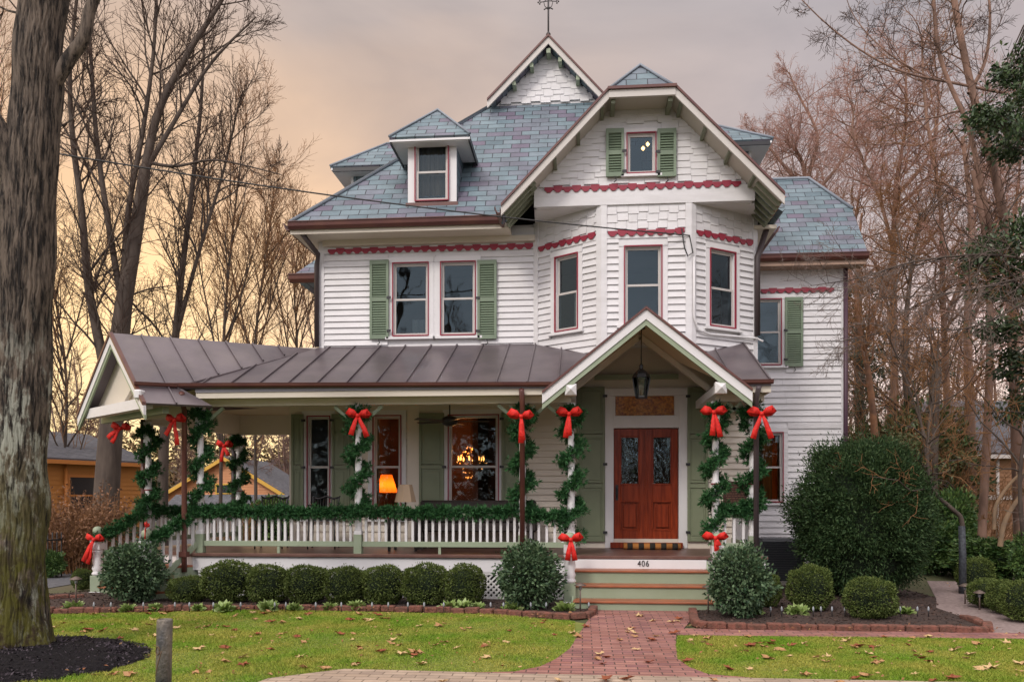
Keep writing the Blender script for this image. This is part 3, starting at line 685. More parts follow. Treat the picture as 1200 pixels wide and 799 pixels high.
verge(gpt(xe_l, VY - .02), gpt(GX - gtop, VY - .02)); verge(gpt(GX + gtop, VY - .02), gpt(xe_r, VY - .02))
q = MB(); q.box(GX - gtop, GX + gtop, VY - .06, VY - .005, gzf - .06, gzf + .055, 0); q.box(GX - gtop - .02, GX + gtop + .02, VY - .1, VY - .0, gzf + .057, gzf + .1, 1); hp_('bargeboard', q, [VERGE, MAROON])
q = MB()
for s_ in (-1, 1):
    xa, xb = (GX + s_ * 2.16), GX + s_ * gtop
    q.prism([(xa, VY + .03, gz(xa) - .012), (xb, VY + .03, gz(xb) - .012), (xb, BY + .0, gz(xb) - .012), (xa, BY + .0, gz(xa) - .012)], (0, 0, .02))
q.prism([(GX - gtop, VY + .03, gzf - .012), (GX + gtop, VY + .03, gzf - .012), (GX + gtop, BY, gzf - .012), (GX - gtop, BY, gzf - .012)], (0, 0, .02))
hp_('gable_soffit', q, mat('soffit_grey_cream', (.50, .46, .40), .6))
RAFT = mat('rafter_green', (.20, .22, .15), .6)
def rafter(a, b, w_, h): k = MB(); k.beam(a, b, w_, h); hp_('rafter_tail', k, RAFT)
for s in (-1, 1):
    for d in (.62, 1.0, 1.38, 1.76):
        x = GX + s * d; z = gz(x) - .05; rafter((x, BY, z + .01), (x, VY + .03, z + .01), .05, .055)
rafter((GX - .45, BY, gzf - .08), (GX - .45, VY + .02, gzf - .08), .07, .08); rafter((GX + .45, BY, gzf - .08), (GX + .45, VY + .02, gzf - .08), .07, .08)
for i in range(6):
    y = 13.15 + i * .2; xa = GX + 2.18; rafter((xa, y, gz(xa) - .03), (GWR - .03, y, gz(GWR - .03) - .03), .05, .07)
    xa = GX - 2.2; 
    if i < 4: rafter((xa, y, gz(xa) - .03), (GWL + .03, y, gz(GWL + .03) - .03), .05, .07)
q = MB(); q.prism([(GWL, BY, GZ), (GWL, BY, gz(GWL) + .0), (GWL, 14.35, gz(GWL)), (GWL, 14.35, GZ)], (.03, 0, 0)); q.prism([(GWR, BY, GZ), (GWR, BY, gz(GWR) + .0), (GWR, 14.5, gz(GWR)), (GWR, 14.5, GZ)], (-.03, 0, 0)); hp_('gable_wall', q, SIDE)
gutter((xe_r - .03, VY + .06, gz(xe_r) + .05), (xe_r - .03, 13.9, gz(xe_r) + .05), r=.035, m=COPPER); gutter((xe_l - .02, 13.75, gz(xe_l) + .04), (xe_l - .02, VY + .03, gz(xe_l) + .04), r=.05)
# ---- dormers
def dormer(face, wd, z0, z1, depth, over, peak, label, win_, box=True, rlen=.55):
    """face = frame matrix whose origin is the middle of the face, local y runs into the roof"""
    q = MB(); q.M = face; h = wd / 2
    if win_: a, b, c, d = win_
    else: a, b, c, d = (-.2, .2, z0 + .15, z1 - .12)
    for x0, x1, u0, u1 in ((-h, a, z0, z1), (b, h, z0, z1), (a, b, z0, c), (a, b, d, z1)): q.box(x0, x1, 0, .05, u0, u1, 0)
    q.box(-h, -h + .04, .05, depth, z0, z1, 1); q.box(h - .04, h, .05, depth, z0, z1, 1); q.box(-h - .03, h + .03, -.05, .03, z0 - .07, z0 - .002, 2)
    q.box(-h + .05, h - .05, .5, .55, z0, z1, 3)
    root = hp_('dormer', q, [WHITE, SLATE, MAROON, ROOMG]); root['label'] = label
    ze = z1 - .02; H_ = h + over; pz = peak; f = -over
    P = lambda x, y, z: face @ Vector((x, y, z))
    py = rlen
    def rs_(pts):
        pts = [P(*p) for p in pts]; a_, b_, c_ = pts[:3]; n = (b_ - a_).cross(c_ - a_).normalized()
        if n.z < 0: pts = pts[::-1]; n = -n
        qq = MB(); qq.prism(pts, -n * .05); o = qq.build('roof', SLATE, root); o.location = (0, 0, 0)
    rs_([(-H_, f, ze), (H_, f, ze), (0, py, pz)]); rs_([(-H_, f, ze), (0, py, pz), (0, depth + .3, pz), (-H_, depth, ze)]); rs_([(H_, f, ze), (0, py, pz), (0, depth + .3, pz), (H_, depth, ze)])
    qq = MB(); qq.M = face; qq.tube([(-H_, f, ze + .015), (0, py, pz + .015), (H_, f, ze + .015)], .026, 6); qq.tube([(0, py, pz + .015), (0, depth + .3, pz + .015)], .026, 6)
    o = qq.build('ridge_cap', RIDGE, root); o.location = (0, 0, 0)
    qq = MB(); qq.M = face; qq.box(-H_, H_, f + .02, f + .05, ze - .07, ze - .035, 0); qq.box(-H_ - .0, -H_ + .03, f + .05, depth * .8, ze - .10, ze - .03, 1); qq.box(H_ - .03, H_, f + .05, depth * .8, ze - .10, ze - .03, 1)
    qq.box(-H_ + .03, -h, f + .05, depth * .7, ze - .08, ze - .055, 0); qq.box(h, H_ - .03, f + .05, depth * .7, ze - .08, ze - .055, 0); qq.box(-h, h, f + .05, -.002, ze - .08, ze - .055, 0)
    o = qq.build('eave_trim', [WHITE, DARKM], root); o.location = (0, 0, 0)
    window(face, a + .01, b - .01, c + .01, d - .01, cas=.0, curtain=[(0, 1, 0, 1)], parent=root, name='window', sill=False)
    return root
xd0, xd1 = XY(478, 14.02), XY(535, 14.02); xm = (xd0 + xd1) / 2
dz0, dz1 = ZY(506, 238, 14.02), ZY(506, 166, 14.02)
fm = Matrix.Translation((xm, 14.02, 0)); wl, wr = XY(486.5, 14.02) - xm, XY(526, 14.02) - xm
dormer(fm, xd1 - xd0, dz0, dz1, 1.0, .27, 8.62, 'front dormer with its blinds drawn', (wl, wr, dz0 + .02, ZY(506, 167.5, 14.02)))
fl = Matrix(((0, 1, 0, -4.55), (-1, 0, 0, 16.1), (0, 0, 1, 0), (0, 0, 0, 1)))
dormer(fl, .95, 6.95, 8.0, 2.0, .32, 8.72, 'left side dormer', None, rlen=.6)
frr = Matrix(((0, -1, 0, 3.12), (1, 0, 0, 15.9), (0, 0, 1, 0), (0, 0, 0, 1)))
dormer(frr, 1.0, 7.0, 8.12, 2.0, .32, 8.75, 'right side dormer', None, rlen=.6)
# ---- right wing
WY = 17.0; WX = 5.32; Mw, Lw = frame((XR, WY), (WX, WY)); 
ww = pxwin(Mw, 880, 915, 351, 428); wg = pxwin(Mw, 884, 917, 507, 588)
wtr = pxwin(Mw, 891, 977, 340, 341); q = MB(); q.M = Mw
ops = [(w_[0] - .02, w_[1] + .02, w_[2] - .02, w_[3] + .02) for w_ in (ww, wg)]
backing(q, 0, Lw, .2, 6.4, ops); opc = [(w_[0] - .1, w_[1] + .1, w_[2] - .06, w_[3] + .1) for w_ in (ww, wg)]
zt_ = wtr[2]; clap(q, 0, Lw - .1, .35, zt_ - .02, opc, h=.125); q.box(0, Lw, -.028, 0, zt_ - .0, 6.4); q.box(Lw - .1, Lw + .01, -.035, .05, .2, 6.4)
zb_ = pxwin(Mw, 900, 977, 500, 502)[2]; q.box(wg[1] + .1, Lw - .1, -.04, 0, zb_, zb_ + .12); q.box(0, Lw, -.045, 0, .2, .36)
M, Ln = frame((WX, WY), (WX, 21)); q.M = M; backing(q, 0, Ln, .2, 6.4); clap(q, .1, Ln, .35, 6.4, h=.14)
q.M = I4; q.box(XR, WX - .1, 18.4, 18.5, .3, 6.3); hp_('wing_wall', q, SIDE)
window(Mw, *ww, glass=GLASSU); window(Mw, *wg, glass=glassmat('wing_glass', tint=(.9, .6, .35), refl=.03, ripple=.004), curtain=[(.35, .7, 0, 1)])
q = MB(); q.M = Mw; q.box(wg[0] + .3, wg[1] - .02, .35, .4, wg[2], wg[3]); hp_('curtain', q, mat('amber_glow_curtain', (.6, .22, .04), .8, col2=(.3, .09, .02), scale=10, stretch=(1, 1, .1)))  # window's warm glow put into the panel's orange colour
s_ = pxwin(Mw, 919, 940, 349, 430); shutter(Mw, s_[0], s_[1], s_[2], s_[3], SHUT, hinge=-1)
sawtrim(Mw, wtr[0], wtr[1], zt_ + .03)
wey = 16.55; wez = 6.42; ws = 1.2; wrz = 8.6; wry = wey + (wrz - wez) / ws
roofslab([(XR - .3, wey, wez), (5.60, wey, wez), (5.63 , wey + 1.0, wez + 1.2), (4.95, wry, wrz), (XR - .3, wry, wrz)], SLATE)
roofslab([(XR - .3, wry * 2 - wey, wez), (5.60, wry * 2 - wey, wez), (5.63, wry * 2 - wey - 1.0, wez + 1.2), (4.95, wry, wrz), (XR - .3, wry, wrz)], SLATE)
roofslab([(5.63, wey + 1.0, wez + 1.2), (4.95, wry, wrz), (5.63, wry * 2 - wey - 1.0, wez + 1.2)], SLATE)
ridge([(XR, wry, wrz + .02), (4.95, wry, wrz + .02), (5.63, wey + 1.0, wez + 1.22)], .035)
gutter((XR, wey, wez - .07), (5.60, wey, wez - .07)); q = MB(); q.box(XR, 5.58, wey + .01, wey + .04, wez - .22, wez - .08); q.box(XR, 5.58, wey + .04, WY, wez - .2, wez - .17); hp_('fascia', q, mat('eave_tan', (.38, .25, .18), .6))
# ---- rear left wing seen past the corner
q = MB(); q.box(-5.95, XL, 18.6, 22, .2, 6.5); hp_('wing_wall', q, SIDE)
roofslab([(-6.65, 18.0, 6.62), (-4.9, 18.0, 6.62), (-4.9, 20.2, 8.9)], SLATE); roofslab([(-6.65, 18.0, 6.62), (-4.9, 20.2, 8.9), (-4.9, 22, 8.9), (-6.65, 22.6, 6.62)], SLATE)
gutter((-6.65, 18.0, 6.56), (-4.9, 18.0, 6.56), r=.09)
# ================================================================== PORCH
P1 = (-6.1, 12.5); P0 = (-7.53, 13.5); PR = (-7.0, 16.0)
PE = 12.35; CZ = 3.25; BZ = 3.04
floor_poly = [(2.75, PE), (-6.2, PE), (-7.72, 13.42), (-7.15, 16.2), (XL1, 16.2), (XL1, Yw), (2.75, Yw)]
q = MB(); q.prism([(x, y, FZ - .05) for x, y in floor_poly][::-1], (0, 0, .05)); hp_('porch_floor', q, FLOORB, bevel=.008)
q = MB()
def skirt(a, b, z0, z1, off=.05, th=.03):
    M, Ln = frame(a, b); q.M = M; q.box(0, Ln, off, off + th, z0, z1); q.M = I4
skirt((-6.2, PE), (-.13, PE), FZ - .27, FZ - .052); skirt((1.85, PE), (2.72, PE), FZ - .27, FZ - .052); skirt((-7.72, 13.42), (-6.2, PE), FZ - .27, FZ - .052); skirt((-7.15, 16.2), (-7.72, 13.42), FZ - .27, FZ - .052)
hp_('porch_skirt', q, WHITE)
LAT = mat('lattice_white', (.62, .62, .60), .5)
def lattice(x0, x1, y, z0, z1):
    q = MB(); s = .085; H = z1 - z0; n = int((x1 - x0) / s)
    for i in range(n):
        for sg, yy in ((1, y), (-1, y + .012)):
            xa = x0 + i * s; xb = xa + sg * H
            za, zb_ = z0, z1
            if xb > x1: zb_ = z0 + (x1 - xa); xb = x1
            if xb < x0: zb_ = z0 + (xa - x0); xb = x0
            q.beam((xa, yy, za), (xb, yy, zb_), .01, .028, (sg, 0, -1) if sg > 0 else (1, 0, 1))
    q.box(x0, x1, y - .012, y + .02, z0 - .03, z0 + .02); q.box(x0, x1, y - .012, y + .02, z1 - .01, z1 + .03)
    return hp_('lattice_panel', q, LAT)
for a, b in ((-6.1, -3.6), (-3.45, -1.0), (-.95, -.2), (1.95, 2.7)): lattice(a, b, PE + .07, .04, FZ - .30)
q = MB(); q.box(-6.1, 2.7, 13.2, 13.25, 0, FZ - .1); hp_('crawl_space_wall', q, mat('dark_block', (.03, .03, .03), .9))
# ceiling, beams
q = MB(); q.prism([(-.45, 12.2, CZ), (-6.1, 12.2, CZ), (-7.6, 13.3, CZ), (-7.1, 16.1, CZ), (XL1, 16.1, CZ), (XL1, Yw, CZ), (-.45, Yw, CZ)], (0, 0, .02)); q.prism([(2.25, 12.2, CZ), (2.25, Yw, CZ), (2.72, Yw, CZ), (2.72, 12.2, CZ)], (0, 0, .02))
CEIL = mat('porch_ceiling', (.66, .54, .38), .6, dirt=.05); hp_('porch_ceiling', q, CEIL)  # ceiling colour warmed in place of warm porch light
q = MB()
for a, b, z in (((-6.15, 12.5), (-.18, 12.5), BZ), ((2.0, 12.5), (2.7, 12.5), BZ), ((2.66, 12.5), (2.66, 14.3), BZ), (P1, P0, 2.93), (P0, PR, 2.86), (PR, (XL1, 16.0), 2.86)):
    q.beam((a[0], a[1], (z + CZ) / 2), (b[0], b[1], (z + CZ) / 2), .13, CZ - z)
hp_('porch_beam', q, CREAM)
# roof planes
sM = .4545
def zM(x, y): return 3.3 + sM * (y - 12.1)
A = Vector((-7.6, 12.5, 4.25)); Fn = Vector((-6.5, 11.55, 3.0)); Ff = Vector((-8.68, 13.3, 3.0)); Rr = Vector((-4.75, 14.32, 4.27))
Vb = Vector((-6.25, 12.1, 3.3)); dr_ = (Rr - A).normalized(); E_ = Fn + dr_ * .95
def metalroof(pts, ribs, name='porch_roof'):
    a, b, c = [Vector(p) for p in pts[:3]]; n = (b - a).cross(c - a).normalized()
    if n.z < 0: n = -n; pts = pts[::-1]
    q = MB(); q.prism(pts, -n * .035)
    o = hp_(name, q, METAL)
    q = MB()
    for p, r in ribs: q.beam(Vector(p) + n * .012, Vector(r) + n * .012, .022, .034, n)
    s = q.build('standing_seam', METAL, o); s.location = (0, 0, 0); return o
# main slope, left of the entry gable
exv = lambda y: GEX - (GEZ - zM(0, y)) / GSL      # valley with entry gable, left side
GEX, GEZ, GSL = .92, 4.36, .80
yt = min(Yw, 12.1 + (GEZ - 3.3) / sM)
ribs = []
x = -5.95
while x < .9:
    y0 = 12.1; y1 = Yw - .01
    if x > exv(12.1): y0 = 12.1 + (GEZ - GSL * (GEX - x) - 3.3) / sM
    if x < Rr.x:
        # meet the valley line Vb -> Rr
        f = (x - Vb.x) / (Rr.x - Vb.x); y1 = Vb.y + f * (Rr.y - Vb.y)
    if y1 - y0 > .08: ribs.append(((x, y0, zM(x, y0)), (x, y1, zM(x, y1))))
    x += .465
metalroof([Vb, (exv(12.1), 12.1, 3.3), (GEX - .02, Yw, zM(0, Yw)), (Rr.x, Yw, zM(0, Yw))], ribs)
xr0 = 2 * GEX - exv(12.1); ribs = []
for x in (1.75, 2.2, 2.72):
    y0 = 12.1 if x > xr0 else 12.1 + (GEZ - GSL * (x - GEX) - 3.3) / sM
    ribs.append(((x, y0, zM(x, y0)), (x, Yw - .01, zM(x, Yw - .01))))
metalroof([(xr0, 12.1, 3.3), (2.74, 12.1, 3.3), (2.74, Yw, zM(0, Yw)), (GEX + .02, Yw, zM(0, Yw))], ribs)
# corner gable over the side steps
ribs = []
nG = (Rr - A).cross(Fn - A).normalized()
rl = (Rr - A).length; sd_ = (Fn - A); fo = (Fn - A).dot(dr_)
for k in range(1, 8):
    s0 = A + dr_ * (k * .44); full = sd_.length; tmax = 1.0
    # stop where the main slope rises above
    tt = 0
    while tt < 1.0:
        p = s0 + sd_ * (tt + .02)
        if p.y > 12.1 and p.z < zM(p.x, p.y) and p.x > Vb.x: break
        if (p - Fn).dot(dr_) > .95 and p.z < 3.3: break
        tt += .02
    if tt > .05: ribs.append((s0, s0 + sd_ * tt))
metalroof([A, Fn, E_, Vb, Rr], ribs)
metalroof([A, Rr, Rr + (Ff - A) * .76, Ff], [])
metalroof([(-4.8, 14.35, 4.25), (-4.8, 16.5, 4.25), (-7.35, 16.5, 3.33), (-7.35, 14.35, 3.33)], [])
q = MB(); q.beam(A, Fn + (Fn - A) * .02, .04, .0, nG)
def verge2(pa, pb, side, nrm):
    q = MB(); d = (pb - pa).normalized()
    out = Vector((side.x, side.y, 0)).normalized(); c = out * .02
    up = d.cross(out).normalized(); up = up if up.z > 0 else -up
    for zt_, zb_, o0, o1, m in ((-.04, -.18, .02, -.02, 0), (-.182, -.25, .005, -.025, 2), (.015, -.038, .04, -.02, 1)):
        k = out * o0; q.prism([pa + k + Vector((0, 0, zb_)), pb + k + Vector((0, 0, zb_)), pb + k + Vector((0, 0, zt_)), pa + k + Vector((0, 0, zt_))], out * (o1 - o0), m)
    return hp_('bargeboard', q, [WHITE, MAROON, SAGE])
fd = (Ff - Fn); outd = Vector((fd.y, -fd.x, 0)).normalized() * 1.0
if outd.y > 0: outd = -outd
verge2(Fn, A, outd, None); verge2(A, Ff, outd, None)
ti = -outd * .12                                   # tie beam and the recessed gable panel
a_ = Fn.lerp(Ff, .06) + ti; b_ = Fn.lerp(Ff, .97) + ti
q = MB(); a_.z = b_.z = 3.02; q.beam(a_, b_, .14, .16, m=0)
q.beam(a_ + ti * 2.2 + Vector((0, 0, -.09)), b_ + ti * 2.2 + Vector((0, 0, -.09)), .10, .10, m=1)
hp_('tie_beam', q, [WHITE, SAGE])
q = MB(); m_ = Fn.lerp(Ff, .5); m_.z = 3.05; ap = A + ti * 3 - Vector((0, 0, .1)); q.beam(Fn.lerp(Ff, .45) + ti * 1.2 + Vector((0, 0, .08)), A.lerp(Fn, .48) + ti * 1.2 + Vector((0, 0, -.2)), .05, .10, up=(0, 0, 1)); hp_('gable_strut', q, CREAM)
q = MB(); t6 = ti * 1.8; q.prism([Fn.lerp(Ff, .03) + t6 + Vector((0, 0, .02)), Fn.lerp(Ff, .97) + t6 + Vector((0, 0, .1)), A + t6 - Vector((0, 0, .1))], ti * .1); hp_('gable_panel', q, CREAM)
q = MB(); c = Fn + Vector((-.16, .12, .14)); q.box(c.x - .06, c.x + .06, c.y - .06, c.y + .1, c.z - .07, c.z + .07); hp_('beam_end', q, WHITE, bevel=.02)
v0_ = A + (Fn - A) * .765; up_ = Vector((0, 0, .012)); q = MB(); q.beam(Vb + up_ * 1.6, Rr + up_ * 1.6, .05, .02); hp_('valley_flashing', q, METAL)
gutter(v0_ + Vector((-.02, -.03, .02)), Vb + Vector((-.02, -.03, .02)), r=.03)
# fascia and gutter along the porch eave
q = MB(); q.box(-6.0, exv(12.1) - .05, 12.14, 12.17, 3.13, 3.22); q.box(xr0 + .05, 2.74, 12.14, 12.17, 3.13, 3.22); q.box(2.70, 2.74, 12.16, Yw, 3.13, 3.3); q.box(-6.0, exv(12.1) - .02, 12.155, 12.5, 3.14, 3.16); q.box(xr0, 2.7, 12.155, 12.5, 3.14, 3.16); hp_('fascia', q, CREAM)
q = MB(); q.box(-6.0, exv(12.1) - .05, 12.12, 12.138, 3.22, 3.27); q.box(xr0 + .05, 2.74, 12.12, 12.138, 3.22, 3.27); hp_('eave_shadow_strip', q, mat('eave_shadow_grey', (.22, .21, .24), .5))  # painted strip standing for the shadow line below the gutter
q = MB(); q.prism([(2.735, 12.12, 3.27), (2.735, Yw, zM(0, Yw) - .03), (2.735, Yw, 3.27)], (-.03, 0, 0)); hp_('fascia', q, WHITE)
gutter(Vb + Vector((-.2, -.02, .03)), (exv(12.1) + .02, 12.09, 3.275), r=.032); gutter((xr0 - .02, 12.09, 3.275), (2.76, 12.09, 3.275), r=.032)
# entry gable
gx0, gx1, gye = GEX - 1.52, GEX + 1.52, 12.0; gez = GEZ - 1.52 * GSL
for s, xe in ((-1, gx0), (1, gx1)):
    xv = exv(12.1) if s < 0 else xr0
    pts = [(GEX, gye, GEZ), (xe, gye, gez), (xe, 12.1, gez), (xv, 12.12, 3.3), (GEX + s * .02, Yw, GEZ - .02)]
    # sweep the low corner back under the gutter
    metalroof([(GEX, gye, GEZ), (xe, gye, gez), (xe, 12.12, gez), (xv, 12.12, GEZ - GSL * abs(xv - GEX)), (GEX + s * .01, Yw, GEZ - .008)], [], 'entry_roof')
    q = MB(); q.prism([(GEX, gye + .05, GEZ - .09), (xe - s * .05, gye + .05, gez - .05), (xe - s * .05, 12.2, gez - .05), (xv, 12.2, GEZ - GSL * abs(xv - GEX) - .09), (GEX, Yw - .05, GEZ - .09)], (0, 0, .012)); hp_('entry_ceiling', q, CEIL)
    pa, pb = Vector((xe, gye - .015, gez)), Vector((GEX, gye - .015, GEZ)); q = MB(); d = (pb - pa).normalized(); up = Vector((0, -1, 0)).cross(d); up = up if up.z > 0 else -up
    rake(q, pa, pb, [(-.02, -.165, -.02, .02, 0), (-.167, -.25, .0, .03, 2), (.02, -.018, -.05, .02, 1)])
    hp_('bargeboard', q, [WHITE, MAROON, SAGE])
q = MB(); M = I4
zc = GEZ - .75; q.box(GEX - .72, GEX + .72, Yw - .12, Yw - .05, 3.64, 3.72); hp_('cross_rail', q, SAGE)
q = MB()
for s in (-1, 1): q.beam((GEX + s * 1.1, 13.3, GEZ - .09 - 1.1 * GSL - .05), (GEX, 13.3, GEZ - .16), .06, .09)
hp_('ceiling_rafter', q, CREAM)
EPX = (-.18, 2.0)
for x in EPX:
    q = MB(); q.box(x - .065, x + .065, 12.02, 14.2, 3.12, 3.25)
    z = 3.185; h = .085
    q.add([(x - h, 12.0, z - h), (x + h, 12.0, z - h), (x + h, 12.0, z + h), (x - h, 12.0, z + h), (x, 11.93, z)], [[0, 1, 4], [1, 2, 4], [2, 3, 4], [3, 0, 4], [3, 2, 1, 0]])
    q.box(x - h, x + h, 12.0, 12.12, z - h, z + h); hp_('beam_end', q, WHITE, bevel=.004)
# turned posts
def post(x, y, z0=FZ, top=BZ, name='porch_post'):
    q = MB(); s = .062
    q.box(x - s, x + s, y - s, y + s, z0, z0 + .30, 1); q.box(x - s + .002, x + s - .002, y - s + .002, y + s - .002, z0 + .30, z0 + .36, 0)
    H = top - z0
    prof = [(.05, .34), (.062, .38), (.05, .42), (.066, .47), (.045, .52), (.058, .60), (.058, .95), (.05, 1.0), (.066, 1.03), (.066, 1.06), (.048, 1.10), (.054, 1.3), (.05, 1.62), (.042, 1.8), (.062, 1.84), (.045, 1.88), (.062, 1.93)]
    f = (H - .3) / 1.93
    q.lathe(x, y, [(r, z0 + z * (f if z > .5 else 1)) for r, z in prof], 14, 0)
    q.box(x - s, x + s, y - s, y + s, top - .36, top, 0); q.lathe(x, y, [(.064, z0 + 1.02 * f), (.068, z0 + 1.035 * f), (.064, z0 + 1.05 * f)], 14, 2)
    o = hp_(name, q, [WHITE, SAGE, RED], bevel=.004); return o
POSTS = [(P1[0], P1[1]), (P0[0], P0[1]), PR, (-3.52, 12.5), (-.93, 12.5), (EPX[0], 12.5), (EPX[1], 12.5), (2.55, 12.5)]
for i, (x, y) in enumerate(POSTS):
    post(x, y, top=2.9 if i in (1, 2) else BZ)
def bracket(x, y, s, z=BZ, dy=0):
    q = MB(); q.beam((x + s * .05, y, z - .30), (x + s * .38, y + dy, z - .02), .045, .05); q.beam((x + s * .05, y, z - .16), (x + s * .2, y + dy * .5, z - .03), .03, .03); hp_('bracket', q, SAGE)
for x, y in POSTS[3:5]: bracket(x, y, -1); bracket(x, y, 1)
bracket(-6.1, 12.5, 1); bracket(EPX[1], 12.5, 1); bracket(2.55, 12.5, -1); bracket(EPX[0], 12.5, -1)
# railings
RT = 1.34
bal_me = None
def baluster(parent, p, z0, z1):
    q = MB(); s = .019; q.box(p[0] - s, p[0] + s, p[1] - s, p[1] + s, z0, z1); o = q.build('baluster', WHITE, parent, uv=False); o.location = (0, 0, 0)
def railing(a, b, zt0=RT, zt1=None, zb0=FZ + .12, zb1=None, sp=.105, n=None):
    zt1 = zt0 if zt1 is None else zt1; zb1 = zb0 if zb1 is None else zb1
    A_ = Vector((a[0], a[1], 0)); B_ = Vector((b[0], b[1], 0)); d = (B_ - A_).normalized()
    q = MB(); A2 = A_ + d * .06; B2 = B_ - d * .06
    q.beam(A2 + Vector((0, 0, zb0 + .03)), B2 + Vector((0, 0, zb1 + .03)), .05, .085); 
    root = hp_('railing', q, SAGE, bevel=.004)
    q = MB(); q.beam(A2 + Vector((0, 0, zt0)), B2 + Vector((0, 0, zt1)), .08, .05); q.beam(A2 + Vector((0, 0, zt0 - .04)), B2 + Vector((0, 0, zt1 - .04)), .04, .03)
    o = q.build('handrail', SAGE, root); o.location = (0, 0, 0)
    Ln = (B_ - A_).length; n = int((Ln - .14) / sp); 
    for i in range(n):
        f = (.07 + (i + .5) * (Ln - .14) / n) / Ln; p = A_.lerp(B_, f); baluster(root, p, zb0 + (zb1 - zb0) * f + .07, zt0 + (zt1 - zt0) * f - .05)
    if Ln > 2:
        q = MB(); p = A_.lerp(B_, .5); q.box(p.x - .02, p.x + .02, p.y - .02, p.y + .02, FZ, zb0); o = q.build('foot', SAGE, root); o.location = (0, 0, 0)
    return root
railing((-6.1, 12.5), (-3.52, 12.5)); railing((-3.52, 12.5), (-.93, 12.5)); railing((-.93, 12.5), (-.18, 12.5)); railing((2.0, 12.5), (2.55, 12.5)); railing((2.55, 12.5), (2.55, 14.2)); railing(P0, PR)
# newels and side steps
SA = Vector((-8.02, 12.8)); SB = Vector((-6.62, 11.82))
def newel(x, y, z0, top):
    q = MB(); s = .085; q.box(x - s, x + s, y - s, y + s, z0, z0 + .30, 1); q.box(x - s - .012, x + s + .012, y - s - .012, y + s + .012, z0, z0 + .035, 0)
    q.lathe(x, y, [(.075, z0 + .30), (.095, z0 + .33), (.07, z0 + .37), (.09, z0 + .42), (.07, z0 + .47), (.085, z0 + .55), (.07, z0 + .66), (.09, z0 + .70), (.06, z0 + .74)], 16, 0)
    q.box(x - s, x + s, y - s, y + s, z0 + .73, top - .17, 0)
    q.lathe(x, y, [(.05, top - .17), (.045, top - .14), (.07, top - .10), (.078, top - .06), (.07, top - .02), (.04, top + .005), (.008, top + .012)], 16, 1)
    return hp_('newel_post', q, [WHITE, SAGE], bevel=.004)
newel(SA.x, SA.y, .0, 1.1); newel(SB.x, SB.y, .0, 1.1)
newel(-.19, 11.72, .06, 1.08); newel(1.90, 11.72, .06, 1.08)
railing(SA, P0, .88, RT, .16, FZ + .12); railing(SB, P1, .88, RT, .16, FZ + .12)
run = (Vector(P1) - SB); wd_ = Vector(P0) - Vector(P1)
for i in range(4):
    z1 = .14 + .19 * i; f0 = i * .25
    a = SB + run * f0; b = SA + run * f0; a2 = Vector(P1) + run * .1; b2 = Vector(P0) + run * .1
    if i < 3:
        q = MB(); q.prism([(a.x, a.y, 0 if i == 0 else z1 - .19), (b.x, b.y, 0 if i == 0 else z1 - .19), (b2.x, b2.y, 0 if i == 0 else z1 - .19), (a2.x, a2.y, 0 if i == 0 else z1 - .19)], (0, 0, (z1 if i == 0 else .19) - .035)); o = hp_('step_riser', q, SAGE)
        q = MB(); q.prism([(a.x - run.x * .05, a.y - run.y * .05, z1 - .033), (b.x - run.x * .05, b.y - run.y * .05, z1 - .033), (b2.x, b2.y, z1 - .033), (a2.x, a2.y, z1 - .033)], (0, 0, .033)); o = hp_('step_tread', q, TREAD)
# entry steps
sx0, sx1 = -.13, 1.84
for i in range(4):
    z1 = [.14, .33, .52, .71][i]; z0 = 0 if i == 0 else z1 - .19; y = 11.46 + i * .29
    top = i == 3
    q = MB(); q.box(sx0, sx1, y, y + .03, z0, z1 - (.055 if top else .032)); hp_('step_riser', q, WHITE if top else SAGE)
    if not top:
        q = MB(); q.box(sx0 - .01, sx1 + .01, y - .03, y + .29, z1 - .03, z1); hp_('step_tread', q, TREAD, bevel=.006)
    q = MB()
for x in (sx0 - .0, sx1 + .0):
    q = MB(); s = 1 if x > 0 else -1
    q.prism([(x, 11.5, 0), (x, 12.4, 0), (x, 12.4, .64), (x, 12.36, .64), (x, 12.3, .5), (x, 11.5, .12)], (s * .03, 0, 0)); hp_('stringer', q, SAGE)
def text(s, size, loc_, m, parent, ext=.004, name='house_number', rz=0, sx=1):
    cu = bpy.data.curves.new(name, 'FONT'); cu.body = s; cu.size = size; cu.extrude = ext; cu.align_x = 'CENTER'; cu.align_y = 'CENTER'; cu.space_character = 1.15
    cu.materials.append(m); o = bpy.data.objects.new(name, cu); C.objects.link(o); o.rotation_euler = (R(90), 0, rz); o.scale = (sx, 1, 1)
    me = bpy.data.meshes.new_from_object(o); bpy.data.objects.remove(o); o = bpy.data.objects.new(name, me); C.objects.link(o); o.rotation_euler = (R(90), 0, rz); o.scale = (sx, 1, 1)
    o.parent = parent; o.location = Vector(loc_) - OFF.get(parent.name, Vector((0, 0, 0))); return o
text('406', .125, (PY(754, 659, 12.3).x, 12.322, .595), DARKM, HOUSE, sx=.85)
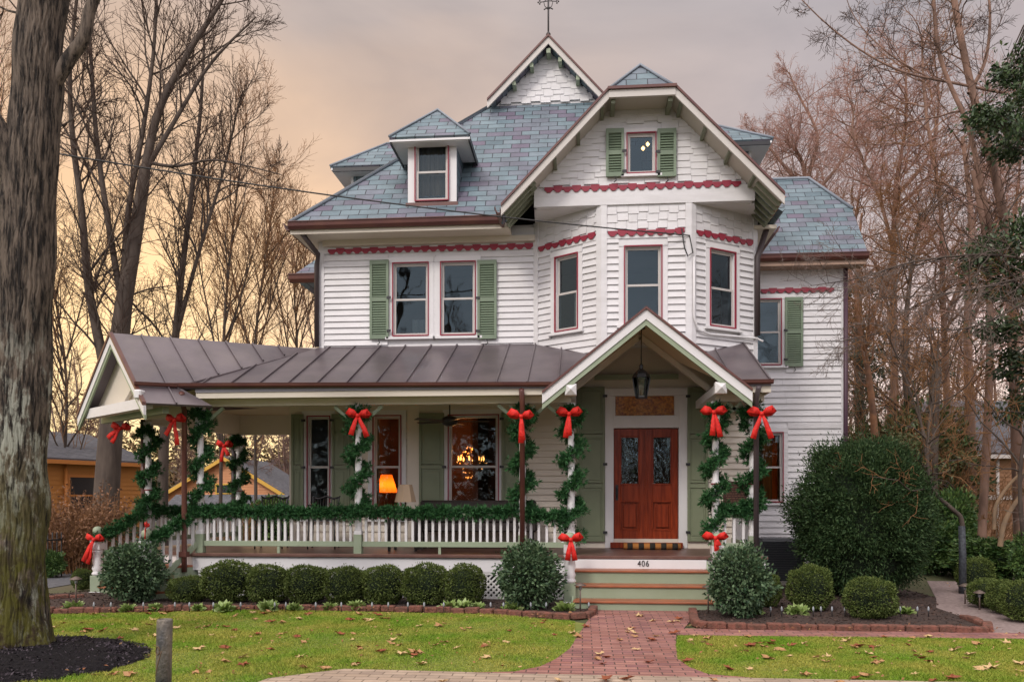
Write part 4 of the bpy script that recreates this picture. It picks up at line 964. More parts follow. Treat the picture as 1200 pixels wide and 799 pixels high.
# downspouts
def pipe(pts, r=.038, m=MAROON, name='downspout', mp=None):
    q = MB(); q.tube(pts, r, 8)
    return hp_(name, q, m)
pipe([(-6.16, 12.0, 3.2), (-6.20, 12.1, 3.1), (-6.24, 12.24, 2.95), (-6.24, 12.24, .75), (-6.24, 12.24, .42)], .042); q = MB(); q.box(-6.30, -6.18, 12.18, 12.3, .66, .74); hp_('pipe_clamp', q, MAROON)
xd = PY(612, 500, 12.2).x; pipe([(xd, 12.05, 3.2), (xd, 12.22, 3.0), (xd, 12.22, .1)], .04)
xd = PY(886, 500, 12.25).x; pipe([(xd, 12.05, 3.2), (xd, 12.24, 3.05), (xd, 12.24, .1)], .04, mat('grey_pipe', (.09, .07, .075), .5))
pipe([(PY(378, 262, 14.0).x - .3, 13.75, EZ - .15), (XL + .03, 14.15, EZ - .42), (XL - .02, 14.22, EZ - .6), (XL - .02, 14.22, 4.3)], .045, mat('dark_pipe', (.05, .035, .035), .5))
pipe([(3.15, 14.3, 6.2), (2.98, 14.22, 5.7), (2.98, 14.22, 4.36)], .05, mat('dark_pipe', (.05, .035, .035))); pipe([(WX - .02, WY - .06, 6.25), (WX - .02, WY - .06, .3)], .045, mat('plum_pipe', (.07, .03, .05), .5))
pipe([(P0[0] - .12, P0[1] + .05, 2.95), (P0[0] - .12, P0[1] + .05, .3)], .05); pipe([(PR[0] - .12, PR[1] + .05, 2.9), (PR[0] - .12, PR[1] + .05, .3)], .06, mat('dark_pipe', (.05, .035, .035)))
# bell-shaped porch fixtures: electric conduit on the bay
c1 = M_r @ Vector((.02, -.06, 0)); pts = [(c1.x, c1.y, ZY(812, 302, 13.5)), (c1.x, c1.y, ZY(812, 372, 13.5)), M_r @ Vector((.1, -.06, ZY(815, 386, 13.5))), M_r @ Vector((.35, -.06, ZY(825, 391, 13.6))), M_r @ Vector((L_r - .05, -.06, ZY(880, 396, 14.2))), (3.06, 14.15, 4.25)]
pipe(pts, .018, WHITE, 'conduit')
# weather-vane finial
q = MB(); x, y = RX, gy - .32; z0 = RZ + .02
q.tube([(x, y, z0 - .1), (x, y, z0 + 1.15)], .018, 6); q.lathe(x, y, [(.02, z0), (.05, z0 + .04), (.02, z0 + .09)], 8); q.lathe(x, y, [(.01, z0 + .52), (.04, z0 + .56), (.01, z0 + .6)], 8)
for s in (-1, 1):
    q.tube([(x, y, z0 + .52), (x + s * .07, y, z0 + .60), (x + s * .09, y, z0 + .68), (x + s * .03, y, z0 + .74), (x, y, z0 + .78)], .008, 5)
    q.tube([(x, y, z0 + .70), (x + s * .17, y, z0 + .68)], .009, 5)
    for dx, dz in ((.2, 0), (.17, .03), (.17, -.03)): q.lathe(x + s * dx, y, [(.004, z0 + .66 + dz), (.020, z0 + .68 + dz), (.004, z0 + .70 + dz)], 6)
    q.tube([(x, y, z0 + .58), (x + s * .09, y, z0 + .53)], .012, 5); q.tube([(x, y, z0 + .9), (x + s * .05, y, z0 + .96), (x, y, z0 + 1.0)], .009, 5)
    q.tube([(x + s * .02, y, z0 + .02), (x + s * .055, y, z0 - .03)], .012, 5)
hp_('finial', q, mat('wrought_iron', (.05, .045, .045), .6))

# ================================================================== THINGS ON THE PORCH
BRASS = mat('aged_brass', (.10, .06, .03), .4, metal=.7)
def part(name, mb, m, parent, bevel=0): o = mb.build(name, m, parent, bevel); return o
# hanging lantern
lp = PY(751.5, 395, 12.75); t = thing('hanging_lantern', 'black iron lantern on a long rod under the entry gable', 'lantern', (lp.x, lp.y, 3.15))
ztp = GEZ - .12 - 3.15
q = MB(); q.tube([(0, 0, .62 - .12), (0, 0, ztp)], .008, 6); q.lathe(0, 0, [(.06, ztp - .03), (.06, ztp)], 10); part('rod', q, DARKM, t)
q = MB(); q.lathe(0, 0, [(.145, .30), (.12, .36), (.07, .41), (.03, .44), (.03, .5), (.01, .52)], 6, smooth=False)
for j in range(6):
    a = j * math.pi / 3; q.beam((.135 * math.cos(a), .135 * math.sin(a), .30), (.085 * math.cos(a), .085 * math.sin(a), .0), .014, .014)
q.lathe(0, 0, [(.09, -.02), (.095, .0), (.09, .015)], 6, smooth=False); part('cage', q, DARKM, t)
q = MB(); q.lathe(0, 0, [(.082, .01), (.13, .295)], 6, smooth=False); part('glass', q, glassmat('lantern_glass', tint=(.6, .5, .4), refl=.1), t)
q = MB(); q.tube([(0, 0, .02), (0, 0, .14)], .012, 6); part('candle', q, CREAM, t)
# ceiling fan
fp = PY(527, 490, 13.3); t = thing('ceiling_fan', 'dark ceiling fan hanging under the porch roof before the dining window', 'fan', (fp.x, fp.y, 2.86))
q = MB(); q.tube([(0, 0, .05), (0, 0, CZ - 2.86)], .012, 6); part('rod', q, DARKM, t)
q = MB(); q.lathe(0, 0, [(.05, -.09), (.12, -.06), (.14, -.01), (.12, .05), (.05, .08)], 16); part('motor', q, DARKM, t)
for j in range(5):
    q = MB(); a = R(72 * j + 8); q.M = Matrix.Rotation(a, 4, 'Z') @ Matrix.Rotation(R(10), 4, 'X'); q.box(.12, .66, -.055, .055, -.012, -.004); part('blade', q, mat('fan_blade', (.05, .03, .02), .5), t)
# porch chairs
def chair(x, y, rz, label):
    t = thing('porch_chair', label, 'chair', (x, y, FZ), rz, 'black iron porch chairs'); t.scale = (1.05, 1.05, 1.13)
    q = MB(); q.box(-.22, .22, -.2, .2, .42, .45); part('seat', q, DARKM, t, .006)
    for sx in (-1, 1):
        for sy in (-1, 1): q = MB(); q.tube([(sx * .2, sy * .18, .42), (sx * .22, sy * .2, 0)], .014, 6); part('leg', q, DARKM, t)
        q = MB(); q.tube([(sx * .2, .19, .45), (sx * .215, .26, .78), (sx * .23, .27, .8)], .014, 6); q.tube([(sx * .21, .2, .66), (sx * .24, -.05, .66), (sx * .22, -.16, .6), (sx * .22, -.18, .45)], .013, 6); part('arm', q, DARKM, t)
    q = MB(); q.tube([(-.225, .27, .78), (-.12, .28, .76), (0, .28, .80), (.12, .28, .76), (.225, .27, .78)], .016, 6); q.tube([(-.21, .24, .62), (.21, .24, .62)], .01, 6)
    for i in range(9): xx = -.18 + i * .045; q.tube([(xx, .2, .45), (xx, .275, .77)], .007, 5)
    part('backrest', q, DARKM, t); return t
for u, Y, l in ((318, 13.7, 'black iron porch chair at the left corner of the house wall'), (379, 13.7, 'black iron porch chair in front of the leftmost porch window')):
    p = PY(u, 600, Y); chair(p.x, p.y, R(8), l)
# porch bench / settee below the dining window
p = PY(558, 600, 13.85); t = thing('porch_settee', 'long dark settee behind the garland below the dining window', 'settee', (p.x, p.y, FZ), 0)
q = MB(); q.box(-1.0, 1.0, -.3, .3, .30, .44); part('seat', q, mat('dark_wicker', (.03, .022, .02), .7, bump=.5, bscale=60), t, .02)
q = MB(); q.box(-1.02, 1.02, .2, .32, .44, .83); part('backrest', q, MATS['dark_wicker'], t, .03)
for s in (-1, 1):
    q = MB(); q.box(s * 1.0 - .06, s * 1.0 + .06, -.3, .3, .3, .62); part('arm', q, MATS['dark_wicker'], t, .03)
    for y in (-.25, .25): q = MB(); q.box(s * .95 - .03, s * .95 + .03, y - .03, y + .03, 0, .3); part('leg', q, MATS['dark_wicker'], t)
# porch table lamp (unlit), on small table
p = PY(475, 580, 13.3); t = thing('porch_side_table', 'small dark side table holding the unlit lamp', 'table', (p.x, p.y, FZ))
q = MB(); q.box(-.25, .25, -.25, .25, .50, .53); part('tabletop', q, MATS['dark_wicker'], t, .006)
for sx in (-1, 1):
    for sy in (-1, 1): q = MB(); q.box(sx * .22 - .02, sx * .22 + .02, sy * .22 - .02, sy * .22 + .02, 0, .5); part('leg', q, MATS['dark_wicker'], t)
zs = ZY(475, 588, 13.3) ; t = thing('table_lamp', 'unlit porch lamp with a beige tapered shade', 'lamp', (p.x, p.y, FZ + .53))
q = MB(); q.lathe(0, 0, [(.09, 0), (.09, .02), (.03, .04), (.05, .1), (.03, .18), (.015, .22), (.015, .32)], 12); part('base', q, BRASS, t)
b0 = zs - FZ - .53; q = MB(); q.lathe(0, 0, [(.185, b0), (.115, b0 + .29)], 8, smooth=False); part('lamp_shade', q, mat('linen_shade', (.45, .33, .22), .8), t)
def shade_mat():
    m = bpy.data.materials.new('pleated_shade'); m.use_nodes = True; n = m.node_tree.nodes; l = m.node_tree.links; n.remove(n['Principled BSDF'])
    a = n.new('ShaderNodeBsdfTranslucent'); a.inputs[0].default_value = (.95, .25, .03, 1); b = n.new('ShaderNodeBsdfDiffuse'); b.inputs[0].default_value = (.7, .26, .06, 1); x = n.new('ShaderNodeMixShader'); x.inputs[0].default_value = .3
    l.new(a.outputs[0], x.inputs[1]); l.new(b.outputs[0], x.inputs[2]); l.new(x.outputs[0], n['Material Output'].inputs[0]); return m
# lit lamp inside the window, on a chest
p = PY(453, 580, 15.0); ci = thing('window_chest', 'dark chest under the glowing lamp inside the porch window', 'chest', (p.x, p.y, FZ))
q = MB(); q.box(-.4, .4, -.2, .2, .08, .62); part('body', q, DOORW, ci, .01); q = MB(); q.box(-.43, .43, -.22, .22, .62, .66); part('chest_top', q, DOORW, ci, .006)
for sx in (-1, 1):
    for sy in (-1, 1): q = MB(); q.box(sx * .35 - .03, sx * .35 + .03, sy * .15 - .03, sy * .15 + .03, 0, .08); part('leg', q, DOORW, ci)
t = thing('table_lamp', 'glowing orange lamp seen inside the porch window', 'lamp', (p.x, p.y, FZ + .66))
sh0, sh1 = ZY(453, 577, 15.0) - FZ - .66, ZY(453, 556, 15.0) - FZ - .66
q = MB(); q.lathe(0, 0, [(.07, 0), (.07, .02), (.03, .05), (.045, .10), (.02, sh0 - .03), (.015, sh0 + .05)], 12); part('base', q, BRASS, t)
q = MB(); n = 24; vs = []
for i, (r, z) in enumerate(((.205, sh0), (.15, sh0 + (sh1 - sh0) * .5), (.10, sh1))):
    for j in range(n): rr = r * (1 + .025 * (j % 2)); vs.append((rr * math.cos(2 * math.pi * j / n), rr * math.sin(2 * math.pi * j / n), z))
q.add(vs, [[i * n + j, i * n + (j + 1) % n, (i + 1) * n + (j + 1) % n, (i + 1) * n + j] for i in range(2) for j in range(n)]); part('lamp_shade', q, shade_mat(), t)
pl = bpy.data.lights.new('lamp_light', 'POINT'); pl.energy = 9; pl.color = (1, .42, .12); pl.shadow_soft_size = .04; o = bpy.data.objects.new('lamp_light', pl); C.objects.link(o); o.parent = t; o.location = (0, -.0, sh0 + .1)
# chandelier
p = PY(552, 540, 15.3); t = thing('chandelier', 'lit crystal chandelier glowing inside the dining window', 'chandelier', (p.x, p.y, ZY(552, 540, 15.3)))
q = MB(); q.tube([(0, 0, .0), (0, 0, .9)], .008, 6); q.lathe(0, 0, [(.02, -.1), (.06, -.05), (.02, .0), (.04, .08), (.01, .15)], 12)
for j in range(8): a = j * math.pi / 4; q.tube([(0, 0, -.02), (.12 * math.cos(a), .12 * math.sin(a), -.07), (.24 * math.cos(a), .24 * math.sin(a), 0)], .007, 5)
part('chandelier_frame', q, BRASS, t)
BULB = emis('warm_bulb', (1.0, .45, .10), 4)
for j in range(8):
    a = j * math.pi / 4; q = MB(); q.lathe(.24 * math.cos(a), .24 * math.sin(a), [(.006, .0), (.014, .02), (.016, .045), (.003, .09)], 8); part('bulb', q, BULB, t)
cr = [[.27 * math.cos(a) * r, .27 * math.sin(a) * r, z] for r, z in ((1, -.04), (.8, -.13), (.5, -.22), (.3, -.3), (.55, .16), (.85, .1), (.3, .25)) for a in np.arange(0, 6.28, .5)]
V, Fc = leaves(np.array(cr), .04, .7); o = fast('crystal', V, Fc, emis('crystal_glint', (1.0, .42, .09), 1.3), t)  # crystals emit their own light in place of glints from the bulbs
pl = bpy.data.lights.new('chandelier_light', 'POINT'); pl.energy = 34; pl.color = (1, .45, .14); pl.shadow_soft_size = .2; o = bpy.data.objects.new('chandelier_light', pl); C.objects.link(o); o.parent = t; o.location = (0, 0, .1)
pz = PY(552, 575, 15.7); t = thing('dining_table', 'dark dining table under the chandelier', 'table', (pz.x, 15.5, FZ)); q = MB(); q.box(-.7, .7, -.4, .4, .72, .76); part('tabletop', q, DOORW, t, .01)
for sx in (-1, 1):
    for sy in (-1, 1): q = MB(); q.box(sx * .6 - .03, sx * .6 + .03, sy * .3 - .03, sy * .3 + .03, 0, .72); part('leg', q, DOORW, t)
# attic pendant with two bulbs
p = PY(756, 172, 14.3); t = thing('attic_light', 'lit ceiling light with two bulbs in the gable window', 'ceiling light', (p.x, p.y, p.z))
q = MB(); q.tube([(0, 0, .02), (.02, 0, .3)], .01, 6); q.tube([(-.03, 0, 0), (.05, 0, .05)], .01, 6); part('arm', q, BRASS, t)
for dx, dz in ((-.035, -.03), (.045, .04)): q = MB(); q.lathe(dx, 0, [(.008, dz - .035), (.035, dz), (.01, dz + .035)], 10); part('bulb', q, emis('attic_bulb', (1.0, .62, .2), 6), t)
# potted palm in the bay window
p = PY(765, 372, 13.85); t = thing('potted_plant', 'small potted plant in the middle bay window', 'plant', (p.x, p.y, 4.3)); q = MB(); q.lathe(0, 0, [(.07, 0), (.10, .18), (.11, .18)], 12); part('pot', q, RED, t)
q = MB(); 
for j in range(9): a = j * .7; q.add([(0, 0, .18), (.1 * math.cos(a) - .02, .1 * math.sin(a), .3), (.24 * math.cos(a), .24 * math.sin(a), .3 + .05 * (j % 3)), (.1 * math.cos(a) + .02, .1 * math.sin(a) + .02, .32)], [[0, 1, 2, 3]])
part('leaves', q, mat('palm_leaf', (.10, .14, .03), .6), t)
# door mat
a, b = PY(731, 645, 13.8), PY(798, 645, 13.8); t = thing('doormat', 'rolled coir doormat with black stripes before the red door', 'doormat', ((a.x + b.x) / 2, 13.85, FZ)); q = MB(); hw = (b.x - a.x) / 2
COIR = mat('coir', (.42, .17, .04), .95, bump=.6, bscale=90); COIRD = mat('coir_black', (.03, .025, .02), .95, bump=.6, bscale=90)
q.tube([(-hw, 0, .055), (hw, 0, .055)], .055, 14); part('mat_roll', q, COIR, t)
for i in range(5): x = -hw + .1 + i * (2 * hw - .2) / 4; q = MB(); q.tube([(x - .04, 0, .056), (x + .05, 0, .056)], .058, 14); part('stripe', q, COIRD, t)
# bronze plaque
a, b = PY(848, 567, 14.2), PY(876, 590, 14.2); t = thing('wall_plaque', 'bronze plaque with an arched top on the porch wall', 'plaque', ((a.x + b.x) / 2, 14.25, (a.z + b.z) / 2)); hw = (b.x - a.x) / 2; hh_ = (a.z - b.z) / 2
BZM = mat('bronze', (.07, .035, .03), .4, metal=.5, col2=(.11, .05, .04), scale=20)
q = MB(); arcp = [(hw * math.cos(x_) * .5, hh_ + .05 * math.sin(x_)) for x_ in np.linspace(0, math.pi, 7)]; q.prism([(-hw, 0, -hh_), (hw, 0, -hh_), (hw, 0, hh_)] + [(x_, 0, z_) for x_, z_ in arcp] + [(-hw, 0, hh_)], (0, .03, 0)); part('plate', q, BZM, t, .006)
q = MB(); rr_ = random.Random(3)
for k in range(7):
    z = hh_ * .75 - k * hh_ * .24; x = -hw * .75
    while x < hw * .7: l = rr_.uniform(.02, .05); q.box(x, min(x + l, hw * .8), -.004, .001, z - .009, z + .009); x += l + .014
part('raised_lettering', q, mat('bronze_worn', (.22, .12, .08), .35, metal=.6), t)
# air conditioner
a = PY(929, 650, 15.2); t = thing('air_conditioner', 'dark grey outdoor air conditioner between the porch and the yew', 'air conditioner', (a.x - .25, 15.2, .05)); q = MB(); q.box(-.38, .38, -.35, .35, .05, .78); part('casing', q, mat('ac_grey', (.07, .075, .085), .5), t, .02)
q = MB()
for i in range(16): z = .1 + i * .042; q.box(-.36, .36, -.362, -.352, z, z + .018)
part('grille', q, mat('ac_fin', (.035, .038, .045), .4), t); q = MB(); q.box(-.36, .36, -.33, .33, .781, .80); part('lid', q, MATS['ac_grey'], t, .01); q = MB(); q.box(-.42, .42, -.4, .4, -.05, .045); part('pad', q, CONC, t)
# overhead cable
def cable(pts, name, label, r=.011):
    q = MB(); q.tube(pts, r, 5, cap=False); return tag(q.build(name, mat('cable_black', (.03, .03, .03), .6), uv=False), label, 'cable')
a = PT(-40, 162, 10.5); b = PT(808, 276, 13.25)
pts = []
for i in range(25):
    f = i / 24; p = a.lerp(b, f); p.z -= 4 * .12 * f * (1 - f); pts.append(p)
pts += [PY(812, 296, 13.45), PY(806, 300, 13.4), PY(802, 290, 13.38), PY(800, 276, 13.4), PY(799, 268, 13.44)]
cable(pts, 'overhead_cable', 'thin black service wire sagging across the sky to the bay')
q = MB()
# ================================================================== GARLANDS AND BOWS
PINE = mat('pine_garland', (.010, .055, .018), .6, col2=(.06, .17, .055), island=True, spec=.25)
PINE.node_tree.nodes['Principled BSDF'].inputs['Subsurface Weight'].default_value = 0
def garland_mesh(path, rad, dens, seed, nl=.068):
    """tufts of needles round a path"""
    r_ = np.random.RandomState(seed); P = np.array([tuple(p) for p in path]); seg = np.linalg.norm(P[1:] - P[:-1], axis=1); cum = np.concatenate([[0], np.cumsum(seg)]); Ltot = cum[-1]
    nt_ = int(Ltot * dens); s = r_.rand(nt_) * Ltot; c = np.stack([np.interp(s, cum, P[:, i]) for i in range(3)], 1)
    lump = 1 + .35 * np.sin(s * 9 + r_.rand()) * np.sin(s * 23)
    d = unit(r_.normal(size=(nt_, 3))); c2 = c + d * (rad * lump * .55 * r_.rand(nt_))[:, None]
    k = 13; cc = np.repeat(c2, k, 0); dd = np.repeat(d, k, 0)
    return leaves(cc, nl, .2, outward=dd, spread=1.0, rnd=r_, fold=.1)
def post_path(H0, H1, turns, R0, seed, ph=0):
    out = []
    for i in range(90):
        f = i / 89; a = ph + f * turns * 2 * math.pi; out.append((R0 * math.cos(a), R0 * math.sin(a), H0 + (H1 - H0) * f))
    return out
def pgarland(name, x, y, z0, z1, label, seed, ph=0, turns=3.6):
    V, Fc = garland_mesh(post_path(0, z1 - z0, turns, .125, seed, ph), .205, 240, seed)
    top = garland_mesh([(-.16, -.05, z1 - z0 - .12), (-.02, -.1, z1 - z0 + .02), (.16, -.05, z1 - z0 - .10)], .15, 200, seed + 1)
    V, Fc = join([(V, Fc), top])
    o = fast(name, V, Fc, PINE); o.location = (x, y, z0); q = MB(); q.tube(post_path(0, z1 - z0, turns, .125, seed, ph)[::2], .012, 5)
    c = q.build('garland_wire', mat('garland_core', (.01, .04, .02), .8), o, uv=False)
    return tag(o, label, 'garland', 'pine garlands wound round the porch posts')
pos_names = ['atop the side steps, behind the leftmost maroon pipe', 'atop the side steps, under the corner gable', 'at the far rear corner of the side porch', 'between the two left porch windows', 'behind the maroon pipe by the dining window', 'immediately left of the red front door', 'immediately right of the red front door', 'at the right end of the porch']
for i, (x, y) in enumerate(POSTS):
    pgarland('post_garland', x, y, RT - .05 if i not in (5, 6) else .98, 2.78 if i in (1, 2) else 2.95, 'pine garland spiralling up the post ' + pos_names[i], 20 + i * 3, ph=i * 1.3, turns=3.4 if i not in (5, 6) else 4.2)
def rgarland(a, b, za, zb, label, seed, sag=.03, rad=.175, dens=380):
    a = Vector((a[0], a[1], za)); b = Vector((b[0], b[1], zb)); pts = [a.lerp(b, i / 30) + Vector((0, -.03, -sag * 4 * (i / 30) * (1 - i / 30) + .012 * math.sin(i * 1.7))) for i in range(31)]
    V, Fc = garland_mesh(pts, rad, dens, seed, .07); o = fast('rail_garland', V, Fc, PINE); q = MB(); q.tube(pts, .02, 5); q.build('garland_wire', MATS['garland_core'], o, uv=False)
    return tag(o, label, 'garland', 'pine garlands laid along the porch rails')
rgarland((-6.05, 12.5), (-3.58, 12.5), RT + .04, RT + .04, 'pine garland on the leftmost long stretch of front railing', 60)
rgarland((-3.46, 12.5), (-.99, 12.5), RT + .04, RT + .04, 'pine garland on the front railing below the dining window', 61)
rgarland((-.87, 12.5), (-.24, 12.5), RT + .03, RT + .0, 'short pine garland on the railing immediately left of the entry', 62, .05)
rgarland((2.06, 12.5), (2.5, 12.5), RT + .12, RT + .14, 'short pine garland on the railing right of the entry', 63, .08)
rgarland(SA, P0, .92, RT + .05, 'pine garland on the outer handrail of the side steps', 64)
rgarland(SB, P1, .92, RT + .05, 'pine garland on the inner handrail of the side steps', 65)
rgarland(P0, PR, RT + .03, RT + .03, 'pine garland on the left side railing of the porch', 66)
def ribbon(pts, wid, q, m=0, th=.006):
    pts = [Vector(p) for p in pts]; a = []
    for i, p in enumerate(pts):
        d = (pts[min(i + 1, len(pts) - 1)] - pts[max(i - 1, 0)]).normalized(); wv = wid[i] if isinstance(wid, list) else wid
        sdv = d.cross(Vector((0, 1, 0))); sdv = sdv.normalized() if sdv.length > .1 else Vector((0, 0, 1))
        a.append((p - sdv * wv / 2, p + sdv * wv / 2))
    vs = []
    for l, r in a: vs += [l + Vector((0, -th, 0)), r + Vector((0, -th, 0)), r + Vector((0, th, 0)), l + Vector((0, th, 0))]
    fs = []
    for i in range(len(a) - 1):
        for j in range(4): fs.append([i * 4 + j, i * 4 + (j + 1) % 4, i * 4 + 4 + (j + 1) % 4, i * 4 + 4 + j])
    fs += [[3, 2, 1, 0], [len(vs) - 4, len(vs) - 3, len(vs) - 2, len(vs) - 1]]
    q.add(vs, fs, m, True)
def bow(p, label, rz=0, sc=1.0, tails=((-.07, .36), (.10, .33)), droop=0, seed=0):
    rb = random.Random(seed); t = thing('red_bow', label, 'bow', p, rz, 'red velvet bows on the porch'); t.scale = (sc,) * 3
    for s in (-1, 1):
        q = MB(); l = .145 * rb.uniform(.92, 1.1); u = .055 + rb.uniform(-.015, .02) - droop
        ribbon([(s * .01, -.02, 0), (s * l * .5, -.05, u * .55 + .01), (s * l * .92, -.05, u * .9), (s * l * 1.02, -.02, u * .6), (s * l * .9, .02, u * .35), (s * l * .45, .02, -.0), (s * .01, .0, -.005)], [.035, .085, .115, .12, .105, .07, .035], q); part('loop', q, BOW, t)
    q = MB(); q.lathe(0, 0, [(.012, -.032), (.03, -.02), (.034, 0), (.03, .02), (.012, .032)], 10); q2 = MB(); q2.v = [(x, y - .035, z) for x, y, z in q.v]; q2.f = q.f; q2.m = q.m; q2.s = q.s; part('knot', q2, BOW, t)
    for dx, ln in tails:
        q = MB(); ribbon([(dx * .08, -.03, -.01), (dx * .35, -.055, -ln * .3), (dx * .75, -.04 + rb.uniform(-.02, .02), -ln * .65), (dx * 1.05, -.05, -ln)], [.03, .06, .075, .085], q); part('tail', q, BOW, t)
    return t
def bp(u, v, Y): return PY(u, v, Y)
bow(bp(420, 487, 12.27), 'red bow on the garlanded post between the left porch windows', seed=1, tails=((-.10, .30), (.14, .33)))
bow(bp(611, 488, 12.12), 'red bow in front of the maroon pipe by the dining window', seed=2, tails=((0, .40), (.02, .36)))
bow(bp(667, 485, 12.24), 'red bow at the top of the post left of the front door', seed=3, tails=((-.05, .36), (.0, .33)))
bow(bp(836, 483, 12.24), 'red bow at the top of the post right of the front door', seed=4, tails=((-.02, .35), (.09, .37)))
bow(bp(892, 485, 12.12), 'red bow at the top of the rightmost porch post', seed=5, tails=((-.12, .36), (.13, .36)))
bow(bp(143, 502, 13.2), 'small red bow under the left end of the corner gable', rz=R(-12), seed=6, tails=((-.24, .16), (-.16, .24)), sc=1.0)
bow(bp(207, 492, 12.2), 'red bow at the inner post of the side steps', rz=R(-20), seed=7, tails=((-.16, .22), (.06, .38)), sc=1.05)
bow(Vector((PR[0] - .15, PR[1] - .3, 2.62)), 'red bow on the rear post of the side porch', rz=R(-10), seed=8, tails=((-.05, .32), (.1, .2)))
bow(bp(669, 632, 11.60), 'red bow on the newel left of the entry steps', seed=9, sc=.92, tails=((-.05, .32), (.06, .32)))
bow(bp(838, 630, 11.60), 'short red bow on the newel right of the entry steps', seed=10, sc=.9, tails=((.02, .20), (.05, .12)))
bow(bp(112, 632, 12.68), 'red bow with long trailing tails on the outer side-step newel', rz=R(-15), seed=11, sc=.95, tails=((-.22, .38), (-.12, .42), (-.17, .33)))
bow(bp(173, 616, 11.75), 'tiny red bow peeking over the shrub on the inner side-step newel', rz=R(-70), seed=12, sc=.6)

# ================================================================== SHRUBS
def crown_pts(n, rx, ry, rz_, cz, rnd, shell=.75, lump=.08, flat=0):
    d = unit(rnd.normal(size=(n, 3))); lum = 1 + lump * (np.sin(d[:, 0] * 5 + 1) * np.sin(d[:, 1] * 6) + np.sin(d[:, 2] * 7 + d[:, 0] * 4))
    r = (shell + (1 - shell) * rnd.rand(n)) * lum; d = d if lump > .05 else unit(np.sign(d) * np.abs(d) ** .8) * (1 + .12 * (1 - np.max(np.abs(d), axis=1, keepdims=True)) * 2); P = d * r[:, None] * np.array([rx, ry, rz_]); P[:, 2] += cz
    return P, d
def shrub_proto(name, rx, ry, rz_, cz, n, leaf, m, seed, aspect=.5, shell=.7, lump=.06, coremat=None, spread=.9, stem=True, wisps=0):
    r_ = np.random.RandomState(seed); P, d = crown_pts(n, rx, ry, rz_, cz, r_, shell, lump); keep = P[:, 2] > .02; P, d = P[keep], d[keep]
    if wisps:
        ix = r_.randint(0, len(P), wisps); e = P[ix] + d[ix] * r_.rand(wisps)[:, None] * rx * .16; P = np.concatenate([P, np.repeat(e, 4, 0) + r_.normal(size=(wisps * 4, 3)) * leaf * .4]); d = np.concatenate([d, np.repeat(d[ix], 4, 0)])
    V, Fc = leaves(P, leaf, aspect, outward=d, spread=spread, rnd=r_); root = thing(name, 'x', 'shrub')
    o = fast('foliage', V, Fc, m, root)
    c, dc = crown_pts(1, 1, 1, 1, 0, r_); ico = MB(); seg = []
    q = MB(); ns = 14; prof = []
    for i in range(9):
        a = math.pi * (i / 8) - math.pi / 2; prof.append((max(.01, rx * shell * .92 * math.cos(a)), max(.015 if i == 0 else 0, cz + rz_ * shell * .92 * math.sin(a))))
    pp = []; lz = -1
    for r, z in prof:
        if z <= lz: z = lz + .002
        pp.append((r, z)); lz = z
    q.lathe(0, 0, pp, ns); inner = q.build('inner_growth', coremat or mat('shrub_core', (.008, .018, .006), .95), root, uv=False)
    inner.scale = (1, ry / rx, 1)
    if stem:
        q = MB()
        for j in range(5): a = j * 1.3; q.tube([(.03 * math.cos(a), .03 * math.sin(a), 0), (.25 * rx * math.cos(a), .25 * rx * math.sin(a), cz)], .014, 5)
        q.build('stem', mat('shrub_stem', (.07, .05, .035), .9), root, uv=False)
    return root
BOXM = mat('boxwood_leaf', (.03, .055, .010), .6, col2=(.15, .19, .05), island=True, spec=.2)
VARM = mat('holly_leaf', (.014, .045, .018), .5, col2=(.13, .20, .10), island=True, spec=.3)
YEWM = mat('yew_needle', (.014, .040, .014), .6, col2=(.06, .10, .035), island=True, spec=.2)
LAUR = mat('laurel_leaf', (.03, .08, .025), .4, col2=(.12, .19, .05), island=True, spec=.25)
YLAU = mat('yellow_green_leaf', (.10, .17, .02), .5, col2=(.20, .25, .05), island=True)
box_a = shrub_proto('boxwood_shrub', .33, .33, .30, .30, 9000, .028, BOXM, 1, shell=.86, lump=.045, wisps=60)
box_b = shrub_proto('boxwood_shrub', .33, .33, .29, .29, 9000, .028, BOXM, 2, shell=.86, lump=.05, wisps=110)
used = set()
def place(proto, loc_, rz, label, scale=1, group=None):
    if proto.name not in used:
        used.add(proto.name); o = proto; o.location = loc_; o.rotation_euler = (0, 0, rz); o.scale = scale if isinstance(scale, tuple) else (scale,) * 3
        o['label'] = label
        if group: o['group'] = group
        return o
    return dup(proto, loc_, rz, label, scale, group=group)
bw_ = [(221, 676, .88, 'leftmost boxwood ball in the front row'), (267, 659, 1.1, 'second boxwood ball from the left in the front row'), (314, 662, 1.02, 'third boxwood ball from the left in the front row'), (360, 664, .98, 'fourth boxwood ball, left of the middle of the front row'), (405, 664, .98, 'fifth boxwood ball, below the garlanded post in the front row'), (449, 664, .98, 'sixth boxwood ball of the front row'), (498, 661, 1.0, 'second boxwood ball from the right end of the front row'), (545, 663, .92, 'detached boxwood ball beside the lattice, right end of the row')]
for i, (u, v, s, l) in enumerate(bw_):
    t0 = 11.75; p = PY(u, v, t0); h = p.z; r = s * .33
    place(box_a if i % 2 else box_b, (p.x, t0, .02), i * 1.1, l, (s * 1.06, s * .95, h / .595), 'boxwood balls along the porch')
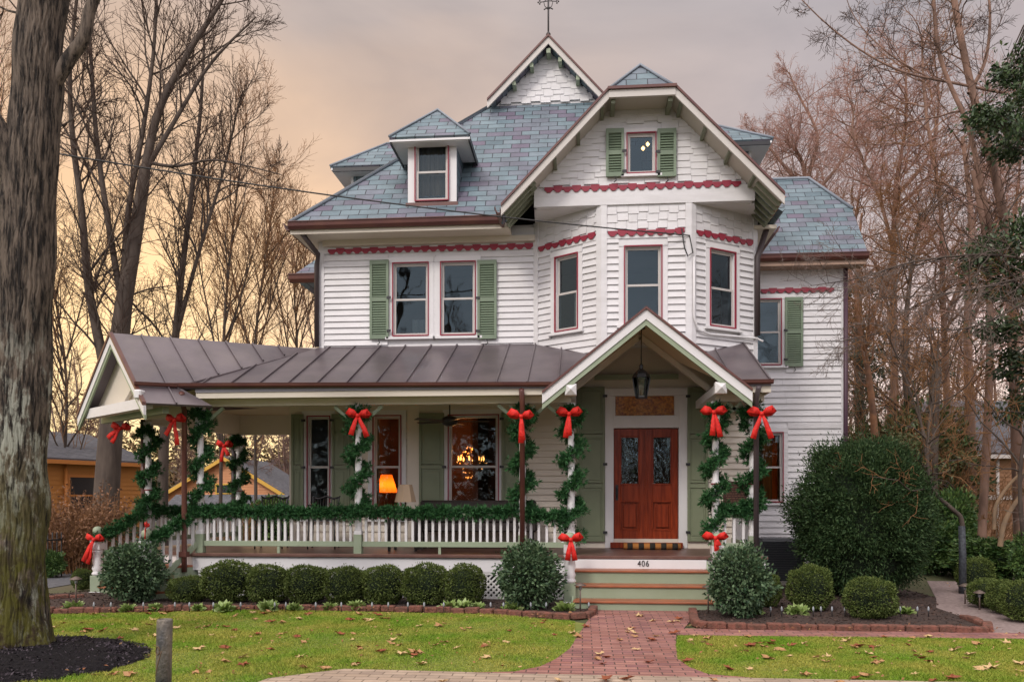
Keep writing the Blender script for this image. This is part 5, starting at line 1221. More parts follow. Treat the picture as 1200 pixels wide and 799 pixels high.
for u, v, vb, hw, Y, l in ((949, 663, 708, 24, 11.6, 'lone boxwood ball between the holly and the yew'), (1020, 677, 721, 27, 10.9, 'boxwood ball at the foot of the big yew, near the path'), (899, 672, 710, 15, 11.9, 'small boxwood tucked behind the right-hand holly'), (97, 667, 700, 12, 13.1, 'small boxwood beside the outer side-step newel')):
    p = PY(u, v, Y); place(box_b, (p.x, Y, .02), u, l, (hw * Y / F / .33,) * 2 + ((p.z) / .595,), 'single boxwood balls')
for i, (u, v, hw, Y, l) in enumerate(((1157, 680, 20, 12.2, 'left boxwood of the low clump behind the path lights'), (1178, 681, 19, 11.6, 'middle boxwood of the low clump behind the path lights'), (1199, 681, 24, 10.9, 'right boxwood of the low clump at the edge of the picture'), (1143, 655, 20, 14.0, 'rear boxwood of the clump behind the path lights'))):
    p = PY(u, v, Y); place(box_a, (p.x, Y, .02), u, l, (hw * Y / F / .33,) * 2 + ((p.z) / .595,), 'low boxwoods along the garden path')
hol = shrub_proto('variegated_shrub', .44, .44, .46, .50, 5200, .055, VARM, 5, aspect=.55, shell=.62, lump=.09, wisps=260)
for u, v, hw, Y, l in ((620, 634, 39, 11.4, 'large grey-green holly just left of the entry steps'), (866, 636, 37, 10.85, 'large grey-green holly just right of the entry steps'), (157, 633, 39, 11.6, 'large grey-green holly in front of the side steps')):
    p = PY(u, v, Y); place(hol, (p.x, Y, .0), u, l, (hw * Y / F / .47,) * 2 + (p.z / 1.0,), 'grey-green hollies framing the porch')
# the big yew: irregular clumps
r_ = np.random.RandomState(9); cl = []
for i in range(430):
    d = unit(r_.normal(size=(1, 3)))[0]; rr = (.84 + .14 * r_.rand()) * (1 + .07 * np.sin(d[0] * 7 + 2) * np.sin(d[2] * 6) + .05 * np.sin(d[0] * 13 + d[2] * 11)); cl.append((d * rr * np.array([1.10, 1.05, 1.14]) + np.array([0, 0, 1.20]), d))
PP = []; DD = []
for c, d in cl:
    if c[2] < .1: continue
    n = 260; k = r_.normal(size=(n, 3)) * np.array([.12, .12, .09]) + c; PP.append(k); DD.append(np.repeat((d + np.array([0, 0, .1]))[None], n, 0))
PP = np.concatenate(PP); DD = np.concatenate(DD); V, Fc = leaves(PP, .058, .3, outward=DD, spread=1.0, rnd=r_)
p = PY(1009, 700, 13.3); yw = thing('yew_bush', 'huge dark rounded yew at the right corner of the house', 'bush', (p.x, 13.3, 0)); yw.scale = (.88, .92, 1.05); fast('foliage', V, Fc, YEWM, yw)
q = MB(); q.lathe(0, 0, [(.3, .1), (.75, .5), (.85, 1.1), (.75, 1.6), (.45, 1.9), (.05, 2.05)], 16); q.build('inner_growth', MATS['shrub_core'], yw, uv=False)
q = MB()
for j in range(6): q.tube([(.1 * math.cos(j), .1 * math.sin(j), 0), (.5 * math.cos(j), .5 * math.sin(j), 1)], .04, 6)
q.build('trunk', MATS['shrub_stem'], yw, uv=False)
# looser laurels and background evergreens to the right and left
lau = shrub_proto('laurel_bush', .9, .8, .8, .85, 5200, .13, LAUR, 11, aspect=.42, shell=.55, lump=.13, wisps=300)
lau2 = shrub_proto('laurel_bush', .9, .9, 1.0, 1.05, 6500, .11, mat('dark_evergreen_leaf', (.018, .05, .015), .45, col2=(.06, .105, .03), island=True), 12, aspect=.4, shell=.5, lump=.16, wisps=400)
for u, v, hw, t, pr, l in ((1165, 632, 60, 15.5, lau, 'glossy laurel behind the low boxwoods'), (1098, 612, 50, 16.8, lau, 'laurel between the yew and the wrapped trunk'), (1112, 575, 34, 20, lau, 'taller laurel behind the wrapped trunk'), (1075, 470, 75, 23, lau2, 'tall dark evergreen rising behind the yew'), (1010, 500, 38, 24, lau2, 'dark evergreen between the house corner and the yew'), (1040, 540, 45, 19, lau2, 'rounded evergreen just behind the top of the yew'), (1210, 622, 26, 14, lau, 'laurel at the right edge of the picture')):
    p = PT(u, v, t); s = hw * t / F / 1.0; place(pr, (p.x, p.y, 0), u, l, (s, s, p.z / (1.68 if pr is lau else 2.1)), 'evergreen shrubs beyond the path')
for u, v, hw, t, pr, l in ((315, 583, 33, 24, lau, 'light green bush seen through the porch before the orange gable'), (135, 600, 30, 27, lau2, 'dark bush left of the side steps in the distance'), (60, 645, 16, 16, lau, 'low green bush by the iron fence')):
    p = PT(u, v, t); s = hw * t / F / 1.0; place(pr, (p.x, p.y, 0), u, l, (s, s, p.z / (1.68 if pr is lau else 2.1)), 'evergreens beyond the side porch')
# bedding plants
r_ = np.random.RandomState(21); d = unit(r_.normal(size=(60, 3))); d[:, 2] = abs(d[:, 2]) * .7 + .1; V, Fc = leaves(d * .02, .11, .55, outward=d, spread=.3, rnd=r_)
kale = tag(fast('bedding_plant', V, Fc, mat('kale_leaf', (.17, .27, .05), .5, col2=(.30, .38, .14), island=True)), 'x', 'plant')
bl = [(150, 712), (182, 711), (232, 711), (262, 712), (314, 711), (345, 711), (387, 710), (418, 710), (526, 711), (542, 711), (560, 710), (600, 712), (662, 712), (86, 711), (884, 716), (928, 716), (935, 716), (1062, 716), (1040, 717)]
for i, (u, v) in enumerate(bl):
    p = G(u, v + 3, .03); s = random.uniform(.8, 1.3)
    lb = 'pale green bedding plant in the bed left of the entry' if u < 800 else 'pale green bedding plant in the bed right of the entry'
    if i == 0: o = kale; o.location = (p.x, p.y, .03); o.scale = (s,) * 3
    else: o = kale.copy(); C.objects.link(o); o.location = (p.x, p.y, .03); o.rotation_euler = (0, 0, i); o.scale = (s,) * 3
    o['label'] = lb; o['group'] = 'bedding plants left of the entry' if u < 800 else 'bedding plants right of the entry'
# little stake bulbs along the beds
def stake():
    t = thing('stake_bulb', 'x', 'garden light'); q = MB(); q.tube([(0, 0, 0), (0, 0, .08)], .006, 5); part('stake', q, DARKM, t); q = MB(); q.lathe(0, 0, [(.011, .07), (.015, .09), (.012, .115), (.003, .135)], 8); part('bulb', q, mat('frosted_bulb', (.33, .35, .38), .3), t); return t
sk = stake(); us = [110, 130, 168, 205, 222, 250, 282, 322, 335, 370, 400, 436, 455, 478, 497, 520, 575, 590, 622, 640, 690] + [863, 876, 903, 916, 953, 962, 975, 990, 1008, 1030, 1044, 1055, 1075, 1088]
for i, u in enumerate(us):
    p = G(u, 716.5 if u < 800 else 722, .03); L_ = 'small frosted stake bulb along the brick edging ' + ('left' if u < 800 else 'right') + ' of the entry'
    o = sk if i == 0 else dup(sk)
    o.location = (p.x, p.y, .03); o['label'] = L_; o['group'] = 'stake bulbs ' + ('left' if u < 800 else 'right') + ' of the entry'
# mushroom path lights
def plight(u, vt, vb, label, z=.0):
    p = G(u, vb, z); h = EYE + (V0 - vt) / F * ((EYE - z) * F / (vb - V0)) - z
    t = thing('path_light', label, 'path light', (p.x, p.y, z), 0, 'bronze mushroom path lights'); LM = mat('path_light_bronze', (.16, .12, .10), .45, metal=.4)
    q = MB(); q.tube([(0, 0, 0), (0, 0, h - .03)], .011, 6); part('stem', q, LM, t); q = MB(); q.lathe(0, 0, [(.085, h - .045), (.08, h - .035), (.035, h - .01), (.012, h)], 14); part('hat', q, LM, t); q = MB(); q.lathe(0, 0, [(.02, h - .10), (.024, h - .05)], 8); part('lens', q, mat('frosted_bulb', (.6, .6, .6)), t)
plight(680, 682, 719, 'path light left of the entry steps'); plight(830, 684, 721, 'path light right of the entry steps'); plight(1131, 683, 708, 'farthest path light beside the garden path'); plight(1148, 691, 715, 'middle path light beside the garden path'); plight(1187, 697, 727, 'nearest path light beside the garden path'); plight(89, 675, 713, 'path light beyond the left bed by the driveway')
# brick edging
EDGE = brickmat('edging_brick', (.23, .09, .07), (.30, .13, .10), (.06, .04, .035), .20, .12, .008, .9, .01, c3=(.17, .08, .06))
def edging(pts, label, h=.085, wd=.11):
    q = MB(); r2 = random.Random(len(pts)); d = 0
    P = [Vector((p[0], p[1], 0)) for p in pts]
    for i in range(len(P) - 1):
        a, b = P[i], P[i + 1]; n = max(1, round((b - a).length / .21))
        for k in range(n):
            p = a.lerp(b, k / n); e = a.lerp(b, (k + .96) / n); j = r2.uniform(-.014, .012); o_ = Vector((r2.uniform(-.006, .006), r2.uniform(-.014, .014), h / 2 + j)); q.beam(p + o_, e + o_ + Vector((0, r2.uniform(-.01, .01), r2.uniform(-.008, .008))), wd, h)
    return tag(q.build('brick_edging', mat('edging_clay', (.22, .085, .06), .95, col2=(.11, .055, .038), scale=14, bump=.9, bscale=40), None, .012), label, 'edging')
edging([(-8.7, 10.45), (-7.6, 10.42), (-6.6, 10.62), (-5.6, 10.95), (-5, 11.06), (-4, 11.12), (-3, 11.12), (-2, 11.08), (-1.2, 10.95), (-.6, 10.78), (-.15, 10.56), (.03, 10.66), (.12, 11.0), (.15, 11.4)], 'curved red brick edging round the bed left of the entry')
edging([(1.50, 11.3), (1.42, 10.6), (1.38, 10.12), (1.5, 9.98), (2.2, 9.97), (3.0, 9.98), (3.8, 9.98), (4.75, 9.99), (4.88, 10.3), (4.92, 11.0)], 'straight red brick edging round the bed right of the entry')
p = PT(75, 703, 12.6); edging([(-8.9, 11.6), (-8.3, 11.75), (-7.8, 12.1)], 'short brick edging by the side steps')

# ================================================================== GRASS, LEAVES, MULCH CHIPS
def inside(P, poly):
    x, y = P[:, 0], P[:, 1]; c = np.zeros(len(P), bool); n = len(poly)
    for i in range(n):
        x1, y1 = poly[i][:2]; x2, y2 = poly[(i + 1) % n][:2]
        cnd = ((y1 > y) != (y2 > y)) & (x < (x2 - x1) * (y - y1) / (y2 - y1 + 1e-12) + x1); c ^= cnd
    return c
GRASS = mat('grass_blade', (.15, .23, .022), .7, col2=(.42, .42, .10), island=True, spec=.15)
_t = GRASS.node_tree; _p = _t.nodes['Principled BSDF']; _src = _p.inputs['Base Color'].links[0].from_socket
_z = _t.nodes.new('ShaderNodeTexNoise'); _z.inputs['Scale'].default_value = 1.6; _z.inputs['Detail'].default_value = 5; _tc = _t.nodes.new('ShaderNodeTexCoord'); _t.links.new(_tc.outputs['Object'], _z.inputs[0])
_r = _t.nodes.new('ShaderNodeValToRGB'); _r.color_ramp.elements[0].position = .36; _r.color_ramp.elements[0].color = (.55, .85, .35, 1); _r.color_ramp.elements[1].position = .62; _r.color_ramp.elements[1].color = (1.15, 1.0, .95, 1); _t.links.new(_z.outputs[0], _r.inputs[0])
_x = _t.nodes.new('ShaderNodeMixRGB'); _x.blend_type = 'MULTIPLY'; _x.inputs[0].default_value = 1; _t.links.new(_src, _x.inputs[1]); _t.links.new(_r.outputs[0], _x.inputs[2]); _t.links.new(_x.outputs[0], _p.inputs['Base Color'])
def grass(poly, n, box, seed, label):
    r_ = np.random.RandomState(seed); P = np.stack([r_.uniform(box[0], box[1], n), r_.uniform(box[2], box[3], n)], 1); P = P[inside(P, poly)]
    n = len(P); a = r_.rand(n) * 2 * np.pi; patch = .75 + .35 * np.sin(P[:, 0] * 2.1 + 1) * np.sin(P[:, 1] * 2.7) + .1 * np.sin(P[:, 0] * 9) * np.sin(P[:, 1] * 7)
    h = (.010 + .024 * r_.rand(n) ** 1.6) * patch; wv = .0024 + .0016 * r_.rand(n); ln = r_.normal(size=(n, 2)) * h[:, None] * .8
    B = np.concatenate([P, np.full((n, 1), .008)], 1); o = np.stack([np.cos(a) * wv, np.sin(a) * wv, 0 * a], 1)
    T = B + np.concatenate([ln, h[:, None]], 1); V = np.stack([B - o, B + o, T], 1).reshape(-1, 3)
    return tag(fast('grass', V, np.arange(3 * n).reshape(n, 3), GRASS), label, 'grass', kind='stuff')
grass(LEFTLAWN, 600000, (-9.5, -.1, 5.0, 11.1), 1, 'short yellow-green grass of the left lawn'); grass(RIGHTLAWN, 240000, (.9, 7, 7.2, 9.7), 2, 'short yellow-green grass of the right lawn')
def chips(polys, n, name, m, size, z, seed, label, cat='mulch', box=(-9, 14, 4, 16.5)):
    r_ = np.random.RandomState(seed); P = np.stack([r_.uniform(box[0], box[1], n), r_.uniform(box[2], box[3], n)], 1); k = np.zeros(n, bool)
    pb_ = None
    for po in polys: k |= inside(P, po)
    P = P[k]; c = np.concatenate([P, z + .012 * r_.rand(len(P), 1)], 1); d = r_.normal(size=c.shape) * np.array([1, 1, .25]); V, Fc = leaves(c, size, .4, outward=d, spread=.1, rnd=r_)
    return tag(fast(name, V, Fc, m), label, cat, kind='stuff')
beds = [[v.co[:2] for v in o.data.vertices] for o in bpy.data.objects if o.name.startswith('garden_bed')]
chips(beds, 60000, 'mulch_chips', mat('mulch_chip', (.03, .02, .016), .9, col2=(.10, .06, .045), island=True), .045, .03, 3, 'loose brown bark mulch in the beds')
r_ = np.random.RandomState(5); n = 16000; a = r_.rand(n) * 6.28; rr = np.sqrt(r_.rand(n)) * 1.60; zz = .118 - .055 * rr ** 1.4; c = np.stack([TREE0.x - .1 + rr * np.cos(a), TREE0.y - .3 + .8 * rr * np.sin(a), np.maximum(zz, .015)], 1); V, Fc = leaves(c, .045, .35, outward=r_.normal(size=c.shape) * np.array([1, 1, .4]), spread=.2, rnd=r_)
tag(fast('mulch_chips', V, Fc, mat('black_chip', (.008, .007, .008), .9, col2=(.12, .10, .115), island=True, spec=.1)), 'loose black mulch round the big left trunk', 'mulch', kind='stuff')
# fallen leaves
LEAFM = [mat('leaf_rust', (.30, .085, .03), .7, col2=(.2, .05, .02), scale=20), mat('leaf_tan', (.48, .27, .12), .7, col2=(.36, .19, .08), scale=20), mat('leaf_pale', (.62, .44, .22), .7, col2=(.5, .33, .16), scale=20)]
def leafmesh(seed, m):
    r2 = random.Random(seed); q = MB(); pts = []; n = 10
    for i in range(n):
        a = 2 * math.pi * i / n; r = .055 if i % 2 == 0 else .024; r *= r2.uniform(.75, 1.2); pts.append((r * math.cos(a), r * math.sin(a), .012 + r2.uniform(0, .022)))
    vs = [(0, 0, .008)] + pts; q.add(vs, [[0, i + 1, (i + 1) % n + 1] for i in range(n)]); q.tube([(0, 0, .01), (-.05, .02, .015)], .0025, 4)
    return q.build('fallen_leaf', m, uv=False)
lp_ = [leafmesh(i, LEAFM[i % 3]) for i in range(6)]
r2 = random.Random(14); cnt = 0; zones = []
for k in range(2600):
    x = r2.uniform(-7.6, 6.6); y = r2.uniform(5.6, 11.0); P = np.array([[x, y]])
    u, v = uv_of((x, y, 0))
    if v > 830 or u < -20 or u > 1220: continue
    if inside(P, LEFTLAWN)[0]: z = 'left lawn'; pr = .42
    elif inside(P, RIGHTLAWN)[0]: z = 'right lawn'; pr = .9
    elif -.6 < x < 1.5 and y > 7.3: z = 'brick walkway'; pr = .5
    elif y < 7.28 and x > -2: z = 'sidewalk'; pr = .3
    else: continue
    if r2.random() > pr * .27: continue
    zones.append((x, y, z))
zones += [(p.x, p.y, 'left lawn') for p in (G(u, v) for u, v in ((120, 741), (98, 742), (180, 728), (232, 737), (243, 736), (264, 736), (398, 745), (414, 744), (330, 731), (350, 727), (230, 790)))]
first = {}
for i, (x, y, z) in enumerate(zones[:290]):
    pr = lp_[r2.randrange(6)]
    if pr.name in first: o = pr.copy(); C.objects.link(o)
    else: o = pr; first[pr.name] = 1
    o.location = (x, y, .012 if 'lawn' in z else .013); s = r2.uniform(.7, 1.45); o.scale = (s, s, s * .9); o.rotation_euler = (r2.uniform(-.25, .25), r2.uniform(-.25, .25), r2.uniform(0, 6.3))
    tag(o, 'dry brown fallen leaf lying on the ' + z, 'leaf', 'fallen leaves on the ' + z)
chips([LEFTLAWN, RIGHTLAWN, [(1.4, 9.5), (7, 9), (7, 10.2), (1.4, 10.2)], [(6.1, 9), (12, 8.5), (14, 16), (6.4, 16)], [(-.4, 10.2), (.3, 10.2), (.2, 11), (-.2, 11)]] + [[(-8.7, 10.3), (-6.6, 10.45), (-5, 10.92), (-3, 11.0), (-1.2, 10.85), (-.15, 10.42), (.1, 10.6), (-.2, 10.75), (-1.2, 11.2), (-3, 11.35), (-5, 11.25), (-6.6, 10.9), (-8.7, 10.7)]], 3600, 'leaf_litter', mat('leaf_scrap', (.28, .10, .04), .8, col2=(.55, .36, .17), island=True), .04, .028, 8, 'small scraps of dry leaves on lawns and beds', 'leaf litter')
chips([[(-8.7, 10.3), (-6.6, 10.45), (-5, 10.92), (-3, 11.0), (-1.2, 10.85), (-.15, 10.42), (.1, 10.6), (-.2, 10.75), (-1.2, 11.2), (-3, 11.35), (-5, 11.25), (-6.6, 10.9), (-8.7, 10.7)], [(1.3, 9.85), (5.0, 9.85), (5.0, 10.2), (1.3, 10.2)]], 26000, 'leaf_litter', mat('litter_scrap', (.13, .06, .035), .9, col2=(.36, .17, .08), island=True), .05, .05, 18, 'dry leaf scraps caught along the brick edging', 'leaf litter')
# metal pipe post in front
p = PT(190.5, 725, 5.6); t = thing('pipe_post', 'short weathered grey metal pipe standing in the front grass', 'post', (p.x, p.y, 0)); PIPEM = mat('weathered_pipe', (.06, .065, .075), .55, col2=(.22, .19, .15), scale=9, bump=.8, bscale=50, stretch=(1, 1, .5), metal=.2)
q = MB(); rp = .052; q.lathe(0, 0, [(rp, 0), (rp, p.z - .01), (rp - .004, p.z), (rp - .012, p.z + .001), (rp - .013, p.z - .25)], 24); o = part('pipe', q, PIPEM, t); t.rotation_euler = (0, R(1.2), 0)
q = MB(); ring = []; a0 = -2.0; zc = p.z - .21
for j in range(15): b = j * 2 * math.pi / 14; a = a0 + .34 * math.cos(b); ring.append(((rp + .001) * math.cos(a), (rp + .001) * math.sin(a), zc + .028 * math.sin(b)))
q.tube(ring, .0045, 5); q.tube([((rp) * math.cos(a0 + k * .12), rp * math.sin(a0 + k * .12), zc - .11 + k * .022) for k in range(-3, 6)], .004, 5); part('hoop', q, mat('rust', (.14, .09, .05), .8), t)
# ================================================================== TREES
BARK = mat('bark_brown', (.10, .075, .058), .9, col2=(.055, .04, .032), scale=6, bump=.8, bscale=18, stretch=(1, 1, .25))
BARKP = mat('bark_pinkish', (.30, .18, .13), .9, col2=(.15, .09, .065), scale=5, bump=.5, bscale=18, stretch=(1, 1, .3))
TWIG = mat('twig_brown', (.075, .05, .04), .9, spec=.1); TWIGP = mat('twig_pink', (.36, .21, .17), .9, spec=.1); TWIGO = mat('twig_russet', (.24, .125, .06), .9, spec=.1)
def bigbark(name):
    m = bpy.data.materials.new(name); m.use_nodes = True; t = m.node_tree; n = t.nodes; l = t.links; p = n['Principled BSDF']; p.inputs['Roughness'].default_value = .95
    tcn = n.new('ShaderNodeTexCoord'); mpn = n.new('ShaderNodeMapping'); mpn.inputs['Scale'].default_value = (1, 1, .14); l.new(tcn.outputs['Object'], mpn.inputs[0])
    def nz_(s, d, v): z = n.new('ShaderNodeTexNoise'); z.inputs['Scale'].default_value = s; z.inputs['Detail'].default_value = d; z.inputs['Roughness'].default_value = .7; l.new(v, z.inputs[0]); return z.outputs[0]
    def rr_(f, a, b): r = n.new('ShaderNodeMapRange'); r.inputs[1].default_value = a; r.inputs[2].default_value = b; l.new(f, r.inputs[0]); return r.outputs[0]
    def mix_(f, a, b): x = n.new('ShaderNodeMixRGB'); l.new(f, x.inputs[0]); (l.new(a, x.inputs[1]) if not isinstance(a, tuple) else setattr(x.inputs[1], 'default_value', (*a, 1))); x.inputs[2].default_value = (*b, 1); return x.outputs[0]
    fur = nz_(20, 9, mpn.outputs[0]); c = mix_(rr_(fur, .42, .57), (.012, .009, .007), (.16, .125, .095))
    # lichen patches and moss, which really grow low on this trunk
    sp_ = n.new('ShaderNodeSeparateXYZ'); l.new(tcn.outputs['Object'], sp_.inputs[0])
    def band(lo, hi): return rr_(sp_.outputs[2], lo, hi)
    def mul(a, b): k = n.new('ShaderNodeMath'); k.operation = 'MULTIPLY'; l.new(a, k.inputs[0]); l.new(b, k.inputs[1]); return k.outputs[0]
    mp3 = n.new('ShaderNodeMapping'); mp3.inputs['Scale'].default_value = (1, 1, .45); l.new(tcn.outputs['Object'], mp3.inputs[0]); li = mul(mul(rr_(nz_(7, 10, mp3.outputs[0]), .50, .57), rr_(fur, .38, .5)), band(3.6, 2.4)); c = mix_(li, c, (.36, .37, .31))
    mo = mul(mul(rr_(nz_(5, 9, mp3.outputs[0]), .40, .50), rr_(fur, .36, .5)), band(2.3, .9)); c = mix_(mo, c, (.085, .08, .010))
    mo2 = mul(rr_(nz_(7, 8, tcn.outputs['Object']), .50, .60), band(1.7, .4)); c = mix_(mo2, c, (.035, .022, .008))
    l.new(c, p.inputs['Base Color']); b = n.new('ShaderNodeBump'); b.inputs['Strength'].default_value = 1; b.inputs['Distance'].default_value = .03; l.new(fur, b.inputs['Height']); l.new(b.outputs[0], p.inputs['Normal']); return m
def branch_line(p, d, ln, n, wob, up, r):
    pts = [np.array(p)]; d = np.array(d, float); st = ln / (n - 1)
    for i in range(n - 1):
        d = d + r.normal(size=3) * wob; d[2] += up; d /= np.linalg.norm(d); pts.append(pts[-1] + d * st)
    return np.array(pts)
def spawn(parent, rads, ln, r, nb, f0, ang, ratio, wob, up, n, rr, rmin=.004):
    out = []
    k = len(parent)
    for j in range(nb):
        f = f0 + (1 - f0) * (j + r.rand()) / nb; x = f * (k - 1); i = min(int(x), k - 2); w_ = x - i; p = parent[i] * (1 - w_) + parent[i + 1] * w_
        T = parent[i + 1] - parent[i]; T = T / (np.linalg.norm(T) + 1e-9); a = r.normal(size=3); a -= a.dot(T) * T; a /= np.linalg.norm(a) + 1e-9
        an = ang * (.7 + .6 * r.rand()); d = T * math.cos(an) + a * math.sin(an); l2 = ln * ratio * (1.05 - .6 * f) * (.7 + .6 * r.rand())
        r0 = max(rmin, min((rads[i] * (1 - w_) + rads[i + 1] * w_) * .65, l2 * rr)); L2 = branch_line(p, d, l2, n, wob, up, r); out.append((L2, np.linspace(r0, max(rmin * .6, r0 * .25), n), l2))
    return out
def make_tree(name, label, cat, stems, barkm, twigm, seed, b1=(9, .3, R(45), .45), b2=(7, R(42), .5), b3=(6, R(40), .5), b4=None, up=.05, wob=.13, tw=.006, group=None, rr=.012, loc_=None, sides=10):
    """stems: list of (points, r0, r1) in world coordinates"""
    r = np.random.RandomState(seed); base = Vector(stems[0][0][0]); base.z = 0 if base.z < 1 else base.z
    root = thing(name, label, cat, base, 0, group); off = np.array(base)
    q = MB(); L1_ = []; parts1 = []
    for pts, r0, r1 in stems:
        P = np.array([tuple(p) for p in pts], float) - off
        # resample smoothly
        k = len(P); tt = np.linspace(0, k - 1, max(8, 4 * k)); Q = []
        for t_ in tt:
            i = min(int(t_), k - 2); w_ = t_ - i; p0 = P[max(i - 1, 0)]; p1 = P[i]; p2 = P[i + 1]; p3 = P[min(i + 2, k - 1)]
            Q.append(.5 * ((2 * p1) + (-p0 + p2) * w_ + (2 * p0 - 5 * p1 + 4 * p2 - p3) * w_ * w_ + (-p0 + 3 * p1 - 3 * p2 + p3) * w_ ** 3))
        Q = np.array(Q); rad = np.linspace(0, 1, len(Q)); rad = r0 + (r1 - r0) * rad
        V, Fc = tubes(Q[None], rad[None], sides); parts1.append((V, Fc)); ln = np.linalg.norm(Q[1:] - Q[:-1], axis=1).sum(); L1_.append((Q, rad, ln))
    A1 = []
    for Q, rad, ln in L1_: A1 += spawn(Q, rad, ln, r, max(2, int(b1[0] * ln / 6)), b1[1], b1[2], b1[3] * min(1, 7 / ln), wob, up, 9, rr)
    A2 = []
    for Q, rad, ln in A1: A2 += spawn(Q, rad, ln, r, b2[0], .15, b2[1], b2[2], wob * 1.1, up * .8, 6, rr, tw)
    A3 = []
    for Q, rad, ln in A2: A3 += spawn(Q, rad, ln, r, b3[0], .1, b3[1], b3[2], wob * 1.2, up * .6, 5, rr * .8, tw)
    A4 = []
    if b4:
        for Q, rad, ln in A3: A4 += spawn(Q, rad, ln, r, b4[0], .1, b4[1], b4[2], wob, up * .5, 3, rr, tw * .8)
    if A1: parts1.append(tubes([a[0] for a in A1], [a[1] for a in A1], 6))
    V, Fc = join(parts1); fast('trunk', V, Fc, barkm, root, smooth=True)
    pp = []
    for A_, k in ((A2, 4), (A3, 3), (A4, 3)):
        if A_: pp.append(tubes([a[0] for a in A_], [a[1] for a in A_], k))
    if pp: V, Fc = join(pp); fast('crown', V, Fc, twigm, root)
    return root
def px(lst, t): return [PT(u, v, t + (w_[0] if w_ else 0)) for u, v, *w_ in lst]
# big foreground trunk at the left
BB = bigbark('big_trunk_bark'); t8 = 8.3
make_tree('large_foreground_tree', 'huge lichen-covered tree trunk at the left edge of the photo', 'tree',
  [(px([(22, 772), (23, 740), (25, 640), (28, 520), (33, 380), (40, 220), (48, 80), (54, -40), (60, -200)], t8), .20, .17),
   (px([(38, 290), (26, 235), (4, 180, -.1), (-30, 120, -.2), (-80, 60, -.3)], t8), .20, .13),
   (px([(62, 100), (82, 68), (98, 45), (106, 10), (124, -30)], t8), .075, .05),
   (px([(30, 420), (4, 402), (-30, 396)], t8), .05, .035)], BB, TWIG, 3, b1=(3, .55, R(60), .28), b2=(4, R(45), .5), b3=(3, R(40), .5), up=.04, sides=28)
def ridged_trunk():
    P = np.array([tuple(p) for p in px([(22, 775), (23, 740), (25, 640), (28, 520), (33, 380), (40, 220), (48, 80), (54, -40), (60, -200)], t8)]); zz = np.linspace(-.05, 8.2, 620); cx = np.interp(zz, P[:, 2], P[:, 0]) - .03; cy = np.interp(zz, P[:, 2], P[:, 1])
    k = np.ones(61) / 61; cx = np.convolve(np.pad(cx, 30, 'edge'), k, 'valid'); cy = np.convolve(np.pad(cy, 30, 'edge'), k, 'valid')
    ns = 300; th = np.arange(ns) * 2 * np.pi / ns; Z, T = np.meshgrid(zz, th, indexing='ij'); r = np.random.RandomState(3)
    w1_ = sum(r.uniform(.15, .5) * np.sin(Z * r.uniform(1.5, 9) + T * r.randint(-3, 4) + r.uniform(0, 6)) for _ in range(9))
    w2_ = sum(r.uniform(.1, .3) * np.sin(Z * r.uniform(8, 26) + T * r.randint(-9, 10) + r.uniform(0, 6)) for _ in range(9))
    fur = 1 - np.abs(np.sin(T * 17 + w1_ * 1.3 + w2_ * .8)) ** .7; brk = .5 + .5 * np.sin(Z * 22 + 4 * np.sin(T * 9 + w1_) + w2_ * 5)
    fur2 = 1 - np.abs(np.sin(T * 31 - w1_ + w2_ * 1.5))
    rad = .268 - .006 * Z + .09 * np.exp(-Z * 3.6) * (1 + .6 * np.cos(T * 5 + 1)) + .012 * w1_ - .014 * fur * (1.2 - .6 * brk) - .006 * fur2 + .05 * np.exp(-((Z - 4.4) / .5) ** 2) * np.clip(np.cos(T - 3.3), 0, 1)
    V = np.stack([cx[:, None] + rad * np.cos(T), cy[:, None] + rad * np.sin(T), Z], -1).reshape(-1, 3); V -= np.array([P[0, 0], P[0, 1], 0])
    i = np.arange(619)[:, None] * ns; j = np.arange(ns)[None]; j2 = (j + 1) % ns; return V, np.stack([i + j, i + j2, i + ns + j2, i + ns + j], -1).reshape(-1, 4), Vector((P[0, 0], P[0, 1], 0))
V, Fc, b0_ = ridged_trunk(); bt = [o for o in bpy.data.objects if o.name == 'large_foreground_tree'][0]; rt = fast('trunk', V, Fc, BB, bt, smooth=True); rt.location = b0_ - bt.location
# the spreading tree behind the corner gable
t = 21
make_tree('bare_tree', 'thick bare spreading tree rising behind the corner gable', 'tree',
  [(px([(122, 640), (126, 560), (133, 470), (140, 400), (146, 350), (158, 280), (170, 200)], t), .34, .14), (px([(170, 200), (186, 130), (222, 60), (260, 0), (290, -60)], t), .12, .03),
   (px([(145, 330), (150, 250), (168, 150), (180, 60), (184, -20)], t), .085, .03), (px([(140, 340), (122, 230), (112, 150), (106, 60), (100, -30)], t), .085, .03), (px([(133, 500), (124, 440), (112, 380), (103, 330), (95, 240), (85, 160), (82, 80), (90, 0)], t), .15, .035), (px([(172, 190), (205, 195), (255, 188), (330, 205)], t), .05, .012), (px([(165, 210), (200, 150), (246, 76), (300, 20)], t), .075, .02)],
  BARK, TWIG, 5, b1=(15, .2, R(36), .42), b2=(8, R(38), .56), b3=(6, R(38), .6), up=.06, wob=.10)
make_tree('bare_tree', 'bare tree whose grey trunk shows through the side porch', 'tree', [(px([(191, 640), (191, 560), (195, 470), (205, 400), (212, 330), (224, 230), (235, 130), (240, 30)], 24), .17, .03), (px([(205, 400), (232, 300), (262, 200), (280, 120)], 24), .07, .02)], BARK, TWIG, 6, b1=(14, .3, R(32), .42), b2=(7, R(38), .56), b3=(6, R(38), .6), up=.06)
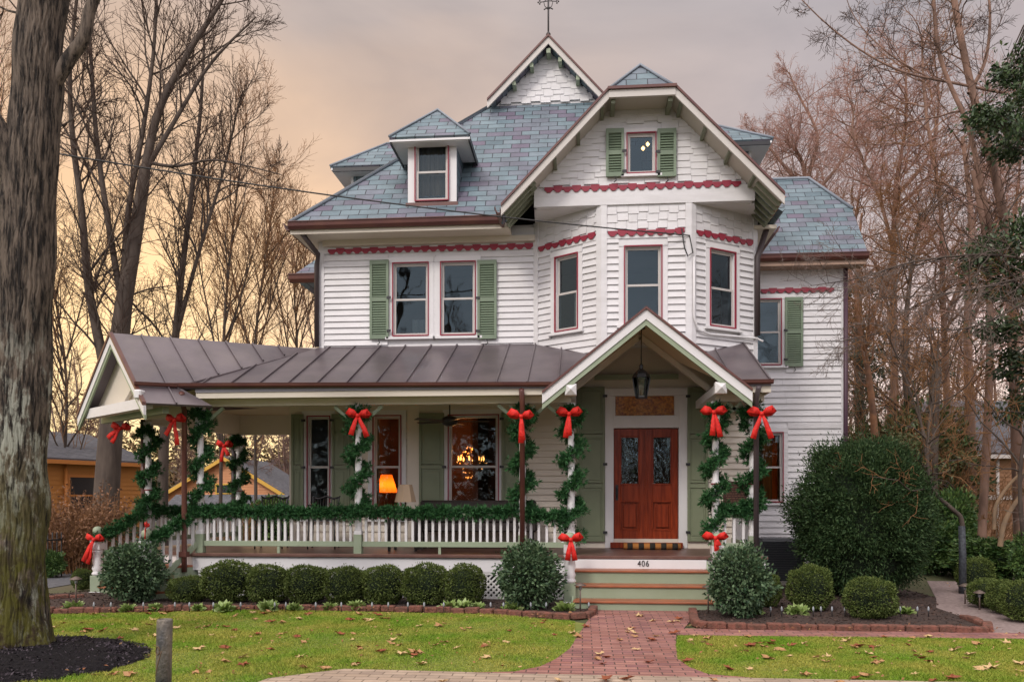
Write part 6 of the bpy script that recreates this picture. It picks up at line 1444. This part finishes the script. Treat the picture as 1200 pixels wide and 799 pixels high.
bg = [((258, 640), 27, [(262, 400), (275, 250), (290, 130)], 'slim bare tree rising right of the corner gable', 10, TWIGO), ((300, 620), 30, [(300, 400), (312, 300), (322, 210)], 'slender bare tree above the middle of the porch roof', 11, TWIGO), ((340, 620), 33, [(348, 420), (345, 340), (352, 270)], 'low bare tree next to the house corner, left side', 13, TWIGO), ((70, 620), 30, [(78, 450), (60, 300), (66, 120)], 'bare tree between the two big left trunks', 14, TWIGO), ((-20, 620), 26, [(-15, 400), (0, 200), (-10, 60)], 'bare tree left of the foreground trunk', 16, TWIGO), ((370, 620), 38, [(378, 420), (385, 360), (392, 320)], 'distant low bare tree partly hidden by the house', 17, TWIGP)]
for b, t, pts, lab, sd_, tm in bg:
    stem = px([b] + pts, t); top = pts[-1]
    s2 = px([(b[0] * .4 + pts[0][0] * .6, 450), (pts[0][0] - 25, 330), (pts[0][0] - 40, 240 + (pts[-1][1] - 100) * .3)], t)
    s3 = px([(pts[0][0], 420), (pts[0][0] + 28, 320), (pts[0][0] + 48, 240 + (pts[-1][1] - 100) * .3)], t)
    make_tree('bare_tree', lab, 'tree', [(stem, .065, .014), (s2, .038, .009), (s3, .034, .008)], BARK, tm, sd_, b1=(16, .12, R(28), .50), b2=(7, R(34), .58), b3=(6, R(36), .6), up=.06, wob=.10, tw=.006)
# right side
RB = [
 ('tall twin-stemmed bare tree towering at the upper right', 17, [([(1195, 640), (1190, 480), (1182, 300), (1165, 200), (1140, 110), (1118, 0), (1110, -80)], 0.120, 0.054), ([(1168, 300), (1150, 220), (1135, 150), (1100, 60), (1092, -60)], 0.066, 0.032), ([(1150, 640), (1160, 420), (1156, 290), (1140, 200)], 0.090, 0.050), ([(1180, 110), (1120, 98), (1060, 85), (1010, 60), (965, 25), (930, -10)], 0.033, 0.009), ([(1135, 110), (1155, 70), (1160, 10), (1150, -50)], 0.042, 0.018), ([(1090, 92), (1040, 62), (1000, 18), (985, -30)], 0.018, 0.005)], BARKP, TWIG, 30, (10, .3, R(58), .30), .02, .14),
 ('broad pinkish bare tree standing behind the right wing roof', 34, [([(952, 640), (950, 420), (948, 260), (940, 190), (920, 165)], 0.180, 0.045), ([(948, 230), (915, 190), (895, 165), (880, 150)], 0.084, 0.022), ([(946, 210), (958, 160), (935, 110), (925, 85)], 0.084, 0.018), ([(947, 235), (985, 190), (1000, 140), (990, 100)], 0.084, 0.018)], BARKP, TWIGP, 31, (24, .3, R(50), .46), .03, .2),
 ('bare tree with a forked trunk right of the wing roof', 26, [([(1050, 640), (1048, 420), (1047, 300), (1050, 220), (1062, 140), (1060, 60)], 0.132, 0.022), ([(1048, 300), (1030, 230), (1000, 160), (1005, 110)], 0.066, 0.013), ([(1050, 230), (1090, 180), (1100, 110), (1090, 50)], 0.066, 0.013), ([(1047, 250), (1080, 215), (1092, 190), (1060, 120)], 0.054, 0.013)], BARKP, TWIGP, 32, (18, .25, R(58), .46), .04, .18),
 ('reddish bare tree between the forked tree and the twin trunks', 24, [([(1112, 640), (1110, 480), (1105, 350), (1102, 240), (1085, 130), (1080, 40)], 0.120, 0.022), ([(1106, 380), (1135, 300), (1150, 220), (1180, 150)], 0.060, 0.013), ([(1104, 300), (1070, 240), (1040, 200)], 0.048, 0.009)], BARKP, TWIGO, 33, (18, .2, R(58), .46), .05, .16),
 ('orange-barked leaning trunk right of the house corner', 20, [([(1034, 640), (1026, 520), (1018, 440), (1008, 390), (1003, 330), (1010, 250)], 0.102, 0.027), ([(1012, 410), (1030, 350), (1045, 300)], 0.054, 0.013)], mat('bark_orange', (.33, .16, .08), .9, col2=(.16, .09, .06), scale=4, bump=.5, bscale=20), TWIGO, 34, (18, .35, R(58), .38), .05, .18),
 ('brown trunk behind the tall evergreen', 23, [([(1070, 640), (1068, 520), (1060, 420), (1066, 330), (1078, 250)], 0.132, 0.032), ([(1066, 430), (1045, 370), (1030, 330)], 0.060, 0.013)], BARK, TWIGO, 35, (18, .3, R(58), .46), .05, .18),
 ('pale trunk rising behind the laurels', 22, [([(1138, 640), (1137, 500), (1134, 380), (1138, 260), (1128, 160)], 0.162, 0.045), ([(1137, 380), (1160, 330), (1190, 280)], 0.060, 0.018)], BARKP, TWIGP, 36, (15, .3, R(58), .46), .05, .16),
 ('fine bare tree behind the wing roof ridge', 38, [([(990, 640), (992, 420), (1000, 280), (1012, 200), (1020, 150)], 0.120, 0.022), ([(998, 300), (970, 230), (960, 180)], 0.060, 0.013)], BARKP, TWIGP, 37, (19, .3, R(58), .46), .04, .18),
 ('leaning bare sapling at the far right edge', 14, [([(1205, 680), (1195, 560), (1210, 430), (1180, 330)], 0.042, 0.013)], BARK, TWIGO, 38, (24, .3, R(55), .4), .02, .2),
 ('distant pink bare tree at the right edge', 36, [([(1190, 640), (1192, 420), (1185, 300), (1196, 180), (1190, 80)], 0.132, 0.022), ([(1190, 350), (1160, 280), (1150, 200)], 0.060, 0.013)], BARKP, TWIGP, 39, (19, .2, R(58), .46), .04, .18)]
for lab, t, st, bm_, tm, sd_, b1, up, wb in RB:
    make_tree('bare_tree', lab, 'tree', [(px(p, t), a, b) for p, a, b in st], bm_, tm, sd_, b1=b1, b2=(8, R(44), .6), b3=(6, R(44), .62), up=up, wob=wb, tw=.005 if t < 25 else .0065)
# small wrapped tree by the path
tt_ = 12.4
make_tree('small_tree', 'small crooked tree with a dark wrapped lower trunk by the path', 'tree', [(px([(1128, 692), (1128, 650), (1127, 610), (1118, 598), (1098, 580), (1089, 562), (1087, 520), (1092, 470), (1098, 430), (1100, 390)], tt_), .042, .010), (px([(1089, 560), (1075, 470), (1062, 430)], tt_), .02, .01), (px([(1087, 520), (1060, 440), (1035, 380)], tt_), .018, .008)], BARK, TWIGO, 41, b1=(30, .5, R(55), .45), b2=(6, R(45), .5), b3=(4, R(40), .5), up=.03, wob=.2, tw=.004)
pz = px([(1128, 695), (1128, 650), (1127, 616)], tt_); q = MB(); q.tube(pz, [.056, .052, .048], 12); wrp = q.build('trunk_wrap', mat('black_wrap', (.02, .022, .03), .7, col2=(.06, .07, .08), scale=30), uv=False)
tr_ = [o for o in bpy.data.objects if o.name.startswith('small_tree')][0]; wrp.parent = tr_; wrp.location = -tr_.location
# pale sweeping limbs at the right edge
make_tree('small_tree', 'pale multi-stemmed shrub tree leaning in from the right edge', 'tree', [(px([(1172, 640), (1178, 610), (1200, 575), (1230, 540)], 15), .05, .03), (px([(1165, 620), (1168, 590), (1190, 560), (1215, 545), (1240, 500)], 15), .035, .02)], mat('bark_pale', (.33, .22, .13), .9, col2=(.2, .14, .09), scale=4), TWIGO, 42, b1=(18, .2, R(50), .4), up=.05, wob=.18)
# overhanging fine branches in front of the wing (a limb from a tree right of the frame)
make_tree('bare_tree', 'drooping twiggy limbs hanging in front of the right wing', 'tree', [(px([(1330, 700), (1320, 400), (1290, 300)], 13), .16, .12), (px([(1300, 330), (1180, 300), (1080, 305), (1010, 325), (950, 335)], 13.5), .024, .005), (px([(1290, 300), (1150, 380), (1060, 385), (985, 400)], 13), .02, .005), (px([(1290, 300), (1180, 330), (1100, 345), (1020, 350)], 13), .022, .005)], BARK, mat('twig_grey', (.17, .13, .11), .9), 43, b1=(30, .15, R(45), .28), b2=(8, R(45), .55), b3=(5, R(40), .55), up=.0, wob=.2, tw=.003)
# evergreen boughs (large holly-like tree at the right edge)
r_ = np.random.RandomState(77)
def evergreen(label, trunkpx, t, blobs, m, leaf, seed, density=520):
    r_ = np.random.RandomState(seed); b = PT(*trunkpx[0], t); root = thing('evergreen_tree', label, 'tree', (b.x, b.y, 0)); off = np.array((b.x, b.y, 0))
    P = []; D = []; br = []
    tp = np.array([tuple(PT(u, v, t)) for u, v in trunkpx]) - off; n = len(tp)
    for (u, v, ru, rv) in blobs:
        c = np.array(tuple(PT(u, v, t + r_.uniform(-1.0, .6)))) - off; s = np.array([ru, min(ru, rv), rv]) * t / F
        for _ in range(int(5 + ru * rv / 130)):
            d = unit(r_.normal(size=(1, 3)))[0]; cc = c + d * s * r_.rand() ** .5; k = int(density * .2); P.append(cc + r_.normal(size=(k, 3)) * np.array([.20, .20, .09]) * t / 16 * r_.uniform(.5, 1.4)); D.append(np.repeat((d + np.array([0, 0, -.2]))[None], k, 0))
            i = np.argmin(np.linalg.norm(tp - cc, axis=1)); a = tp[i]; mid = (a + cc) / 2 + np.array([0, 0, .2]); br.append(np.array([a, a * .5 + mid * .5, mid, cc]))
    V, Fc = leaves(np.concatenate(P), leaf, .45, outward=np.concatenate(D), spread=1, rnd=r_); fast('crown', V, Fc, m, root)
    pr = [tubes(tp[None], np.linspace(.22, .10, n)[None], 10), tubes(np.array(br), np.tile(np.linspace(.03, .008, 4), (len(br), 1)), 4)]; V, Fc = join(pr); fast('trunk', V, Fc, BARK, root, smooth=True)
    return root
EVM = mat('holly_tree_leaf', (.016, .040, .014), .4, col2=(.06, .10, .03), island=True)
evergreen('dark evergreen with hanging boughs at the upper right edge', [(1240, 640), (1238, 400), (1232, 200), (1225, 0)], 15, [(1180, 130, 34, 26), (1195, 80, 20, 22), (1165, 145, 18, 10), (1190, 165, 26, 16), (1205, 110, 20, 40), (1172, 300, 30, 22), (1190, 340, 34, 30), (1175, 385, 24, 16), (1195, 420, 20, 30), (1205, 280, 20, 20), (1150, 300, 12, 8), (1198, 470, 14, 24)], EVM, .10, 5)
evergreen('tall evergreen standing behind the trunks at the right', [(1010, 640), (1008, 500), (1006, 380), (1006, 300)], 30, [(1010, 350, 14, 40), (1005, 420, 22, 40), (1012, 480, 26, 30), (1030, 430, 12, 30), (1098, 440, 16, 14), (1100, 420, 10, 10)], mat('conifer_leaf', (.03, .045, .025), .7, col2=(.07, .08, .045), island=True), .14, 6, 420)
evergreen('broad evergreen behind the small crooked tree', [(1092, 660), (1090, 560), (1094, 480), (1098, 430)], 21, [(1060, 520, 36, 26), (1100, 545, 34, 26), (1050, 560, 30, 20), (1108, 590, 30, 20)], mat('bronze_green_leaf', (.05, .075, .02), .5, col2=(.11, .12, .04), island=True), .10, 7, 420)
# brown twiggy thickets
def thicket(label, u, v, t, hw, hpx, n, m, seed, leafy=None):
    r = np.random.RandomState(seed); p = PT(u, v, t); root = thing('twiggy_shrub', label, 'shrub', (p.x, p.y, 0)); w_ = hw * t / F; H = hpx * t / F; A_ = []; B_ = []
    for i in range(n):
        a = r.rand() * 6.28; q_ = r.rand() ** .5; b = np.array([w_ * q_ * math.cos(a) * .8, .5 * w_ * q_ * math.sin(a), 0]); L_ = branch_line(b, (math.cos(a) * .35, math.sin(a) * .3, 1), H * (.6 + .5 * r.rand()), 8, .12, .03, r); A_.append((L_, np.linspace(.012, .004, 8), H))
        B_ += spawn(L_, A_[-1][1], H, r, 11, .15, R(42), .4, .16, .03, 4, .02, .004)
    fast('stems', *tubes([a[0] for a in A_], [a[1] for a in A_], 4), m, root); fast('twigs', *tubes([a[0] for a in B_], [a[1] for a in B_], 3), m, root); 
    if leafy:
        c = np.concatenate([b[0] for b in B_]); V, Fc = leaves(c + r.normal(size=c.shape) * .03, .07, .5, rnd=r); fast('foliage', V, Fc, leafy, root)
    return root
BR_L = mat('dead_leaf_brown', (.16, .075, .04), .8, col2=(.27, .14, .07), island=True)
thicket('dense brown twiggy hedge bush between the big trunk and the side steps', 92, 680, 17, 38, 92, 130, TWIGO, 51, BR_L); thicket('brown bare bush in front of the orange neighbour house', 62, 660, 19, 22, 60, 60, TWIGO, 52, BR_L)
thicket('russet bare bush behind the yew', 1060, 640, 22, 50, 220, 90, TWIGO, 53); thicket('tan twiggy bush beside the brown neighbour house', 1150, 640, 22, 40, 95, 60, TWIGO, 54); thicket('fine bare bush behind the side porch railing', 268, 620, 22, 20, 60, 40, TWIGO, 55)
thicket('brown thicket far behind the right wing corner', 1015, 640, 30, 50, 200, 90, TWIGP, 56)
# far row of trees, too alike to tell apart
pr = None
FB = mat('far_bark', (.17, .11, .09), .95); 
for kind in range(2):
    r = np.random.RandomState(90 + kind)
    H = 12; st = [([Vector((0, 0, 0)), Vector((.2, 0, 4)), Vector((.1, .2, 8)), Vector((.5, 0, 12))], .15, .03), ([Vector((.1, 0, 3)), Vector((1.4, .3, 6)), Vector((2.2, 0, 10))], .1, .03), ([Vector((.1, 0, 3.5)), Vector((-1.2, -.3, 7)), Vector((-1.9, .2, 10.5))], .1, .03)]
    pr_ = make_tree('distant_tree', 'x', 'tree', st, FB, mat('far_twig', (.20, .12, .10), .95), 90 + kind, b1=(15, .15, R(40), .4), b2=(7, R(40), .5), b3=(6, R(40), .5), up=.06, wob=.15, tw=.012)
    sp_ = [(u, t) for u, t in (((-60, 52), (20, 60), (95, 48), (215, 58), (285, 50), (335, 62), (405, 55)) if kind == 0 else ((930, 50), (985, 60), (1045, 50), (1085, 62), (1125, 52), (1170, 58), (1215, 50)))]
    for i, (u, t) in enumerate(sp_):
        p = PT(u, 580, t); s = (.75 if kind == 0 else 1.15) * random.uniform(.85, 1.15); lab = 'distant bare tree in the far row ' + ('beyond the side porch' if kind == 0 else 'beyond the right wing')
        g_ = 'far row of bare trees ' + ('on the left' if kind == 0 else 'on the right')
        if i == 0: o = pr_; o.location = (p.x, p.y, 0); o.scale = (s,) * 3; o['label'] = lab; o['group'] = g_
        else: dup(pr_, (p.x, p.y, 0), i * 1.7, lab, s, group=g_)
# brushwood masses that close the horizon
def brush(name, label, u0, u1, t, H, n, m, seed, ls):
    r = np.random.RandomState(seed); a, b = PT(u0, 582, t), PT(u1, 582, t); f = r.rand(n); z = (r.rand(n) ** 1.3) * H * (.6 + .4 * np.sin(f * 23) * np.sin(f * 57)); P = np.outer(1 - f, np.array((a.x, a.y, 0))) + np.outer(f, np.array((b.x, b.y, 0))); P[:, 2] = z; P[:, 1] += r.normal(size=n) * 2
    V, Fc = leaves(P, ls, .35, rnd=r); return tag(fast(name, V, Fc, m), label, 'undergrowth', kind='stuff')
brush('undergrowth', 'brown undergrowth filling the distance left of the house', -120, 520, 66, 10.5, 34000, mat('brush_left', (.26, .15, .07), .9, col2=(.11, .10, .04), island=True), 1, .5)
brush('undergrowth', 'brown and green undergrowth in the distance right of the house', 880, 1330, 64, 7.5, 26000, mat('brush_right', (.26, .15, .09), .9, col2=(.10, .12, .04), island=True), 2, .5)
# ================================================================== NEIGHBOURS
SHG = brickmat('asphalt_shingle', (.10, .10, .115), (.14, .14, .155), (.05, .05, .055), .3, .14, .008, .85, .008, c3=(.12, .12, .13)); 
def cottage(label, corner, rz, wd, dp, eave, rise, wallm, trimm, wins, gable_front, over=.4, pipe_=None, roofm=None):
    t = thing('neighbour_house', label, 'house', corner, rz); q = MB(); n = int(eave / .16)
    q.box(0, wd, 0, dp, -.3, eave, 0)
    if gable_front: q.prism([(0, 0, eave), (wd, 0, eave), (wd / 2, 0, eave + rise)], (0, dp, 0), 0)
    else: q.prism([(0, 0, eave), (0, dp, eave), (0, dp / 2, eave + rise)], (wd, 0, 0), 0)
    for i in range(int((eave + (rise if gable_front else 0)) / .16)):
        z = .1 + i * .16; a, b = 0, wd
        if z > eave: a = wd / 2 * (z - eave) / rise; b = wd - a
        q.add([(a, -.03, z), (b, -.03, z), (b, -.004, z + .158), (a, -.004, z + .158), (a, 0, z), (b, 0, z)], [[0, 1, 2, 3], [1, 0, 4, 5]], 0)
    part('wall', q, wallm, t); q = MB(); e = over
    if gable_front:
        k = rise / (wd / 2)
        for s in (0, 1):
            x0, x1 = (-e, wd / 2) if s == 0 else (wd + e, wd / 2); q2 = [(x0, -e, eave - k * e), (x1, -e, eave + rise), (x1, dp + e, eave + rise), (x0, dp + e, eave - k * e)]
            q.prism(q2 if s else q2[::-1], (0, 0, .12))
    else:
        k = rise / (dp / 2); q.prism([(-e, -e, eave - k * e), (wd + e, -e, eave - k * e), (wd + e, dp / 2, eave + rise), (-e, dp / 2, eave + rise)], (0, 0, .12)); q.prism([(-e, dp + e, eave - k * e), (-e, dp / 2, eave + rise), (wd + e, dp / 2, eave + rise), (wd + e, dp + e, eave - k * e)], (0, 0, .12))
    part('roof', q, roofm or SHG, t); q = MB()
    if gable_front:
        for s in (-1, 1): xe = wd / 2 + s * (wd / 2 + e); q.beam((xe, -e - .02, eave - k * e - .04), (wd / 2, -e - .02, eave + rise - .04), .05, .2)
    else: q.box(-e, wd + e, -e - .06, -e - .0, eave - k * e - .08, eave - k * e + .06)
    part('fascia', q, trimm, t)
    for (x0, x1, z0, z1) in wins:
        q = MB(); f = .09
        for a, b, c, d in ((x0 - f, x0, z0 - f, z1 + f), (x1, x1 + f, z0 - f, z1 + f), (x0, x1, z1, z1 + f), (x0, x1, z0 - f, z0), (x0, x1, (z0 + z1) / 2 - .03, (z0 + z1) / 2 + .03)): q.box(a, b, -.07, -.0, c, d)
        w_ = part('window', q, trimm, t); q = MB(); q.poly([(x0, -.04, z0), (x1, -.04, z0), (x1, -.04, z1), (x0, -.04, z1)]); q.build('pane', mat('dark_pane', (.03, .035, .04), .08), w_)
    if pipe_:
        for (x, z0, z1, r) in pipe_: q = MB(); q.tube([(x, -.12, z0), (x, -.12, z1)], r, 8); part('downspout', q, trimm, t)
    return t
ORG = mat('orange_clapboard', (.50, .20, .035), .6, dirt=.1); ORT = mat('orange_trim', (.55, .20, .04), .6)
p = PT(20, 582, 27); p2 = PT(150, 582, 31)
rz = math.atan2(p2.y - p.y, p2.x - p.x); cottage('orange clapboard bungalow behind the big left trunk', (p.x, p.y, 0), rz, 5.0, 7, 2.95, 1.1, ORG, ORT, [(1.9, 3.0, 1.0, 2.3)], False, pipe_=[(1.7, .2, 2.8, .06), (3.5, .2, 2.8, .06)])
p = PT(195, 582, 48); cottage('small orange gabled house seen through the side porch', (p.x, p.y, 0), YAW, 7.0, 8, 1.75, 2.15, mat('orange_gable', (.55, .24, .10), .6), mat('yellow_trim', (.6, .35, .05), .6), [(3.0, 4.0, 1.3, 2.3)], True)
p = PT(246, 582, 40); cottage('grey-roofed low shed in front of the orange gabled house', (p.x - 2.4, p.y, 0), YAW, 7, 5, .6, 1.0, mat('shed_grey', (.25, .25, .27), .7), mat('shed_trim', (.3, .3, .32), .7), [], False, roofm=SHG)
p = PT(300, 582, 62); cottage('wide dark-roofed house behind the orange gable', (p.x, p.y, 0), YAW, 9, 8, 1.9, 2.6, mat('grey_wall', (.3, .27, .25), .7), mat('shed_trim', (.3, .3, .32), .7), [], False)
p = PT(1143, 582, 30); cottage('brown shingled neighbour house with a slate roof at the right edge', (p.x, p.y, 0), YAW, 9, 8, 3.3, 2.2, mat('brown_shingle', (.30, .155, .08), .8, dirt=.2), mat('white_trim_far', (.55, .50, .46), .6), [(2.3, 3.2, 1.6, 2.7)], False, pipe_=[(.75, .1, 3.2, .06)])
t = [o for o in bpy.data.objects if o.name.startswith('neighbour_house')][-1]; q = MB(); q.box(.0, 9, -.09, -.035, 1.5, 1.66); part('belt_trim', q, MATS['white_trim_far'], t)
# iron fence and board gate left
p = PT(28, 672, 15.5); p2 = PT(72, 668, 16.2); t = thing('iron_fence', 'low black iron picket fence between the big trunk and the hedge', 'fence', (p.x, p.y, 0)); d = Vector((p2.x - p.x, p2.y - p.y, 0)); q = MB()
for z in (.15, .75): q.beam((0, 0, z), (d.x, d.y, z), .03, .03)
part('rail', q, DARKM, t)
for i in range(9): q = MB(); f = i / 8; q.tube([(d.x * f, d.y * f, 0), (d.x * f, d.y * f, .9)], .012, 5); part('picket', q, DARKM, t)
p = PT(64, 660, 17.5); t = thing('wooden_fence', 'short weathered board fence behind the iron fence', 'fence', (p.x - 1.5, p.y, 0))
for i in range(10): q = MB(); q.box(i * .2, i * .2 + .19, -.012, .012, 0, 1.15 + .01 * (i % 2)); part('board', q, mat('weathered_board', (.20, .14, .10), .9, col2=(.14, .1, .075), scale=4), t)
q = MB(); q.box(0, 2, .013, .05, .9, 1.0); part('rail', q, MATS['weathered_board'], t)

brush('undergrowth', 'brown garden growth across the street, mirrored in the windows', -400, 400, -1, 1, 10, TWIGO, 3, .3) if 0 else None
r = np.random.RandomState(4); n = 30000; P = np.stack([r.uniform(-45, 45, n), -24 + r.normal(size=n) * 1.2, 8.5 * r.rand(n) ** 1.1], 1); V, Fc = leaves(P, .6, .5, rnd=r); tag(fast('undergrowth', V, Fc, mat('brush_street', (.05, .045, .025), .9, col2=(.03, .04, .02), island=True)), 'unseen dark hedge across the street, added to darken window reflections', 'hedge', kind='stuff')  # hedge behind the camera, added to darken what the lower windows reflect
# trees across the street, behind the camera: the upper windows mirror them
for i, (x, y, l) in enumerate(((-9, -9, 'bare street tree across the road mirrored in the left upper windows'), (-3, -12, 'bare street tree across the road mirrored in the bay windows'), (4, -10, 'bare street tree across the road mirrored in the right windows'))):
    make_tree('street_tree', l, 'tree', [([Vector((x, y, 0)), Vector((x + .2, y, 4)), Vector((x, y, 8)), Vector((x + .8, y, 13))], .26, .06), ([Vector((x, y, 3.5)), Vector((x + 2, y, 7)), Vector((x + 3, y, 11))], .14, .04), ([Vector((x, y, 3)), Vector((x - 1.8, y, 6.5)), Vector((x - 3.2, y, 10))], .14, .04)], BARK, TWIG, 200 + i, b1=(9, .2, R(42), .4), b2=(5, R(40), .5), b3=(4, R(40), .5), tw=.012, rr=.016)
sheet('road', [(-60, -5.5), (60, -5.5), (60, 3.2), (-60, 3.2)], ASPH, .004)
